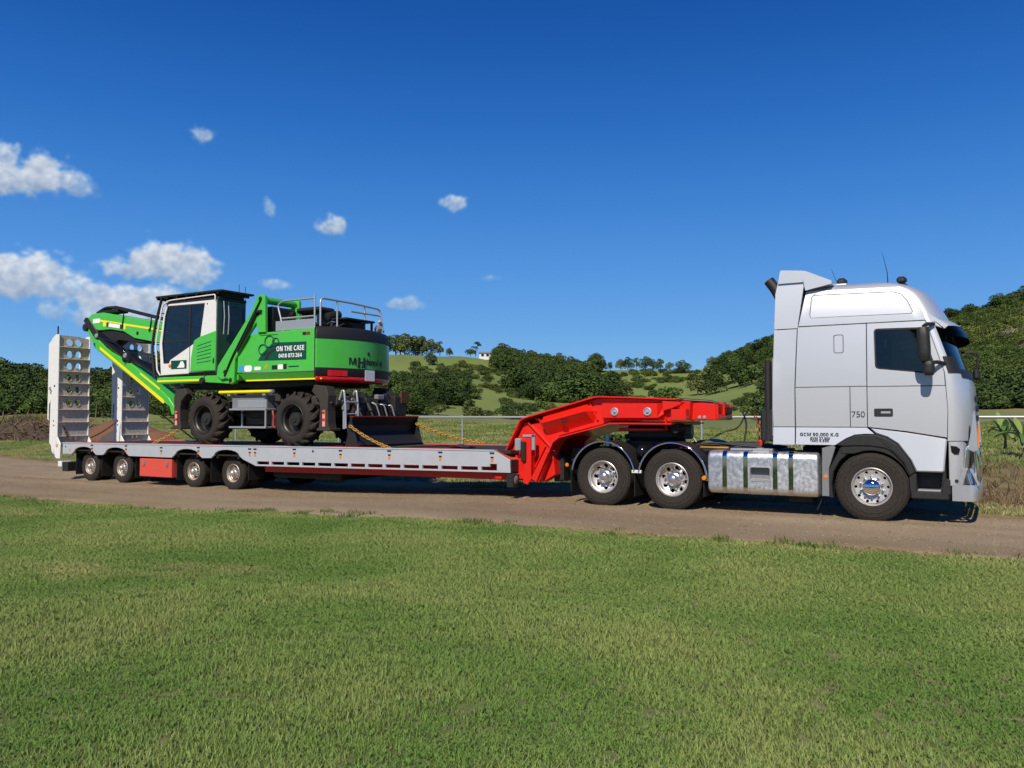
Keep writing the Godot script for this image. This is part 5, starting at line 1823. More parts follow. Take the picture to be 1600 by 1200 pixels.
func build_gooseneck(o: Node3D) -> void:
	var S := func() -> Sh: return Sh.new()
	var r: Material = M.red_paint
	var s: Sh = S.call()
	# two legs, boxed together over the neck
	var leg := P2([-2.2, 0.93, -1.87, 1.55, -1.4, 1.69, -1.12, 1.25, -1.26, 0.97, -1.2, 0.5, -1.42, 0.37, -1.85, 0.35, -2.05, 0.55])
	s.prism(P2([-1.86, 1.5, -1.86, 1.55, -1.4, 1.69, -0.27, 1.97, 0.4, 1.955, 1.25, 1.912, 1.25, 1.545, 0.01, 1.54, -0.23, 1.47, -1.12, 1.25, -1.3, 1.3]), -0.45, -2.05, 0.008)
	s.prism(leg, -0.45, -0.7, 0.008)
	s.prism(leg, -1.8, -2.05, 0.008)
	s.box(Vector3(-1.85, 0.4, -1.8), Vector3(-1.5, 0.8, -0.7), 0.02)
	put("neck_box", s.mesh(), r, o)
	s = S.call()
	s.prism(P2([1.2, 1.905, 1.86, 1.85, 1.86, 1.555, 1.2, 1.55]), -0.8, -1.72, 0.012)
	s.prism(P2([1.2, 1.912, 1.45, 1.89, 1.42, 1.55, 1.2, 1.55]), -0.62, -1.9, 0.012)
	put("nose_box", s.mesh(), r, o)
	s = S.call()
	for z in [-0.8, -1.22, -1.66]:
		s.box(Vector3(1.86, 1.56, z - 0.06), Vector3(1.9, 1.84, z), 0.008)
	s.box(Vector3(1.86, 1.56, -1.7), Vector3(1.905, 1.66, -0.8), 0.008)
	put("nose_frame", s.mesh(), r, o)
	# flanges: wide plates over the top and under the belly
	var strip := func(pts: Array, th: float, za: float, zb: float) -> Sh:
		var q := Sh.new()
		var rings := []
		for i in pts.size():
			var p: Vector2 = pts[i]
			var d: Vector2 = (pts[mini(i + 1, pts.size() - 1)] - pts[maxi(i - 1, 0)]).normalized()
			var n := Vector2(-d.y, d.x) * th
			rings.append(PackedVector3Array([Sh.V(p, za), Sh.V(p + n, za), Sh.V(p + n, zb), Sh.V(p, zb)]))
		q.loft(rings, true, true, true)
		return q
	put("top_flange", strip.call([Vector2(-2.24, 0.9), Vector2(-1.9, 1.53), Vector2(-1.83, 1.575), Vector2(-1.4, 1.69), Vector2(-0.3, 1.975), Vector2(-0.22, 1.98), Vector2(0.4, 1.96), Vector2(1.28, 1.915)], 0.025, -0.3, -2.2).mesh(), r, o)
	put("bottom_flange", strip.call([Vector2(1.2, 1.505), Vector2(0.02, 1.51), Vector2(-0.23, 1.44), Vector2(-1.05, 1.235)], 0.025, -0.28, -2.22).mesh(), r, o)
	for z in [-0.28, -1.76]:
		put("bottom_flange", strip.call([Vector2(-1.05, 1.235), Vector2(-1.18, 1.14), Vector2(-1.27, 0.96), Vector2(-1.33, 0.75), Vector2(-1.5, 0.36)], 0.025, z, z - 0.46).mesh(), r, o)
	for x in [Transform3D(), FAR]:
		# faceted side boxes
		var frustum := func(base: Array, top: Array, za: float, zb: float) -> Sh:
			var q := Sh.new()
			var a := PackedVector3Array()
			var b := PackedVector3Array()
			for i in range(0, base.size(), 2):
				a.append(x * Vector3(base[i], base[i + 1], za))
				b.append(x * Vector3(top[i], top[i + 1], zb))
			q.loft([a, b], true, true, true)
			return q
		var fac: Sh = S.call()   # ridge running along the arm: its upper face looks up, its lower face down
		var up_ := [Vector2(-1.43, 1.67), Vector2(-0.5, 1.9)]
		var rid := [Vector2(-1.4, 1.49), Vector2(-0.46, 1.72)]
		var dn := [Vector2(-1.36, 1.24), Vector2(-0.36, 1.5)]
		var e0 := Vector2(-0.3, 1.72)
		fac.quad(x * Sh.V(up_[0], -0.44), x * Sh.V(up_[1], -0.44), x * Sh.V(rid[1], -0.24), x * Sh.V(rid[0], -0.24))
		fac.quad(x * Sh.V(rid[0], -0.24), x * Sh.V(rid[1], -0.24), x * Sh.V(dn[1], -0.46), x * Sh.V(dn[0], -0.46))
		fac.tri(x * Sh.V(up_[1], -0.44), x * Sh.V(rid[1], -0.24), x * Sh.V(e0, -0.46))
		fac.tri(x * Sh.V(dn[1], -0.46), x * Sh.V(rid[1], -0.24), x * Sh.V(e0, -0.46))
		fac.tri(x * Sh.V(up_[0], -0.44), x * Sh.V(rid[0], -0.24), x * Sh.V(dn[0], -0.46))
		put("side_box", fac.mesh(), r, o)
		put("side_box", frustum.call([-0.18, 1.89, 1.06, 1.88, 1.14, 1.74, 1.02, 1.56, -0.18, 1.57], [-0.13, 1.86, 0.95, 1.85, 0.95, 1.6, 0.9, 1.6, -0.13, 1.6], -0.46, -0.27).mesh(), r, o)
		s = S.call()
		s.prism(P2([1.2, 1.55, 1.2, 1.75, 1.48, 1.75, 1.48, 1.55]), -0.28, -0.46, 0.012, x)
		s.prism(P2([1.03, 1.9, 1.4, 1.88, 1.36, 1.83, 1.2, 1.76, 1.05, 1.72]), -0.3, -0.46, 0.01, x)
		put("nose_plate", s.mesh(), r, o)
		for q in [[-1.78, 1.5, -1.2, 0.95], [-1.55, 1.6, -1.42, 1.35], [-1.62, 1.58, -1.35, 1.5], [-0.45, 1.9, -0.28, 1.55], [-1.75, 0.4, -1.4, 1.05]]:
			s = S.call()
			var d := Vector2(q[2] - q[0], q[3] - q[1])
			s.box(Vector3(0, -0.012, -0.48), Vector3(d.length(), 0.012, -0.4), 0.004, x * Transform3D(Basis(Vector3(0, 0, 1), d.angle()), Vector3(q[0], q[1], 0)))
			put("leg_stiffener", s.mesh(), r, o)
		for q in [[-0.2, -0.24, [-1.78, 0.33, -1.78, 1.2, -1.6, 1.24, -1.6, 0.4, -1.68, 0.3]], [-0.22, -0.3, [-1.62, 0.42, -1.3, 0.98, -1.22, 0.95, -1.5, 0.36]], [-0.28, -0.42, [-2.0, 0.4, -2.0, 0.86, -1.62, 0.86, -1.62, 0.4]]] :
			s = S.call()
			s.prism(P2(q[2]), q[0], q[1], 0.008, x)
			put("leg_plate", s.mesh(), r, o)
		s = S.call()
		s.box(Vector3(-1.92, 0.95, -0.22), Vector3(-1.79, 1.2, -0.1), 0.025, x)
		s.box(Vector3(-1.58, 0.97, -0.24), Vector3(-1.51, 1.27, -0.18), 0.01, x)
		s.box(Vector3(-1.78, 1.22, -0.24), Vector3(-1.51, 1.27, -0.18), 0.01, x)
		put("lock_pin", s.mesh(), M.galvanised, o)
		s = S.call()
		s.box(Vector3(-1.8, 0.74, -0.24), Vector3(-1.7, 1.14, -0.14), 0.02, x)
		s.box(Vector3(-0.98, 1.5, -0.29), Vector3(-0.86, 1.54, -0.25), 0.01, x)
		put("hinge_block", s.mesh(), M.black_steel, o)
		for px in [0.13, 0.77]:
			s = S.call()
			s.lathe([Vector2(0.075, -0.02), Vector2(0.075, 0.012), Vector2(0.06, 0.016), Vector2(0.06, 0.004), Vector2(0.022, 0.004), Vector2(0.02, 0.03), Vector2(0, 0.032)], Transform3D(x.basis, x * Vector3(px, 1.71, -0.262)), 20)
			put("lifting_eye", s.mesh(), M.galvanised, o)
		s = S.call()
		for px in [1.56, 1.65]:
			s.lathe([Vector2(0.03, -0.01), Vector2(0.03, 0.01), Vector2(0, 0.012)], Transform3D(x.basis, x * Vector3(px, 1.61, -0.795)), 12)
		put("bolt", s.mesh(), M.galvanised, o)
	s = S.call()
	s.prism(P2([1.3, 1.88, 1.33, 1.925, 1.75, 1.9, 1.8, 1.85]), -0.9, -1.6, 0.01)
	put("nose_cover", s.mesh(), M.worn_red, o)
	s = S.call()
	s.tube([Vector3(1.2, 1.93, -0.75), Vector3(1.75, 1.89, -0.85), Vector3(1.9, 1.84, -0.9)], 0.03, 8)
	s.box(Vector3(1.9, 1.66, -1.5), Vector3(1.96, 1.8, -1.2), 0.02)
	put("nose_hose", s.mesh(), M.hose, o)
	s = S.call()
	s.box(Vector3(0.1, 1.46, -2.0), Vector3(1.2, 1.53, -0.5), 0.015)
	s.prism(P2([0.05, 1.34, 1.05, 1.36, 1.05, 1.41, 0.1, 1.41]), -0.55, -1.95, 0.012)
	s.tube([Vector3(1.08, 1.62, -0.36), Vector3(1.08, 1.42, -0.38), Vector3(0.98, 1.38, -0.5)], 0.022, 8)
	put("skid_plate", s.mesh(), r, o)
	s = S.call()
	s.box(Vector3(0.2, 1.22, -1.9), Vector3(1.1, 1.46, -0.7), 0.03)
	s.lathe([Vector2(0, 0.06), Vector2(0.08, 0.05), Vector2(0.1, 0.0), Vector2(0.1, -0.3)], zx(Vector3(1.2, 1.4, -0.55)), 16)
	put("turntable", s.mesh(), M.black_steel, o)
	# hydraulic pack between leg and drive wheels
	s = S.call()
	var rg := []
	for q in [[-1.72, 0.8], [-1.7, 0.9], [-1.66, 0.92], [-0.74, 0.92], [-0.7, 0.9], [-0.68, 0.8]]:
		var p := PackedVector3Array()
		for v in [[-1.46, 0.55], [-1.46, 0.83], [-1.38, 0.9], [-1.24, 0.91], [-1.15, 0.84], [-1.13, 0.72], [-1.13, 0.36], [-1.34, 0.34], [-1.34, 0.55]]:
			p.append(Vector3(v[0], lerpf(0.6, v[1], q[1] / 0.92), q[0]))
		rg.append(p)
	s.loft(rg, true, true, true)
	var hp := put("hydraulic_pack", s.mesh(), M.black_plastic, o)
	s = S.call()
	s.box(Vector3(-1.13, 0.63, -0.78), Vector3(-1.06, 0.71, -0.72), 0.02)
	put("side_lamp", s.mesh(), M.amber, hp)

func ramp(o: Node3D, z0: float) -> void:
	var S := func() -> Sh: return Sh.new()
	var rp := sub("ramp", o, Vector3(-17.0, 0.87, z0 - 0.46))
	var face := Transform3D(Vector3(0, 0, -1), Vector3(0, 1, 0), Vector3(1, 0, 0), Vector3(-16.96, 0, z0))
	var s: Sh = S.call()
	var hs := []
	var ys := []
	for y in [3.765, 3.425, 3.08, 2.745, 2.395, 2.025]:
		hs.append(circ(Vector2(0.335, y), 0.085, 18, 0.105))
		hs.append(circ(Vector2(0.6, y), 0.085, 18, 0.105))
		ys.append(y)
	hs.append(circ(Vector2(0.41, 1.005), 0.05, 12))
	hs.append(circ(Vector2(0.56, 1.005), 0.05, 12))
	ys.append(1.005)
	s.panel(P2([0.03, 0.87, 0.9, 0.9, 0.94, 1.05, 0.93, 3.9, 0.68, 3.93, 0.66, 3.95, 0.02, 3.96]), hs, 0.02, 0.0, null, 0.0, [0.335, 0.41, 0.56, 0.6], ys, face)
	for h in hs:
		var rim := []
		for v in h:
			rim.append(face * Vector3(v.x, v.y, 0.004))
		s.tube(rim, 0.008, 5, -1.0, true)
	put("plate", s.mesh(), M.ramp_steel, rp)
	# cleats across the face
	for y in [3.62, 3.28, 2.92, 2.58, 2.22, 1.82, 1.46, 1.06]:
		s = S.call()
		s.prism(P2([0.0, y - 0.008, 0.0, y + 0.008, 0.94, y + 0.008, 0.94, y - 0.008]), 0.055, 0.0, 0.004, face)
		put("cleat", s.mesh(), M.ramp_steel, rp)
	# side frames; the ramp thickens towards its folding legs
	for z in [z0 + 0.0, z0 - 0.93]:
		s = S.call()
		s.prism(P2([-16.93, 3.98, -17.1, 3.98, -17.28, 3.86, -17.28, 1.42, -17.14, 0.86, -17.02, 0.47, -16.95, 0.43, -16.78, 0.43, -16.76, 0.84, -16.93, 1.05]), z, z - 0.03, 0.006)
		s.prism(P2([-17.28, 3.84, -17.44, 3.72, -17.44, 1.56, -17.38, 1.5, -17.38, 1.95, -17.28, 2.1]), z - 0.005, z - 0.03, 0.005)
		s.prism(P2([-17.3, 2.1, -17.33, 0.86, -17.24, 0.8, -17.2, 0.62, -17.1, 0.55, -17.13, 1.4]), z - 0.008, z - 0.035, 0.005)
		put("side_frame", s.mesh(), M.white_paint, rp)
	s = S.call()
	for y in [3.6, 2.92, 2.22, 1.46]:
		s.box(Vector3(-17.25, y - 0.03, z0 - 0.92), Vector3(-16.98, y + 0.03, z0 - 0.02), 0.005)
	put("rear_frame", s.mesh(), M.ramp_steel, rp)
	s = S.call()
	s.tube([Vector3(-16.93, 0.8, z0), Vector3(-16.93, 0.8, z0 - 0.93)], 0.06, 12)
	put("hinge", s.mesh(), M.ramp_steel, rp)
	s = S.call()
	for q in [[-17.1, 2.5, 0.03], [-17.12, 1.5, 0.022], [-17.1, 1.37, 0.022]]:
		s.lathe([Vector2(0, 0.006), Vector2(q[2], 0.006), Vector2(q[2], 0)], zx(Vector3(q[0], q[1], z0 + 0.001)), 12)
	put("pin_hole", s.mesh(), M.gap, rp)
	if z0 > -1.0:
		s = S.call()
		s.tube([Vector3(-17.07, 3.9, -0.05), Vector3(-17.07, 4.22, -0.05)], 0.02, 8)
		put("handle_rod", s.mesh(), M.black_steel, rp)

# ---------------------------------------------------------------- chains
func chain(called: String, a: Vector3, b: Vector3, sag: float, link: float, m: Material, label: String) -> void:
	var s := Sh.new()
	var n := int(a.distance_to(b) / (link * 1.5))
	var pos := func(t: float) -> Vector3: return a.lerp(b, t) - Vector3(0, sag * 4.0 * t * (1.0 - t), 0)
	for i in n:
		var t := (i + 0.5) / n
		var p: Vector3 = pos.call(t)
		var d: Vector3 = (pos.call(t + 0.01) - pos.call(t - 0.01)).normalized()
		var u := d.cross(Vector3(0.2, 0.9, 0.3)).normalized().rotated(d, PI / 2 * (i % 2) + rng.randf_range(-0.3, 0.3))
		var pts := []
		for k in 10:
			var an := TAU * k / 10
			pts.append(p + d * cos(an) * link + u * sin(an) * link * 0.62)
		s.tube(pts, link * 0.26, 6, -1.0, true)
	tag(put(numbered(called), s.mesh(), m, self), label, "chain")

func build_chains() -> void:
	rng.seed = 77
	chain("tie_down_chain", Vector3(-12.85, 0.92, -0.1), Vector3(-12.15, 1.36, -0.5), 0.03, 0.05, M.chain_yellow, "yellow chain and binder tying the excavator's front to the deck")
	chain("tie_down_chain", Vector3(-6.2, 1.42, -0.2), Vector3(-4.95, 0.95, -0.08), 0.05, 0.05, M.chain_yellow, "yellow chain from the near end of the dozer blade to the trailer rail")
	chain("tie_down_chain", Vector3(-6.1, 1.45, -2.5), Vector3(-4.4, 0.98, -2.9), 0.06, 0.05, M.chain_yellow, "yellow chain from the far end of the dozer blade to the deck")
	chain("ramp_chain", Vector3(-17.3, 2.45, 0.02), Vector3(-16.86, 0.95, -0.3), 0.02, 0.04, M.rust, "rusty chain hanging down the side of the near loading ramp")
	chain("ramp_chain", Vector3(-16.85, 1.0, -0.95), Vector3(-16.95, 1.5, -1.9), 0.05, 0.035, M.rust, "rusty chain stretched low between the two loading ramps")
	chain("ramp_chain", Vector3(-16.9, 2.0, -2.95), Vector3(-14.6, 0.95, -2.8), 0.02, 0.035, M.rust, "dark chain bracing the far loading ramp to the deck")
	var s := Sh.new()
	s.tube(bend(P3([-5.2, 0.96, -0.6, -4.2, 1.0, -0.9, -3.6, 0.99, -0.7, -3.4, 0.97, -1.0]), 0.2), 0.02, 6)
	s.box(Vector3(-3.9, 0.95, -0.95), Vector3(-3.4, 1.0, -0.75), 0.015)
	tag(put("chain_binder", s.mesh(), M.black_steel, self), "dark steel chain binder bar lying on the trailer deck in front of the blade", "chain binder")

# ---------------------------------------------------------------- the wheeled excavator on the deck (its front looks along -x)
func build_excavator() -> void:
	rng.seed = 41
	var o := thing("wheeled_excavator", Vector3(-9.3, 0.91, -1.3), "green and white wheeled excavator with raised cab loaded on the trailer", "excavator")
	var S := func() -> Sh: return Sh.new()
	var G: Material = M.green_paint
	var s: Sh
	# undercarriage
	s = S.call()
	s.box(Vector3(-11.6, 1.62, -1.75), Vector3(-6.7, 2.0, -0.85), 0.04)
	s.prism(P2([-11.2, 1.62, -10.9, 1.3, -10.6, 1.62]), -1.0, -1.6, 0.02)
	s.prism(P2([-8.2, 1.62, -7.87, 1.3, -7.5, 1.62]), -1.0, -1.6, 0.02)
	s.box(Vector3(-10.1, 1.95, -2.2), Vector3(-8.6, 2.25, -0.4), 0.05)
	s.box(Vector3(-7.5, 1.85, -2.1), Vector3(-6.7, 2.1, -0.3), 0.05)
	put("undercarriage", s.mesh(), M.dusty_steel, o)
	s = S.call()
	s.lathe([Vector2(0.85, 0.0), Vector2(0.85, 0.14), Vector2(0.78, 0.14), Vector2(0.78, 0.3)], Transform3D(Basis(Vector3(1, 0, 0), -PI / 2), Vector3(-9.35, 2.2, -1.3)), 40)
	s.box(Vector3(-12.0, 2.32, -2.2), Vector3(-7.3, 2.47, -0.35), 0.03)
	put("slew_ring", s.mesh(), M.black_steel, o)
	s = S.call()
	for x in [-7.87, -10.92]:
		s.tube([Vector3(x, 1.52, -0.25), Vector3(x, 1.52, -2.35)], 0.16, 12)
	put("axle", s.mesh(), M.black_steel, o)
	for x in [-7.87, -10.92]:
		for far in [false, true]:
			var w := sub("wheel", o, Vector3(x, 1.553, -2.5 if far else -0.1))
			w.scale = Vector3(1.05, 1.05, 1.05)
			w.rotation.y = PI if far else 0.0
			if not cache.has("exc"):
				var t: Sh = S.call()
				t.lathe([Vector2(0.33, -0.05), Vector2(0.345, -0.02), Vector2(0.4, 0.0), Vector2(0.47, 0.0), Vector2(0.52, -0.03), Vector2(0.545, -0.09), Vector2(0.55, -0.25), Vector2(0.545, -0.42), Vector2(0.52, -0.48), Vector2(0.4, -0.5), Vector2(0.33, -0.46)], Transform3D(), 56)
				for i in 17:   # slanting lugs that meet in the middle of the tread
					for side in [0, 1]:
						var a: float = TAU * (i + side * 0.5) / 17
						var rows := []
						for k in 6:
							var u := k / 5.0
							var z: float = lerpf(-0.012, -0.27, u) if side == 0 else lerpf(-0.488, -0.23, u)
							var an: float = a + u * 0.34
							var rr: float = [0.5, 0.59, 0.62, 0.622, 0.62, 0.612][k]
							var base: float = [0.46, 0.52, 0.545, 0.55, 0.55, 0.55][k]
							var hw: float = [0.035, 0.04, 0.042, 0.04, 0.036, 0.03][k]
							var rad := Vector3(cos(an), sin(an), 0)
							var tan_ := Vector3(-sin(an), cos(an), 0)
							var c := Vector3(0, 0, z)
							rows.append(PackedVector3Array([c + rad * base - tan_ * hw * 1.35, c + rad * rr - tan_ * hw * 0.85, c + rad * rr + tan_ * hw * 0.85, c + rad * base + tan_ * hw * 1.35]))
						t.loft(rows, false, false, true)
						for e in [0, 5]:
							t.quad(rows[e][0], rows[e][1], rows[e][2], rows[e][3])
				var r: Sh = S.call()
				r.lathe([Vector2(0.345, -0.03), Vector2(0.35, -0.008), Vector2(0.338, -0.002), Vector2(0.325, -0.015), Vector2(0.318, -0.05), Vector2(0.29, -0.075), Vector2(0.285, -0.2), Vector2(0.2, -0.23), Vector2(0.16, -0.22)], Transform3D(), 48)
				var h: Sh = S.call()
				h.lathe([Vector2(0.2, -0.23), Vector2(0.165, -0.21), Vector2(0.16, -0.1), Vector2(0.15, -0.085), Vector2(0.07, -0.08), Vector2(0.065, -0.06), Vector2(0, -0.058)], Transform3D(), 32)
				for i in 8:
					var a := TAU * i / 8
					h.lathe([Vector2(0.02, 0), Vector2(0.02, 0.03), Vector2(0, 0.032)], zx(Vector3(cos(a) * 0.21, sin(a) * 0.21, -0.225)), 6)
				cache["exc"] = [["tyre", t.mesh(), M.lug_rubber], ["rim", r.mesh(), M.rim_grey], ["hub", h.mesh(), M.rim_grey]]
			for c in cache["exc"]:
				put(c[0], c[1], c[2], w, true)
	# box with steps between the wheels, yellow hand tube over it
	s = S.call()
	s.box(Vector3(-9.93, 1.8, -0.75), Vector3(-8.74, 2.14, -0.16), 0.01)
	put("step_box", s.mesh(), M.grey_paint, o)
	s = S.call()
	s.box(Vector3(-9.72, 1.83, -0.17), Vector3(-8.76, 2.02, -0.145), 0.008)
	s.box(Vector3(-9.95, 1.77, -0.5), Vector3(-8.72, 1.815, -0.08), 0.008)
	s.box(Vector3(-9.95, 1.34, -0.5), Vector3(-8.72, 1.385, -0.08), 0.008)
	s.box(Vector3(-8.75, 1.34, -0.14), Vector3(-8.71, 1.8, -0.1), 0.005)
	s.box(Vector3(-9.95, 1.34, -0.5), Vector3(-9.91, 1.8, -0.46), 0.005)
	put("step_frame", s.mesh(), M.galvanised, o)
	s = S.call()
	s.box(Vector3(-9.9, 1.4, -0.9), Vector3(-8.75, 1.78, -0.55), 0.03)
	s.tube(bend(P3([-9.85, 1.72, -0.4, -9.6, 1.6, -0.35, -9.4, 1.55, -0.4, -9.2, 1.6, -0.6]), 0.1), 0.02, 6)
	put("hose_nest", s.mesh(), M.black_steel, o)
	s = S.call()
	s.tube([Vector3(-8.68, 1.75, -0.3), Vector3(-8.6, 1.6, -0.25), Vector3(-8.66, 1.4, -0.28), Vector3(-8.55, 1.35, -0.3)], 0.035, 8)
	put("hose_bundle", s.mesh(), M.hose_red, o)
	s = S.call()
	s.tube([Vector3(-10.26, 2.215, -0.06), Vector3(-8.48, 2.215, -0.06)], 0.038, 12)
	put("hand_tube", s.mesh(), M.yellow_paint, o)
	s = S.call()
	s.tube([Vector3(-8.5, 2.215, -0.06), Vector3(-8.42, 2.22, -0.06)], 0.04, 12)
	s.box(Vector3(-10.0, 2.12, -0.3), Vector3(-9.9, 2.23, -0.06), 0.01)
	s.box(Vector3(-8.8, 2.12, -0.3), Vector3(-8.7, 2.23, -0.06), 0.01)
	put("tube_mount", s.mesh(), M.galvanised, o)
	# stabiliser legs with striped reflectors
	for far in [false, true]:
		var x := FAR if far else Transform3D()
		for q in [[-11.86, -1.0], [-6.84, 1.0]]:
			var lg := sub("stabiliser", o, Vector3(q[0], 1.3, -0.15 if not far else -2.35))
			var d: float = q[1]
			s = S.call()
			var X := func(a: float) -> float: return q[0] + d * a
			s.prism(P2([X.call(-0.38), 2.2, X.call(-0.3), 2.34, X.call(0.05), 2.3, X.call(0.12), 2.1, X.call(0.1), 1.75, X.call(0.12), 1.45, X.call(0.16), 1.3, X.call(-0.18), 1.3, X.call(-0.14), 1.5, X.call(-0.12), 1.8, X.call(-0.16), 2.0]), -0.06, -0.34, 0.015, x)
			s.box(Vector3(q[0] - 0.2, 1.3, -0.4), Vector3(q[0] + 0.2, 1.36, -0.04), 0.01, x)
			put("leg", s.mesh(), M.dusty_steel, lg)
			s = S.call()
			s.prism(P2([q[0] - 0.035 * d, 1.4, q[0] - 0.035 * d, 1.76, q[0] + 0.045 * d, 1.76, q[0] + 0.045 * d, 1.4]), -0.05, -0.062, 0.0, x)
			put("reflector_strip", s.mesh(), M.print_pink, lg)
			s = S.call()
			s.box(Vector3(q[0] - 0.03, 1.52, -0.06), Vector3(q[0] + 0.04, 1.58, -0.046), 0.0, x)
			s.box(Vector3(q[0] - 0.03, 1.68, -0.06), Vector3(q[0] + 0.04, 1.74, -0.046), 0.0, x)
			put("strip_band", s.mesh(), M.lamp_red, lg)
			s = S.call()
			s.tube([x * Vector3(q[0] - d * 0.2, 2.25, -0.2), x * Vector3(q[0] + d * 0.1, 1.9, -0.2)], 0.06, 10)
			s.tube([x * Vector3(q[0] - d * 0.45, 2.1, -0.25), x * Vector3(q[0] - d * 0.25, 2.3, -0.12), x * Vector3(q[0] - d * 0.05, 2.0, -0.08)], 0.018, 6)
			put("cylinder", s.mesh(), M.black_steel, lg)
	# dozer blade and its linkage
	s = S.call()
	var rows := []
	for q in [[-6.04, 0.95], [-6.22, 1.16], [-6.3, 1.28], [-6.28, 1.42], [-6.2, 1.56], [-6.17, 1.61]]:
		rows.append(PackedVector3Array([Vector3(q[0], q[1], -0.28), Vector3(q[0], q[1], -2.65), Vector3(q[0] - 0.05, q[1], -2.65), Vector3(q[0] - 0.05, q[1], -0.28)]))
	s.loft(rows, true, true, true)
	s.prism(P2([-6.0, 0.955, -5.985, 0.985, -6.1, 1.08, -6.13, 1.06]), -0.29, -2.64, 0.0)
	s.prism(P2([-6.4, 0.95, -6.02, 0.95, -6.06, 1.1, -6.2, 1.5, -6.18, 1.62, -6.24, 1.62, -6.32, 1.2]), -0.26, -0.3, 0.005)
	s.prism(P2([-6.4, 0.95, -6.02, 0.95, -6.06, 1.1, -6.18, 1.5, -6.16, 1.62, -6.3, 1.62]), -2.63, -2.67, 0.005)
	s.prism(P2([-6.35, 1.0, -6.3, 1.5, -6.75, 1.85, -6.9, 1.75, -6.6, 1.2]), -0.9, -1.05, 0.01)
	s.prism(P2([-6.35, 1.0, -6.3, 1.5, -6.75, 1.85, -6.9, 1.75, -6.6, 1.2]), -1.6, -1.75, 0.01)
	var bl := put("dozer_blade", s.mesh(), M.charcoal, o)
	s = S.call()
	s.box(Vector3(-6.26, 1.605, -2.67), Vector3(-6.14, 1.635, -0.26), 0.006)
	put("blade_edge", s.mesh(), M.dark_red, bl)
	# rear frame with the ladder, hoses and covers
	s = S.call()
	s.box(Vector3(-6.7, 1.55, -2.5), Vector3(-6.5, 1.95, -0.9), 0.03)
	s.prism(P2([-6.72, 1.9, -6.72, 2.16, -6.6, 2.16, -6.48, 2.0, -6.48, 1.9]), -1.1, -1.25, 0.01)
	s.prism(P2([-6.72, 1.9, -6.72, 2.16, -6.6, 2.16, -6.48, 2.0, -6.48, 1.9]), -1.6, -1.75, 0.01)
	s.box(Vector3(-6.62, 1.62, -2.55), Vector3(-6.42, 2.12, -2.05), 0.04)
	s.box(Vector3(-6.6, 1.9, -1.0), Vector3(-6.46, 2.08, -0.8), 0.03)
	s.lathe([Vector2(0.17, 0), Vector2(0.17, 0.05), Vector2(0.12, 0.08), Vector2(0, 0.08)], Transform3D(Basis(Vector3.UP, PI / 2), Vector3(-6.5, 1.95, -1.7)), 20)
	put("rear_frame", s.mesh(), M.black_steel, o)
	for z in [-0.75, -1.15, -1.95]:
		s = S.call()
		s.tube([Vector3(-6.6, 2.1, z), Vector3(-6.42, 1.75, z - 0.03)], 0.055, 10)
		s.tube([Vector3(-6.46, 1.82, z - 0.03), Vector3(-6.33, 1.55, z - 0.05)], 0.03, 8)
		s.box(Vector3(-6.66, 2.05, z - 0.07), Vector3(-6.54, 2.18, z + 0.07), 0.02)
		put("blade_cylinder", s.mesh(), M.rim_grey, o)
	s = S.call()
	s.box(Vector3(-6.66, 1.75, -0.62), Vector3(-6.56, 2.0, -0.42), 0.03)
	s.box(Vector3(-6.52, 2.02, -1.65), Vector3(-6.4, 2.14, -1.4), 0.02)
	put("valve_block", s.mesh(), M.grey_paint, o)
	s = S.call()
	for z in [-0.3, -0.72]:
		s.tube(bend([Vector3(-6.6, 2.0, z), Vector3(-6.52, 2.2, z), Vector3(-6.46, 2.2, z), Vector3(-6.42, 1.9, z), Vector3(-6.4, 1.36, z)], 0.1), 0.026, 8)
		s.box(Vector3(-6.46, 1.34, z - 0.045), Vector3(-6.4, 1.75, z + 0.045), 0.008)
	for y in [1.95, 1.68]:
		s.tube([Vector3(-6.42, y, -0.3), Vector3(-6.42, y, -0.72)], 0.018, 6)
	put("ladder", s.mesh(), M.galvanised, o)
	for k in 5:
		s = S.call()
		var z := -1.25 - 0.14 * k
		s.tube(bend([Vector3(-6.45, 1.95 - 0.02 * k, z), Vector3(-6.36, 1.9, z - 0.05), Vector3(-6.33, 1.6, z - 0.16), Vector3(-6.4, 1.4, z - 0.2)], 0.12), 0.02, 6)
		put("hydraulic_hose", s.mesh(), M.hose if k % 2 else M.galvanised, o)
	s = S.call()
	s.box(Vector3(-6.45, 1.95, -2.62), Vector3(-6.4, 2.24, -2.3), 0.01)
	put("rear_cover", s.mesh(), M.rust, o)

	# --- upper carriage
	s = S.call()   # platform under the cab and body
	s.box(Vector3(-12.55, 2.5, -2.4), Vector3(-9.6, 2.64, -0.04), 0.015)
	s.prism(P2([-12.6, 2.47, -12.6, 2.62, -10.9, 2.62, -10.15, 2.64, -9.8, 2.5, -9.9, 2.42, -10.9, 2.48]), -0.02, -0.3, 0.01)
	put("platform", s.mesh(), G, o)
	s = S.call()
	s.box(Vector3(-12.58, 2.505, -0.05), Vector3(-10.9, 2.555, -0.008), 0.006)
	put("yellow_strip", s.mesh(), M.yellow_paint, o)
	s = S.call()
	s.lathe([Vector2(0, 0.07), Vector2(0.07, 0.07), Vector2(0.085, 0.04), Vector2(0.085, -0.1)], zx(Vector3(-10.82, 2.51, -0.02)), 20)
	s.tube([Vector3(-10.78, 2.6, -0.02), Vector3(-10.76, 2.72, -0.05)], 0.02, 6)
	put("work_lamp", s.mesh(), M.black_plastic, o)
	# engine body
	s = S.call()
	s.prism(P2([-9.6, 2.66, -9.58, 3.1, -9.3, 3.5, -9.0, 3.6, -7.07, 3.62, -7.07, 2.64]), 0.0, -2.55, 0.02)
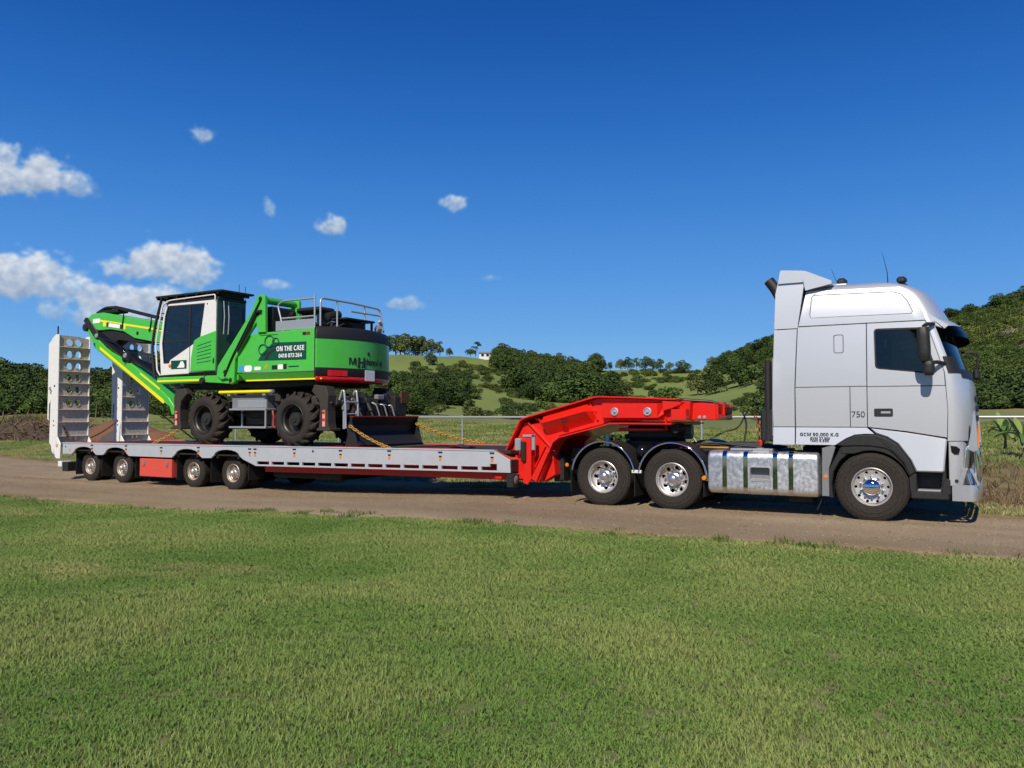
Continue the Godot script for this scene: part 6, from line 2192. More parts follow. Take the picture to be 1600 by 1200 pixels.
	s.prism(P2([-9.55, 2.64, -7.07, 2.62, -7.07, 2.47, -9.4, 2.48]), -0.1, -2.4, 0.01)
	var body := put("engine_body", s.mesh(), G, o)
	s = S.call()
	s.quad(Vector3(-9.56, 2.655, 0.0), Vector3(-7.07, 2.64, 0.0), Vector3(-7.07, 2.47, -0.11), Vector3(-9.42, 2.48, -0.11))
	put("lower_skirt", s.mesh(), G, body)
	s = S.call()
	s.box(Vector3(-9.38, 2.465, -0.12), Vector3(-6.95, 2.5, -0.088), 0.004)
	put("yellow_strip", s.mesh(), M.yellow_paint, body)
	s = S.call()
	s.box(Vector3(-7.085, 2.5, -0.03), Vector3(-7.06, 3.64, 0.003))
	put("gap", s.mesh(), M.gap, body)
	s = S.call()
	s.box(Vector3(-9.4, 2.652, -0.02), Vector3(-7.1, 2.668, 0.006), 0.003)
	put("skirt_seam", s.mesh(), M.grey_paint, body)
	# counterweight: stacked bands round a bowed back
	var bow := func(z: float) -> float: return -7.04 + 0.4 * (1.0 - pow((z + 1.29) / 1.29, 2.0))
	var band := func(q: Array) -> Sh:
		var t := Sh.new()
		var rg := []
		for v in q:
			var r := PackedVector3Array()
			r.append(Vector3(-7.065, v[0], -0.002 - v[1]))
			for i in 41:
				var z := -2.58 * (0.5 - 0.5 * cos(PI * i / 40.0))
				var k: float = 1.0 - v[1] / 1.29
				r.append(Vector3(bow.call(z) - v[1] + 0.02, v[0], -1.29 + (z + 1.29) * k))
			r.append(Vector3(-7.065, v[0], -2.578 + v[1]))
			rg.append(r)
		t.loft(rg, false)
		var top := PackedVector3Array(rg[-1])
		for i in range(1, top.size() - 1):
			t.tri(top[0], top[i], top[i + 1])
		return t
	# places flat against the bowed back: at z, turned along the curve
	var on := func(z: float, y: float, out: float) -> Transform3D:
		var sl: float = (bow.call(z + 0.01) - bow.call(z - 0.01)) / 0.02
		var n := Vector3(1, 0, -sl).normalized()
		return Transform3D(Basis(Vector3.UP.cross(n), Vector3.UP, n), Vector3(bow.call(z) + 0.02, y, z) + n * out)
	var cw := sub("counterweight", o, Vector3(-7.0, 2.45, -1.29))
	put("main_band", band.call([[2.735, 0.0], [2.745, 0.0], [3.0, 0.0], [3.385, 0.0], [3.39, 0.0]]).mesh(), G, cw)
	put("top_band", band.call([[3.39, -0.004], [3.45, -0.004], [3.6, 0.01], [3.66, 0.04], [3.685, 0.09]]).mesh(), M.charcoal, cw)
	put("lower_band", band.call([[2.53, 0.02], [2.56, -0.002], [2.735, -0.004]]).mesh(), M.charcoal, cw)
	put("red_band", band.call([[2.4, 0.08], [2.43, 0.02], [2.53, 0.0], [2.54, 0.02]]).mesh(), M.lamp_red, cw)
	for k in 4:
		s = S.call()
		s.box(Vector3(-0.06, -0.065, -0.01), Vector3(0.06, 0.065, 0.012), 0.004, on.call(-0.28 - 0.115 * k, 2.61, 0.0))
		put("tail_lamp", s.mesh(), M.lamp_red, cw)
	s = S.call()
	s.box(Vector3(-0.05, -0.06, -0.01), Vector3(0.05, 0.06, 0.012), 0.006, on.call(-2.42, 2.58, 0.0))
	put("reflector", s.mesh(), M.lamp_red, cw)
	s = S.call()
	s.box(Vector3(-0.18, -0.125, 0.0), Vector3(0.18, 0.125, 0.008), 0.003, on.call(-1.355, 2.585, 0.012))
	put("white_plate", s.mesh(), M.print_white, cw)
	s = S.call()
	s.lathe([Vector2(0, 0.01), Vector2(0.035, 0.008), Vector2(0.045, 0)], on.call(-1.32, 3.1, 0.004), 16)
	put("plug", s.mesh(), M.black_plastic, cw)
	var word := "MHchinesley"
	var zs := [-0.7, -0.94, -1.14, -1.24, -1.34, -1.39, -1.49, -1.59, -1.68, -1.78, -1.84, -1.94]
	for k in word.length():
		var hh: float = 0.17 if k == 0 else (0.25 if k == 1 else 0.145)
		var xf: Transform3D = on.call(zs[k], 2.9 if k != 1 else 2.875, 0.004)
		lettering(word[k], hh, Vector3.ZERO, 0.0, M.print_black, cw, 1.0)
		var g: MeshInstance3D = cw.get_child(cw.get_child_count() - 1)
		g.transform = Transform3D(xf.basis * Basis.from_scale(Vector3(1.15 if k < 2 else 0.95, 1, 1)), g.position + xf.origin)
	for z in [-0.98, -1.1]:
		s = S.call()
		s.box(Vector3(-0.02, -0.03, 0.0), Vector3(0.02, 0.03, 0.008), 0.004, on.call(z, 2.79, 0.0))
		put("mark", s.mesh(), M.print_black, cw)
	# company board with a tree emblem, small stickers
	s = S.call()
	s.prism(P2([-8.88, 2.94, -8.76, 3.1, -8.6, 3.2, -8.4, 3.35, -7.33, 3.33, -7.33, 2.92]), 0.004, -0.01, 0.0)
	var bd := put("company_board", s.mesh(), M.sticker_green, body)
	for q in [[-8.72, 3.2, 0.13], [-8.5, 3.38, 0.15], [-8.3, 3.36, 0.1]]:
		s = S.call()
		var c := []
		for i in 24:
			c.append(Vector3(q[0] + cos(TAU * i / 24) * q[2], q[1] + sin(TAU * i / 24) * q[2] * 0.9, 0.006))
		s.tube(c, 0.016, 5, -1.0, true)
		put("emblem_ring", s.mesh(), M.sticker_green, bd)
	s = S.call()
	s.prism(P2([-8.68, 2.95, -8.56, 2.95, -8.5, 3.08, -8.36, 3.16, -8.22, 3.18, -8.22, 3.21, -8.4, 3.2, -8.56, 3.12]), 0.007, 0.0, 0.0)
	put("emblem_branch", s.mesh(), M.print_black, bd)
	lettering("ON THE CASE", 0.118, Vector3(-8.28, 3.195, 0.006), 0.0, M.print_white, bd, 0.9)
	lettering("0418 073 264", 0.095, Vector3(-8.2, 3.03, 0.006), 0.0, M.print_white, bd, 0.95)
	for q in [[-9.53, 2.71, -9.37, 2.84, "print_blue"], [-9.34, 2.69, -9.08, 2.84, "print_white"], [-9.0, 2.72, -8.78, 2.8, "print_white"], [-8.42, 2.72, -8.24, 2.82, "print_black"], [-8.22, 2.72, -8.06, 2.83, "print_white"], [-8.05, 2.72, -7.94, 2.84, "print_black"], [-7.88, 2.76, -7.56, 2.79, "sticker_green"], [-7.45, 3.48, -7.33, 3.55, "print_black"], [-7.32, 3.48, -7.22, 3.55, "hose_red"], [-8.82, 3.53, -8.24, 3.545, "print_black"]]:
		s = S.call()
		s.panel(rrect(q[0], q[1], q[2], q[3], minf(q[2] - q[0], q[3] - q[1]) * (0.42 if q[4] == "print_white" and q[0] < -8.5 else 0.1)), [], 0.01, 0.0, null, 0.0, [], [], zx(Vector3(0, 0, 0.004)))
		put("sticker", s.mesh(), M[q[4]], body)
	s = S.call()
	s.lathe([Vector2(0, 0.005), Vector2(0.05, 0.005), Vector2(0.05, -0.01)], zx(Vector3(-8.6, 2.79, 0.0)), 16)
	put("sticker", s.mesh(), M.amber, body)
	# lifting arms of the cab
	for z in [0.05, -1.05]:
		s = S.call()
		s.prism(P2([-8.9, 4.46, -8.84, 4.5, -8.68, 4.5, -8.62, 4.46, -8.6, 3.6, -8.86, 3.6, -8.9, 3.85, -9.3, 3.42, -9.62, 2.98, -9.64, 2.45, -9.75, 2.4, -9.88, 2.55, -10.1, 2.52, -10.26, 2.62, -10.22, 2.86, -9.98, 3.12, -9.62, 3.52, -9.33, 3.84, -9.08, 4.12]), z, z - 0.09, 0.012)
		var am := put("cab_arm", s.mesh(), G, o)
		s = S.call()
		s.tube(bend([Vector3(-8.74, 4.38, z + 0.02), Vector3(-9.1, 3.86, z + 0.03), Vector3(-9.72, 3.0, z + 0.03), Vector3(-9.95, 2.6, z + 0.02)], 0.2), 0.022, 6)
		s.tube(bend([Vector3(-8.7, 4.1, z + 0.03), Vector3(-8.86, 4.1, z + 0.05), Vector3(-9.2, 3.55, z + 0.05), Vector3(-9.5, 3.2, z + 0.03)], 0.1), 0.035, 8)
		put("hose", s.mesh(), M.hose, am)
		s = S.call()
		for q in [[-8.77, 4.4], [-9.95, 2.7], [-9.76, 2.5], [-8.85, 4.05]]:
			s.lathe([Vector2(0, 0.02), Vector2(0.05, 0.018), Vector2(0.06, 0.0)], zx(Vector3(q[0], q[1], z)), 14)
		put("pivot_pin", s.mesh(), M.green_paint if z < 0 else M.black_steel, am)
	s = S.call()
	s.tube([Vector3(-8.75, 4.38, 0.0), Vector3(-8.75, 4.38, -1.1)], 0.085, 14)
	s.box(Vector3(-8.85, 3.6, -1.1), Vector3(-8.65, 4.3, -1.0), 0.01)
	put("arm_cross_tube", s.mesh(), G, o)
	s = S.call()
	s.tube([Vector3(-9.2, 3.5, -0.5), Vector3(-9.9, 2.8, -0.5)], 0.07, 10)
	s.box(Vector3(-9.0, 3.55, -1.0), Vector3(-8.65, 4.25, -0.2), 0.04)
	put("lift_cylinder", s.mesh(), M.black_steel, o)
	# on top of the body: coolers, pipes, railings
	s = S.call()
	s.box(Vector3(-8.6, 3.64, -1.6), Vector3(-7.6, 3.86, -0.7), 0.03)
	s.box(Vector3(-8.5, 4.12, -1.4), Vector3(-7.7, 4.26, -0.8), 0.06)
	for x in [-8.4, -7.9]:
		s.box(Vector3(x, 3.84, -1.3), Vector3(x + 0.12, 4.15, -0.9), 0.02)
	s.tube([Vector3(-8.55, 3.7, -0.5), Vector3(-8.3, 4.15, -0.5), Vector3(-8.25, 3.95, -0.45)], 0.035, 8)
	put("cooler", s.mesh(), M.charcoal, o)
	s = S.call()
	s.box(Vector3(-8.42, 3.63, -0.14), Vector3(-7.2, 3.86, -0.1), 0.005)
	put("railing_board", s.mesh(), M.galvanised, o)
	s = S.call()
	s.box(Vector3(-7.55, 3.66, -1.9), Vector3(-6.98, 3.7, -0.8), 0.01)
	s.box(Vector3(-7.5, 3.9, -1.9), Vector3(-6.9, 3.95, -0.85), 0.015)
	s.box(Vector3(-7.3, 3.66, -1.7), Vector3(-7.05, 3.88, -1.1), 0.02)
	s.box(Vector3(-6.98, 3.64, -1.86), Vector3(-6.94, 3.9, -1.8), 0.004)
	s.lathe([Vector2(0, 0.22), Vector2(0.09, 0.2), Vector2(0.1, 0.0), Vector2(0.1, -0.2), Vector2(0, -0.22)], Transform3D(Basis(Vector3(1, 0, 0), 0.2), Vector3(-7.45, 4.03, -1.0)), 16)
	for k in 4:
		s.tube(bend([Vector3(-7.4 + 0.1 * k, 3.68, -0.7), Vector3(-7.35 + 0.1 * k, 3.86, -0.75 - 0.1 * k), Vector3(-7.1 + 0.04 * k, 3.72, -1.2)], 0.1), 0.025, 6)
	put("engine_top", s.mesh(), M.black_steel, o)
	s = S.call()
	s.lathe([Vector2(0.02, 0.0), Vector2(0.08, 0.04), Vector2(0.09, 0.16), Vector2(0, 0.16)], Transform3D(Basis(Vector3.UP, PI / 2) * Basis(Vector3(1, 0, 0), -0.9), Vector3(-7.0, 3.7, -2.05)), 18)
	s.tube([Vector3(-7.0, 3.68, -2.2), Vector3(-6.98, 3.9, -2.22), Vector3(-6.96, 3.98, -2.12)], 0.04, 10)
	put("exhaust", s.mesh(), M.galvanised, o)
	s = S.call()
	var tb := func(p: Array, r: float = 0.022) -> void: s.tube(bend(P3(p), 0.12, 5), r, 8)
	tb.call([-7.2, 3.62, -0.12, -7.2, 4.37, -0.12, -7.2, 4.4, -0.12])
	tb.call([-7.2, 4.33, -0.12, -8.2, 4.33, -0.12, -8.38, 4.25, -0.12, -8.26, 3.9, -0.12, -8.2, 3.62, -0.12])
	tb.call([-7.2, 3.92, -0.12, -8.25, 3.92, -0.12])
	tb.call([-7.12, 3.66, -0.22, -7.12, 4.34, -0.22, -7.12, 4.34, -1.3, -7.12, 4.3, -2.34, -7.05, 3.72, -2.4], 0.024)
	for z in [-0.78, -1.76]:
		tb.call([-7.12, 4.33, z, -7.12, 3.66, z])
	tb.call([-7.12, 4.14, -1.25, -7.12, 4.14, -2.34])
	tb.call([-7.12, 3.75, -2.36, -7.5, 3.7, -2.4])
	put("railing", s.mesh(), M.galvanised, o)
	build_cab(o)
	build_boom(o)

func build_cab(o: Node3D) -> void:
	var S := func() -> Sh: return Sh.new()
	var G: Material = M.green_paint
	var c := sub("cab", o, Vector3(-11.4, 2.65, -0.45))
	# side walls; the opening takes the glass
	var wall := P2([-12.42, 2.68, -10.36, 2.72, -10.32, 4.52, -12.22, 4.53, -12.36, 4.2, -12.5, 3.5])
	var glass := P2([-12.33, 2.98, -12.12, 2.98, -12.06, 3.07, -11.36, 3.37, -11.28, 3.4, -10.94, 3.56, -10.78, 4.44, -12.2, 4.46, -12.3, 4.2, -12.4, 3.5])
	var s: Sh
	for k in 2:
		var x := Transform3D() if k == 0 else Transform3D(Vector3(1, 0, 0), Vector3(0, 1, 0), Vector3(0, 0, -1), Vector3(0, 0, -0.88))
		s = S.call()
		s.panel(wall, [glass], 0.05, 0.01, null, 0.0, [-12.0, -11.6, -11.2, -10.9], [3.2, 3.6, 4.0], x)
		put("side_wall", s.mesh(), M.white_paint, c)
		s = S.call()
		s.panel(glass, [], 0.006, 0.0, null, 0.0, [], [], x * zx(Vector3(0, 0, -0.02)))
		put("side_window", s.mesh(), M.cab_glass, c)
		s = S.call()
		s.panel(glass, [Sh.inset(glass, 0.035)], 0.02, 0.0, null, 0.0, [-12.0, -11.6, -11.2, -10.95], [3.2, 3.6, 4.0], x * zx(Vector3(0, 0, -0.008)))
		s.box(Vector3(-11.37, 3.36, -0.03), Vector3(-11.31, 4.46, -0.005), 0.004, x)
		s.box(Vector3(-12.38, 3.52, -0.03), Vector3(-11.36, 3.56, -0.012), 0.004, x)
		put("window_frame", s.mesh(), M.black_plastic, c)
		s = S.call()
		s.prism(P2([-11.27, 2.75, -11.25, 3.1, -11.14, 3.53, -10.94, 3.61, -10.33, 3.74, -10.35, 2.75]), 0.02, -0.02, 0.012, x)
		var gp := put("green_panel", s.mesh(), G, c)
		s = S.call()
		for i in 6:
			var y := 2.98 + 0.085 * i
			s.prism(P2([-11.02, y - 0.03, -11.0, y - 0.015, -10.5, y + 0.03 + 0.01 * i, -10.5, y + 0.015 + 0.01 * i]), 0.028, 0.018, 0.0, x)
		put("louvre", s.mesh(), M.dark_green, gp)
	s = S.call()
	s.box(Vector3(-10.43, 2.93, 0.02), Vector3(-10.38, 3.06, 0.032), 0.008)
	put("latch", s.mesh(), M.black_plastic, c)
	s = S.call()
	s.prism(P2([-11.33, 2.7, -11.31, 2.7, -11.3, 3.38, -11.32, 3.38]), 0.003, -0.01, 0.0)
	s.prism(P2([-11.3, 2.7, -10.36, 2.72, -10.36, 2.745, -11.3, 2.735]), 0.012, -0.01, 0.0)
	put("door_seam", s.mesh(), M.gap, c)
	s = S.call()
	s.panel(rrect(-12.02, 2.83, -11.42, 3.05, 0.01), [], 0.01, 0.0, null, 0.0, [], [], zx(Vector3(0, 0, 0.004)))
	var st := put("sticker", s.mesh(), M.sticker_green, c)
	s = S.call()
	s.prism(P2([-11.78, 2.86, -11.5, 2.86, -11.5, 2.93, -11.56, 3.02, -11.64, 3.02, -11.7, 2.93]), 0.008, 0.0, 0.0)
	put("sticker_print", s.mesh(), M.print_white, st)
	s = S.call()
	s.lathe([Vector2(0, 0.025), Vector2(0.035, 0.02), Vector2(0.05, 0.0)], zx(Vector3(-12.07, 2.92, 0.0)), 14)
	put("side_lamp", s.mesh(), M.amber, c)
	s = S.call()
	s.lathe([Vector2(0, 0.006), Vector2(0.02, 0.006), Vector2(0.022, 0.0)], zx(Vector3(-10.68, 4.42, 0.0)), 10)
	put("bolt", s.mesh(), M.black_plastic, c)
	# rear wall with its window, front glass, roof, floor
	s = S.call()
	var rear := Transform3D(Vector3(0, 0, -1), Vector3(0, 1, 0), Vector3(1, 0, 0), Vector3(-10.31, 0, 0.0))
	s.panel(P2([0.0, 2.7, 0.86, 2.7, 0.9, 4.5, 0.0, 4.52]), [rrect(0.14, 3.76, 0.82, 4.36, 0.03)], 0.05, 0.008, null, 0.0, [0.48], [4.05], rear)
	put("rear_wall", s.mesh(), M.dark_green, c)
	s = S.call()
	s.panel(rrect(0.14, 3.76, 0.82, 4.36, 0.03), [], 0.006, 0.0, null, 0.0, [], [], rear * zx(Vector3(0, 0, -0.02)))
	put("rear_window", s.mesh(), M.black_gloss, c)
	s = S.call()
	for z in [-0.16, -0.3]:
		s.tube([Vector3(-10.27, 3.66, z), Vector3(-10.24, 4.1, z), Vector3(-10.27, 4.48, z)], 0.016, 6)
	s.tube(bend(P3([-10.25, 3.05, -0.42, -10.18, 3.45, -0.42, -10.18, 3.45, -0.9]), 0.06), 0.016, 6)
	put("grab_rail", s.mesh(), M.galvanised, c)
	s = S.call()
	s.loft([PackedVector3Array([Vector3(-12.42, 2.7, -0.02), Vector3(-12.42, 2.7, -0.86)]), PackedVector3Array([Vector3(-12.49, 3.5, -0.02), Vector3(-12.49, 3.5, -0.86)]), PackedVector3Array([Vector3(-12.35, 4.2, -0.02), Vector3(-12.35, 4.2, -0.86)]), PackedVector3Array([Vector3(-12.22, 4.5, -0.02), Vector3(-12.22, 4.5, -0.86)])], false)
	put("windscreen", s.mesh(), M.cab_glass, c)
	s = S.call()
	s.box(Vector3(-12.4, 2.66, -0.86), Vector3(-10.34, 2.72, -0.02), 0.01)
	s.box(Vector3(-12.25, 4.5, -0.9), Vector3(-10.28, 4.58, 0.01), 0.02)
	put("roof", s.mesh(), M.charcoal, c)
	s = S.call()
	s.box(Vector3(-12.62, 4.69, -1.0), Vector3(-10.12, 4.74, 0.05), 0.012)
	for i in 7:
		s.box(Vector3(-12.6 + 0.38 * i, 4.64, -0.98), Vector3(-12.56 + 0.38 * i, 4.69, 0.03), 0.004)
	s.box(Vector3(-10.9, 4.56, -0.85), Vector3(-10.3, 4.66, -0.15), 0.03)
	s.box(Vector3(-10.95, 4.74, -0.5), Vector3(-10.55, 4.8, -0.2), 0.02)
	for x in [-12.3, -11.6, -10.9]:
		for z in [-0.06, -0.84]:
			s.tube([Vector3(x, 4.56, z), Vector3(x, 4.69, z)], 0.02, 6)
	put("roof_guard", s.mesh(), M.black_steel, c)
	s = S.call()
	s.tube([Vector3(-10.4, 4.74, -0.75), Vector3(-10.4, 4.98, -0.75)], 0.008, 5)
	s.tube([Vector3(-10.4, 4.6, -0.95), Vector3(-10.4, 4.95, -0.95)], 0.008, 5)
	put("aerial", s.mesh(), M.black_plastic, c)
	s = S.call()
	s.tube(bend(P3([-10.36, 4.5, 0.03, -10.36, 4.63, 0.03, -12.0, 4.6, 0.03, -12.18, 4.58, 0.03]), 0.06), 0.018, 8)
	s.tube(bend(P3([-12.15, 4.56, 0.04, -12.3, 4.5, 0.06, -12.44, 4.0, 0.06, -12.56, 3.5, 0.06, -12.5, 2.8, 0.05, -12.44, 2.68, 0.0]), 0.15), 0.022, 8)
	put("guard_rail", s.mesh(), M.white_paint, c)
	s = S.call()
	for z in [0.05, -0.9]:
		s.tube(bend(P3([-12.35, 4.7, z, -12.62, 3.95, z, -12.72, 3.4, z, -12.6, 2.6, z]), 0.2), 0.035, 8)
	for y in [4.3, 3.9, 3.5, 3.1]:
		var x := tab([2.6, -12.6, 3.4, -12.72, 3.95, -12.62, 4.7, -12.35], y)
		s.tube([Vector3(x, y, 0.05), Vector3(x, y, -0.9)], 0.015, 6)
	put("front_guard", s.mesh(), M.black_steel, c)
	s = S.call()
	s.box(Vector3(-11.3, 2.75, -0.72), Vector3(-10.75, 3.15, -0.2), 0.06)
	s.box(Vector3(-10.85, 3.1, -0.72), Vector3(-10.68, 3.85, -0.2), 0.07)
	s.box(Vector3(-10.82, 3.88, -0.58), Vector3(-10.7, 4.1, -0.34), 0.05)
	put("seat", s.mesh(), M.seat, c)

func build_boom(o: Node3D) -> void:
	var S := func() -> Sh: return Sh.new()
	var G: Material = M.green_paint
	var bm := sub("boom", o, Vector3(-13.5, 3.5, -1.3))
	var za := -1.1
	var s: Sh = S.call()
	s.prism(P2([-17.2, 4.3, -17.36, 4.5, -17.3, 4.6, -17.12, 4.69, -16.6, 4.7, -14.08, 4.28, -12.0, 3.75, -10.2, 2.95, -10.0, 2.6, -10.4, 2.5, -11.6, 3.0, -12.6, 3.4, -13.6, 3.64, -14.1, 3.69, -15.1, 3.86, -15.6, 4.08, -16.2, 4.17, -16.8, 4.17]), za, za - 0.5, 0.02)
	put("main_boom", s.mesh(), G, bm)
	s = S.call()
	s.prism(P2([-16.75, 4.44, -16.73, 4.495, -14.0, 4.075, -12.0, 3.55, -12.0, 3.5, -14.0, 4.02]), za + 0.004, za - 0.01, 0.0)
	put("yellow_strip", s.mesh(), M.yellow_paint, bm)
	s = S.call()
	s.panel(rrect(-17.05, 4.4, -16.72, 4.53, 0.02), [], 0.01, 0.0, null, 0.0, [], [], zx(Vector3(0, 0, za + 0.005)))
	s.prism(P2([-16.3, 4.26, -16.28, 4.37, -15.75, 4.29, -15.77, 4.18]), za + 0.006, za - 0.01, 0.0)
	put("sticker", s.mesh(), M.print_white, bm)
	s = S.call()
	s.prism(P2([-16.57, 4.29, -16.55, 4.42, -16.4, 4.4, -16.42, 4.27]), za + 0.006, za - 0.01, 0.0)
	s.prism(P2([-15.6, 4.15, -15.58, 4.27, -15.48, 4.25, -15.5, 4.14]), za + 0.006, za - 0.01, 0.0)
	put("sticker", s.mesh(), M.yellow_paint, bm)
	s = S.call()
	s.prism(P2([-16.4, 4.265, -16.38, 4.4, -15.6, 4.275, -15.62, 4.145]), za + 0.004, za - 0.01, 0.0)
	put("sticker", s.mesh(), M.sticker_green, bm)
	# hoses and pipes along the boom
	s = S.call()
	for k in 3:
		s.tube(bend([Vector3(-17.0, 4.72, za - 0.1 - 0.12 * k), Vector3(-16.6, 4.86 + 0.03 * k, za - 0.1 - 0.12 * k), Vector3(-16.1, 4.82, za - 0.1 - 0.12 * k), Vector3(-14.2, 4.4, za - 0.1 - 0.12 * k), Vector3(-12.0, 3.88, za - 0.1 - 0.12 * k)], 0.3), 0.04, 8)
	s.box(Vector3(-16.9, 4.68, za - 0.45), Vector3(-16.0, 4.78, za - 0.05), 0.03)
	for x in [-15.55, -14.3]:
		s.tube([Vector3(x, 4.62 - (x + 15.55) * 0.17, za + 0.03), Vector3(x - 0.05, 4.35 - (x + 15.55) * 0.17, za + 0.03), Vector3(x - 0.1, 4.2 - (x + 15.55) * 0.15, za + 0.02)], 0.016, 6)
	s.lathe([Vector2(0, 0.01), Vector2(0.05, 0.01), Vector2(0.055, 0.0)], zx(Vector3(-14.95, 4.0, za)), 14)
	s.lathe([Vector2(0, 0.012), Vector2(0.04, 0.01), Vector2(0.05, 0.0)], zx(Vector3(-14.42, 4.07, za)), 14)
	put("hose_run", s.mesh(), M.hose, bm)
	# stick folded back under the boom
	s = S.call()
	s.prism(P2([-17.5, 4.32, -17.42, 4.42, -17.3, 4.35, -16.9, 3.95, -16.3, 3.55, -15.4, 3.22, -14.2, 2.55, -13.6, 2.15, -13.4, 1.95, -13.3, 1.86, -13.34, 1.66, -13.46, 1.66, -13.56, 1.9, -13.9, 2.05, -15.6, 2.92, -17.0, 3.66, -17.25, 4.0]), za - 0.03, za - 0.45, 0.02)
	put("stick", s.mesh(), G, bm)
	s = S.call()
	s.prism(P2([-16.75, 3.62, -16.72, 3.69, -13.85, 2.12, -13.75, 2.03, -13.8, 1.98]), za - 0.024, za - 0.04, 0.0)
	s.prism(P2([-14.85, 2.83, -14.83, 2.87, -13.95, 2.4, -13.97, 2.36]), za - 0.024, za - 0.04, 0.0)
	put("yellow_strip", s.mesh(), M.yellow_paint, bm)
	s = S.call()
	s.prism(P2([-17.52, 4.5, -17.42, 4.6, -17.25, 4.55, -16.8, 4.12, -16.75, 3.95, -16.95, 3.95, -17.2, 4.2]), za + 0.02, za - 0.52, 0.015)
	s.lathe([Vector2(0, 0.03), Vector2(0.11, 0.03), Vector2(0.12, 0.0), Vector2(0.12, -0.55)], zx(Vector3(-17.42, 4.3, za)), 20)
	s.prism(P2([-16.9, 4.1, -16.5, 4.2, -15.9, 4.15, -15.3, 3.92, -14.6, 3.74, -15.0, 3.72, -15.9, 3.85, -16.5, 3.6]), za - 0.06, za - 0.44, 0.02)
	put("link", s.mesh(), M.black_steel, bm)
	s = S.call()
	s.tube([Vector3(-16.75, 4.0, za - 0.1), Vector3(-15.3, 3.25, za - 0.1)], 0.13, 14)
	s.tube([Vector3(-15.35, 3.28, za - 0.1), Vector3(-13.5, 2.75, za - 0.1)], 0.1, 14)
	s.tube([Vector3(-15.5, 3.45, za - 0.05), Vector3(-13.0, 2.35, za - 0.05)], 0.085, 12)
	s.box(Vector3(-15.6, 3.2, za - 0.3), Vector3(-15.25, 3.55, za + 0.06), 0.05)
	s.tube(bend([Vector3(-16.6, 3.95, za + 0.03), Vector3(-15.8, 3.75, za + 0.06), Vector3(-15.4, 3.45, za + 0.06), Vector3(-15.5, 3.2, za + 0.04)], 0.2), 0.028, 6)
	put("cylinder", s.mesh(), M.black_gloss, bm)
	s = S.call()
	s.lathe([Vector2(0, 0.02), Vector2(0.07, 0.018), Vector2(0.08, 0.0)], zx(Vector3(-15.42, 3.38, za + 0.06)), 14)
	s.lathe([Vector2(0, 0.02), Vector2(0.06, 0.018), Vector2(0.07, 0.0)], zx(Vector3(-16.85, 4.02, za + 0.02)), 14)
	put("pivot_pin", s.mesh(), M.galvanised, bm)

# ---------------------------------------------------------------- sky
const SKY := [-90.0, 0.33, 0.42, 0.5, -4.0, 0.5, 0.66, 0.84, 0.0, 0.56, 0.76, 0.92, 3.0, 0.51, 0.725, 0.905, 6.0, 0.42, 0.655, 0.9, 10.0, 0.335, 0.585, 0.87, 15.0, 0.245, 0.5, 0.81, 20.0, 0.17, 0.42, 0.745, 26.0, 0.11, 0.34, 0.66, 34.0, 0.08, 0.28, 0.58, 60.0, 0.05, 0.2, 0.46, 90.0, 0.04, 0.17, 0.42]
# clouds: bearing, height, half width, half height (degrees), whiteness
const CLOUDS := [
	[-61.4, 13.9, 3.0, 0.8, 1.0], [-59.9, 14.5, 1.2, 1.2, 1.0], [-62.4, 15.2, 1.0, 0.8, 0.85], [-58.0, 13.9, 0.8, 0.7, 0.55], [-62.6, 13.4, 1.8, 0.7, 0.9],
	[-61.2, 8.0, 3.0, 1.2, 1.0], [-60.4, 8.8, 1.6, 1.0, 1.0], [-62.2, 8.2, 1.9, 1.0, 1.0], [-58.7, 7.8, 1.0, 0.5, 0.5], [-59.6, 6.3, 0.6, 0.45, 0.45],
	[-52.9, 9.5, 2.7, 0.8, 1.0], [-53.4, 10.1, 1.7, 0.9, 1.0], [-51.4, 10.0, 1.1, 0.8, 0.95], [-55.3, 9.1, 1.5, 0.5, 0.8], [-51.6, 8.8, 1.6, 0.7, 0.7],
	[-55.4, 7.2, 3.2, 0.85, 1.0], [-57.3, 7.6, 1.0, 0.7, 0.8], [-53.4, 7.4, 1.8, 0.8, 0.9], [-56.6, 6.1, 2.2, 0.6, 0.8], [-54.4, 6.0, 2.4, 0.7, 0.9], [-52.2, 6.6, 1.2, 0.6, 0.7],
	[-50.9, 17.8, 0.75, 0.5, 0.75], [-46.8, 13.6, 0.45, 0.7, 0.5], [-42.7, 12.6, 0.95, 0.75, 0.85], [-42.2, 12.9, 0.5, 0.5, 0.8], [-34.3, 14.4, 0.9, 0.65, 0.8], [-34.9, 14.5, 0.5, 0.35, 0.5],
	[-46.4, 8.7, 1.0, 0.4, 0.5], [-38.0, 7.6, 1.2, 0.42, 0.6], [-37.4, 7.9, 0.6, 0.35, 0.5], [-32.0, 9.5, 0.7, 0.25, 0.3],
	[-74.0, 9.0, 4.0, 1.4, 1.0], [-81.0, 14.0, 3.0, 1.0, 0.9], [-96.0, 8.0, 5.0, 1.5, 1.0], [-120.0, 11.0, 4.0, 1.2, 0.9], [-150.0, 9.0, 5.0, 1.3, 1.0], [170.0, 10.0, 4.5, 1.3, 0.9], [125.0, 8.0, 5.0, 1.4, 1.0], [80.0, 9.0, 3.0, 0.9, 0.7], [45.0, 8.0, 2.0, 0.6, 0.5]]

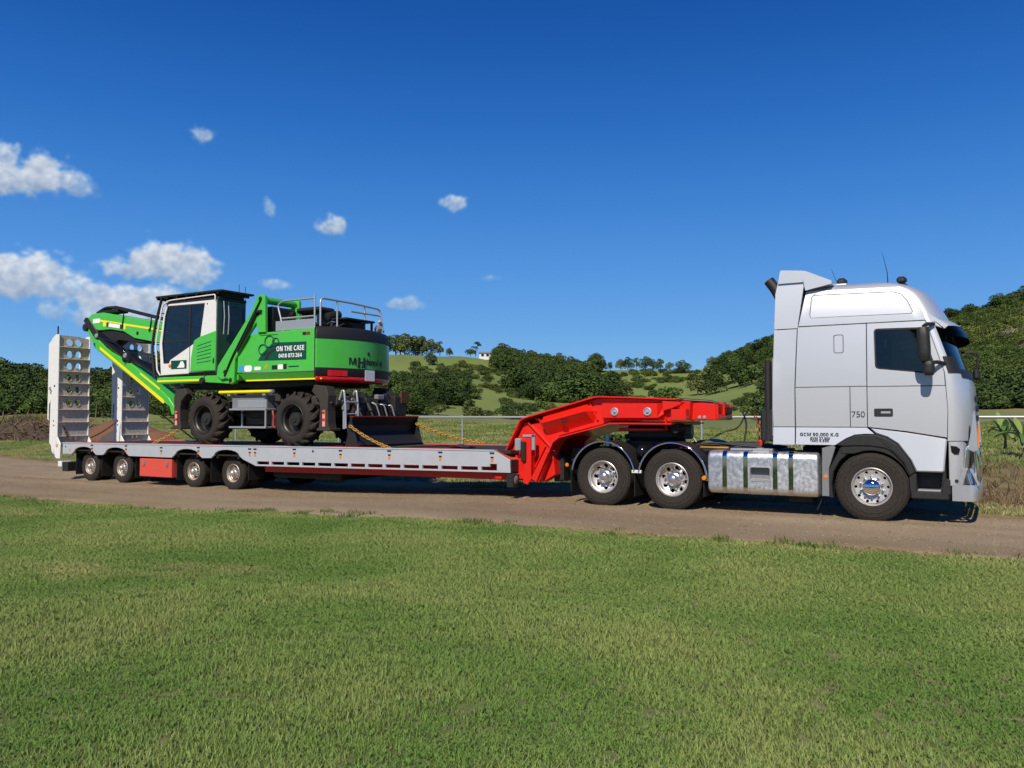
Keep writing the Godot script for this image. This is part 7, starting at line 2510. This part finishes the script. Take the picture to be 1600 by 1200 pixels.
func build_sky() -> ImageTexture:
	var w := 4096
	var h := 2048
	var im := Image.create(w, h, false, Image.FORMAT_RGB8)
	var rows := []
	for j in h:
		var el := 90.0 - (j + 0.5) * 180.0 / h
		var c := Color(SKY[-3], SKY[-2], SKY[-1])
		for i in range(4, SKY.size(), 4):
			if el <= SKY[i]:
				var t := clampf((el - SKY[i - 4]) / (SKY[i] - SKY[i - 4]), 0, 1)
				c = Color(lerpf(SKY[i - 3], SKY[i + 1], t), lerpf(SKY[i - 2], SKY[i + 2], t), lerpf(SKY[i - 1], SKY[i + 3], t))
				break
		rows.append(c)
		im.fill_rect(Rect2i(0, j, w, 1), c)
	var n := FastNoiseLite.new()
	n.seed = 12
	n.frequency = 0.5
	n.fractal_octaves = 5
	n.fractal_gain = 0.5
	var seen := {}
	for q in CLOUDS:
		var x0 := int((q[0] - q[2] * 2.0) / 360.0 * w)
		var x1 := int((q[0] + q[2] * 2.0) / 360.0 * w)
		var y0 := int((90.0 - q[1] - q[3] * 2.2) / 180.0 * h)
		var y1 := int((90.0 - q[1] + q[3] * 2.2) / 180.0 * h)
		for j in range(y0, y1):
			for i in range(x0, x1):
				var key := j * w + posmod(i, w)
				if seen.has(key):
					continue
				seen[key] = true
				var az := (i + 0.5) * 360.0 / w
				var el := 90.0 - (j + 0.5) * 180.0 / h
				var d := 0.0
				var top := 0.0
				var wt := 0.0
				var white := 0.0
				for p in CLOUDS:
					var u: float = (az - p[0]) / p[2]
					var v: float = (el - p[1]) / p[3]
					if absf(u) > 2.0 or absf(v) > 2.2:
						continue
					if v < 0.0:
						v *= 1.25
					var g := exp(-(u * u + v * v) * 1.1)
					d = 1.0 - (1.0 - d) * (1.0 - g)
					top += g * clampf((el - p[1]) / p[3], -1.0, 1.0)
					white += g * p[4]
					wt += g
				if wt < 0.01:
					continue
				var f := n.get_noise_2d(az * 1.5, el * 1.9)
				var f2 := n.get_noise_2d(az * 5.0 + 50.0, el * 6.0)
				var a := ss(0.22, 0.72, d + f * 0.42 + f2 * 0.07) * clampf(white / wt + f2 * 0.3, 0, 1)
				if a <= 0.003:
					continue
				var lit := clampf(0.5 + 0.5 * top / wt + n.get_noise_2d(az * 2.0 + 9.0, el * 2.5 + 7.0) * 0.55, 0, 1)
				var c: Color = Color(0.6, 0.66, 0.76).lerp(Color(0.9, 0.91, 0.93), lit)
				im.set_pixel(posmod(i, w), j, rows[j].lerp(c, a * 0.95))
	return ImageTexture.create_from_image(im)

func _ready() -> void:
	nz.seed = 7
	nz.frequency = 0.03
	nz.fractal_octaves = 4
	var cam := Camera3D.new()
	cam.name = "camera"
	cam.position = Vector3(6.257, 1.62, 13.916)
	cam.rotation_degrees = Vector3(2.246, 30.4, 0)
	cam.fov = 49.55
	cam.near = 0.1
	cam.far = 2000.0
	add_child(cam)
	var we := WorldEnvironment.new()
	we.name = "world_environment"
	var env := Environment.new()
	env.background_mode = Environment.BG_SKY
	env.tonemap_mode = Environment.TONE_MAPPER_LINEAR
	env.tonemap_exposure = 1.0
	env.sdfgi_enabled = true
	env.ssao_enabled = true
	env.ssil_enabled = true
	var sky := Sky.new()
	var sm := PanoramaSkyMaterial.new()
	sm.panorama = build_sky()
	sm.energy_multiplier = 1.0
	sky.sky_material = sm
	env.sky = sky
	we.environment = env
	add_child(we)
	var sun := DirectionalLight3D.new()
	sun.name = "sun"
	sun.light_energy = 1.6
	sun.light_color = Color(1.0, 0.96, 0.9)
	sun.light_angular_distance = 0.5
	sun.shadow_enabled = true
	sun.rotation_degrees = Vector3(-43.0, 12.0, 0.0)
	add_child(sun)
	make_materials()
	build_ground()
	build_hills()
	build_roadside()
	build_grass()
	build_truck()
	build_trailer()
	build_excavator()
	build_chains()
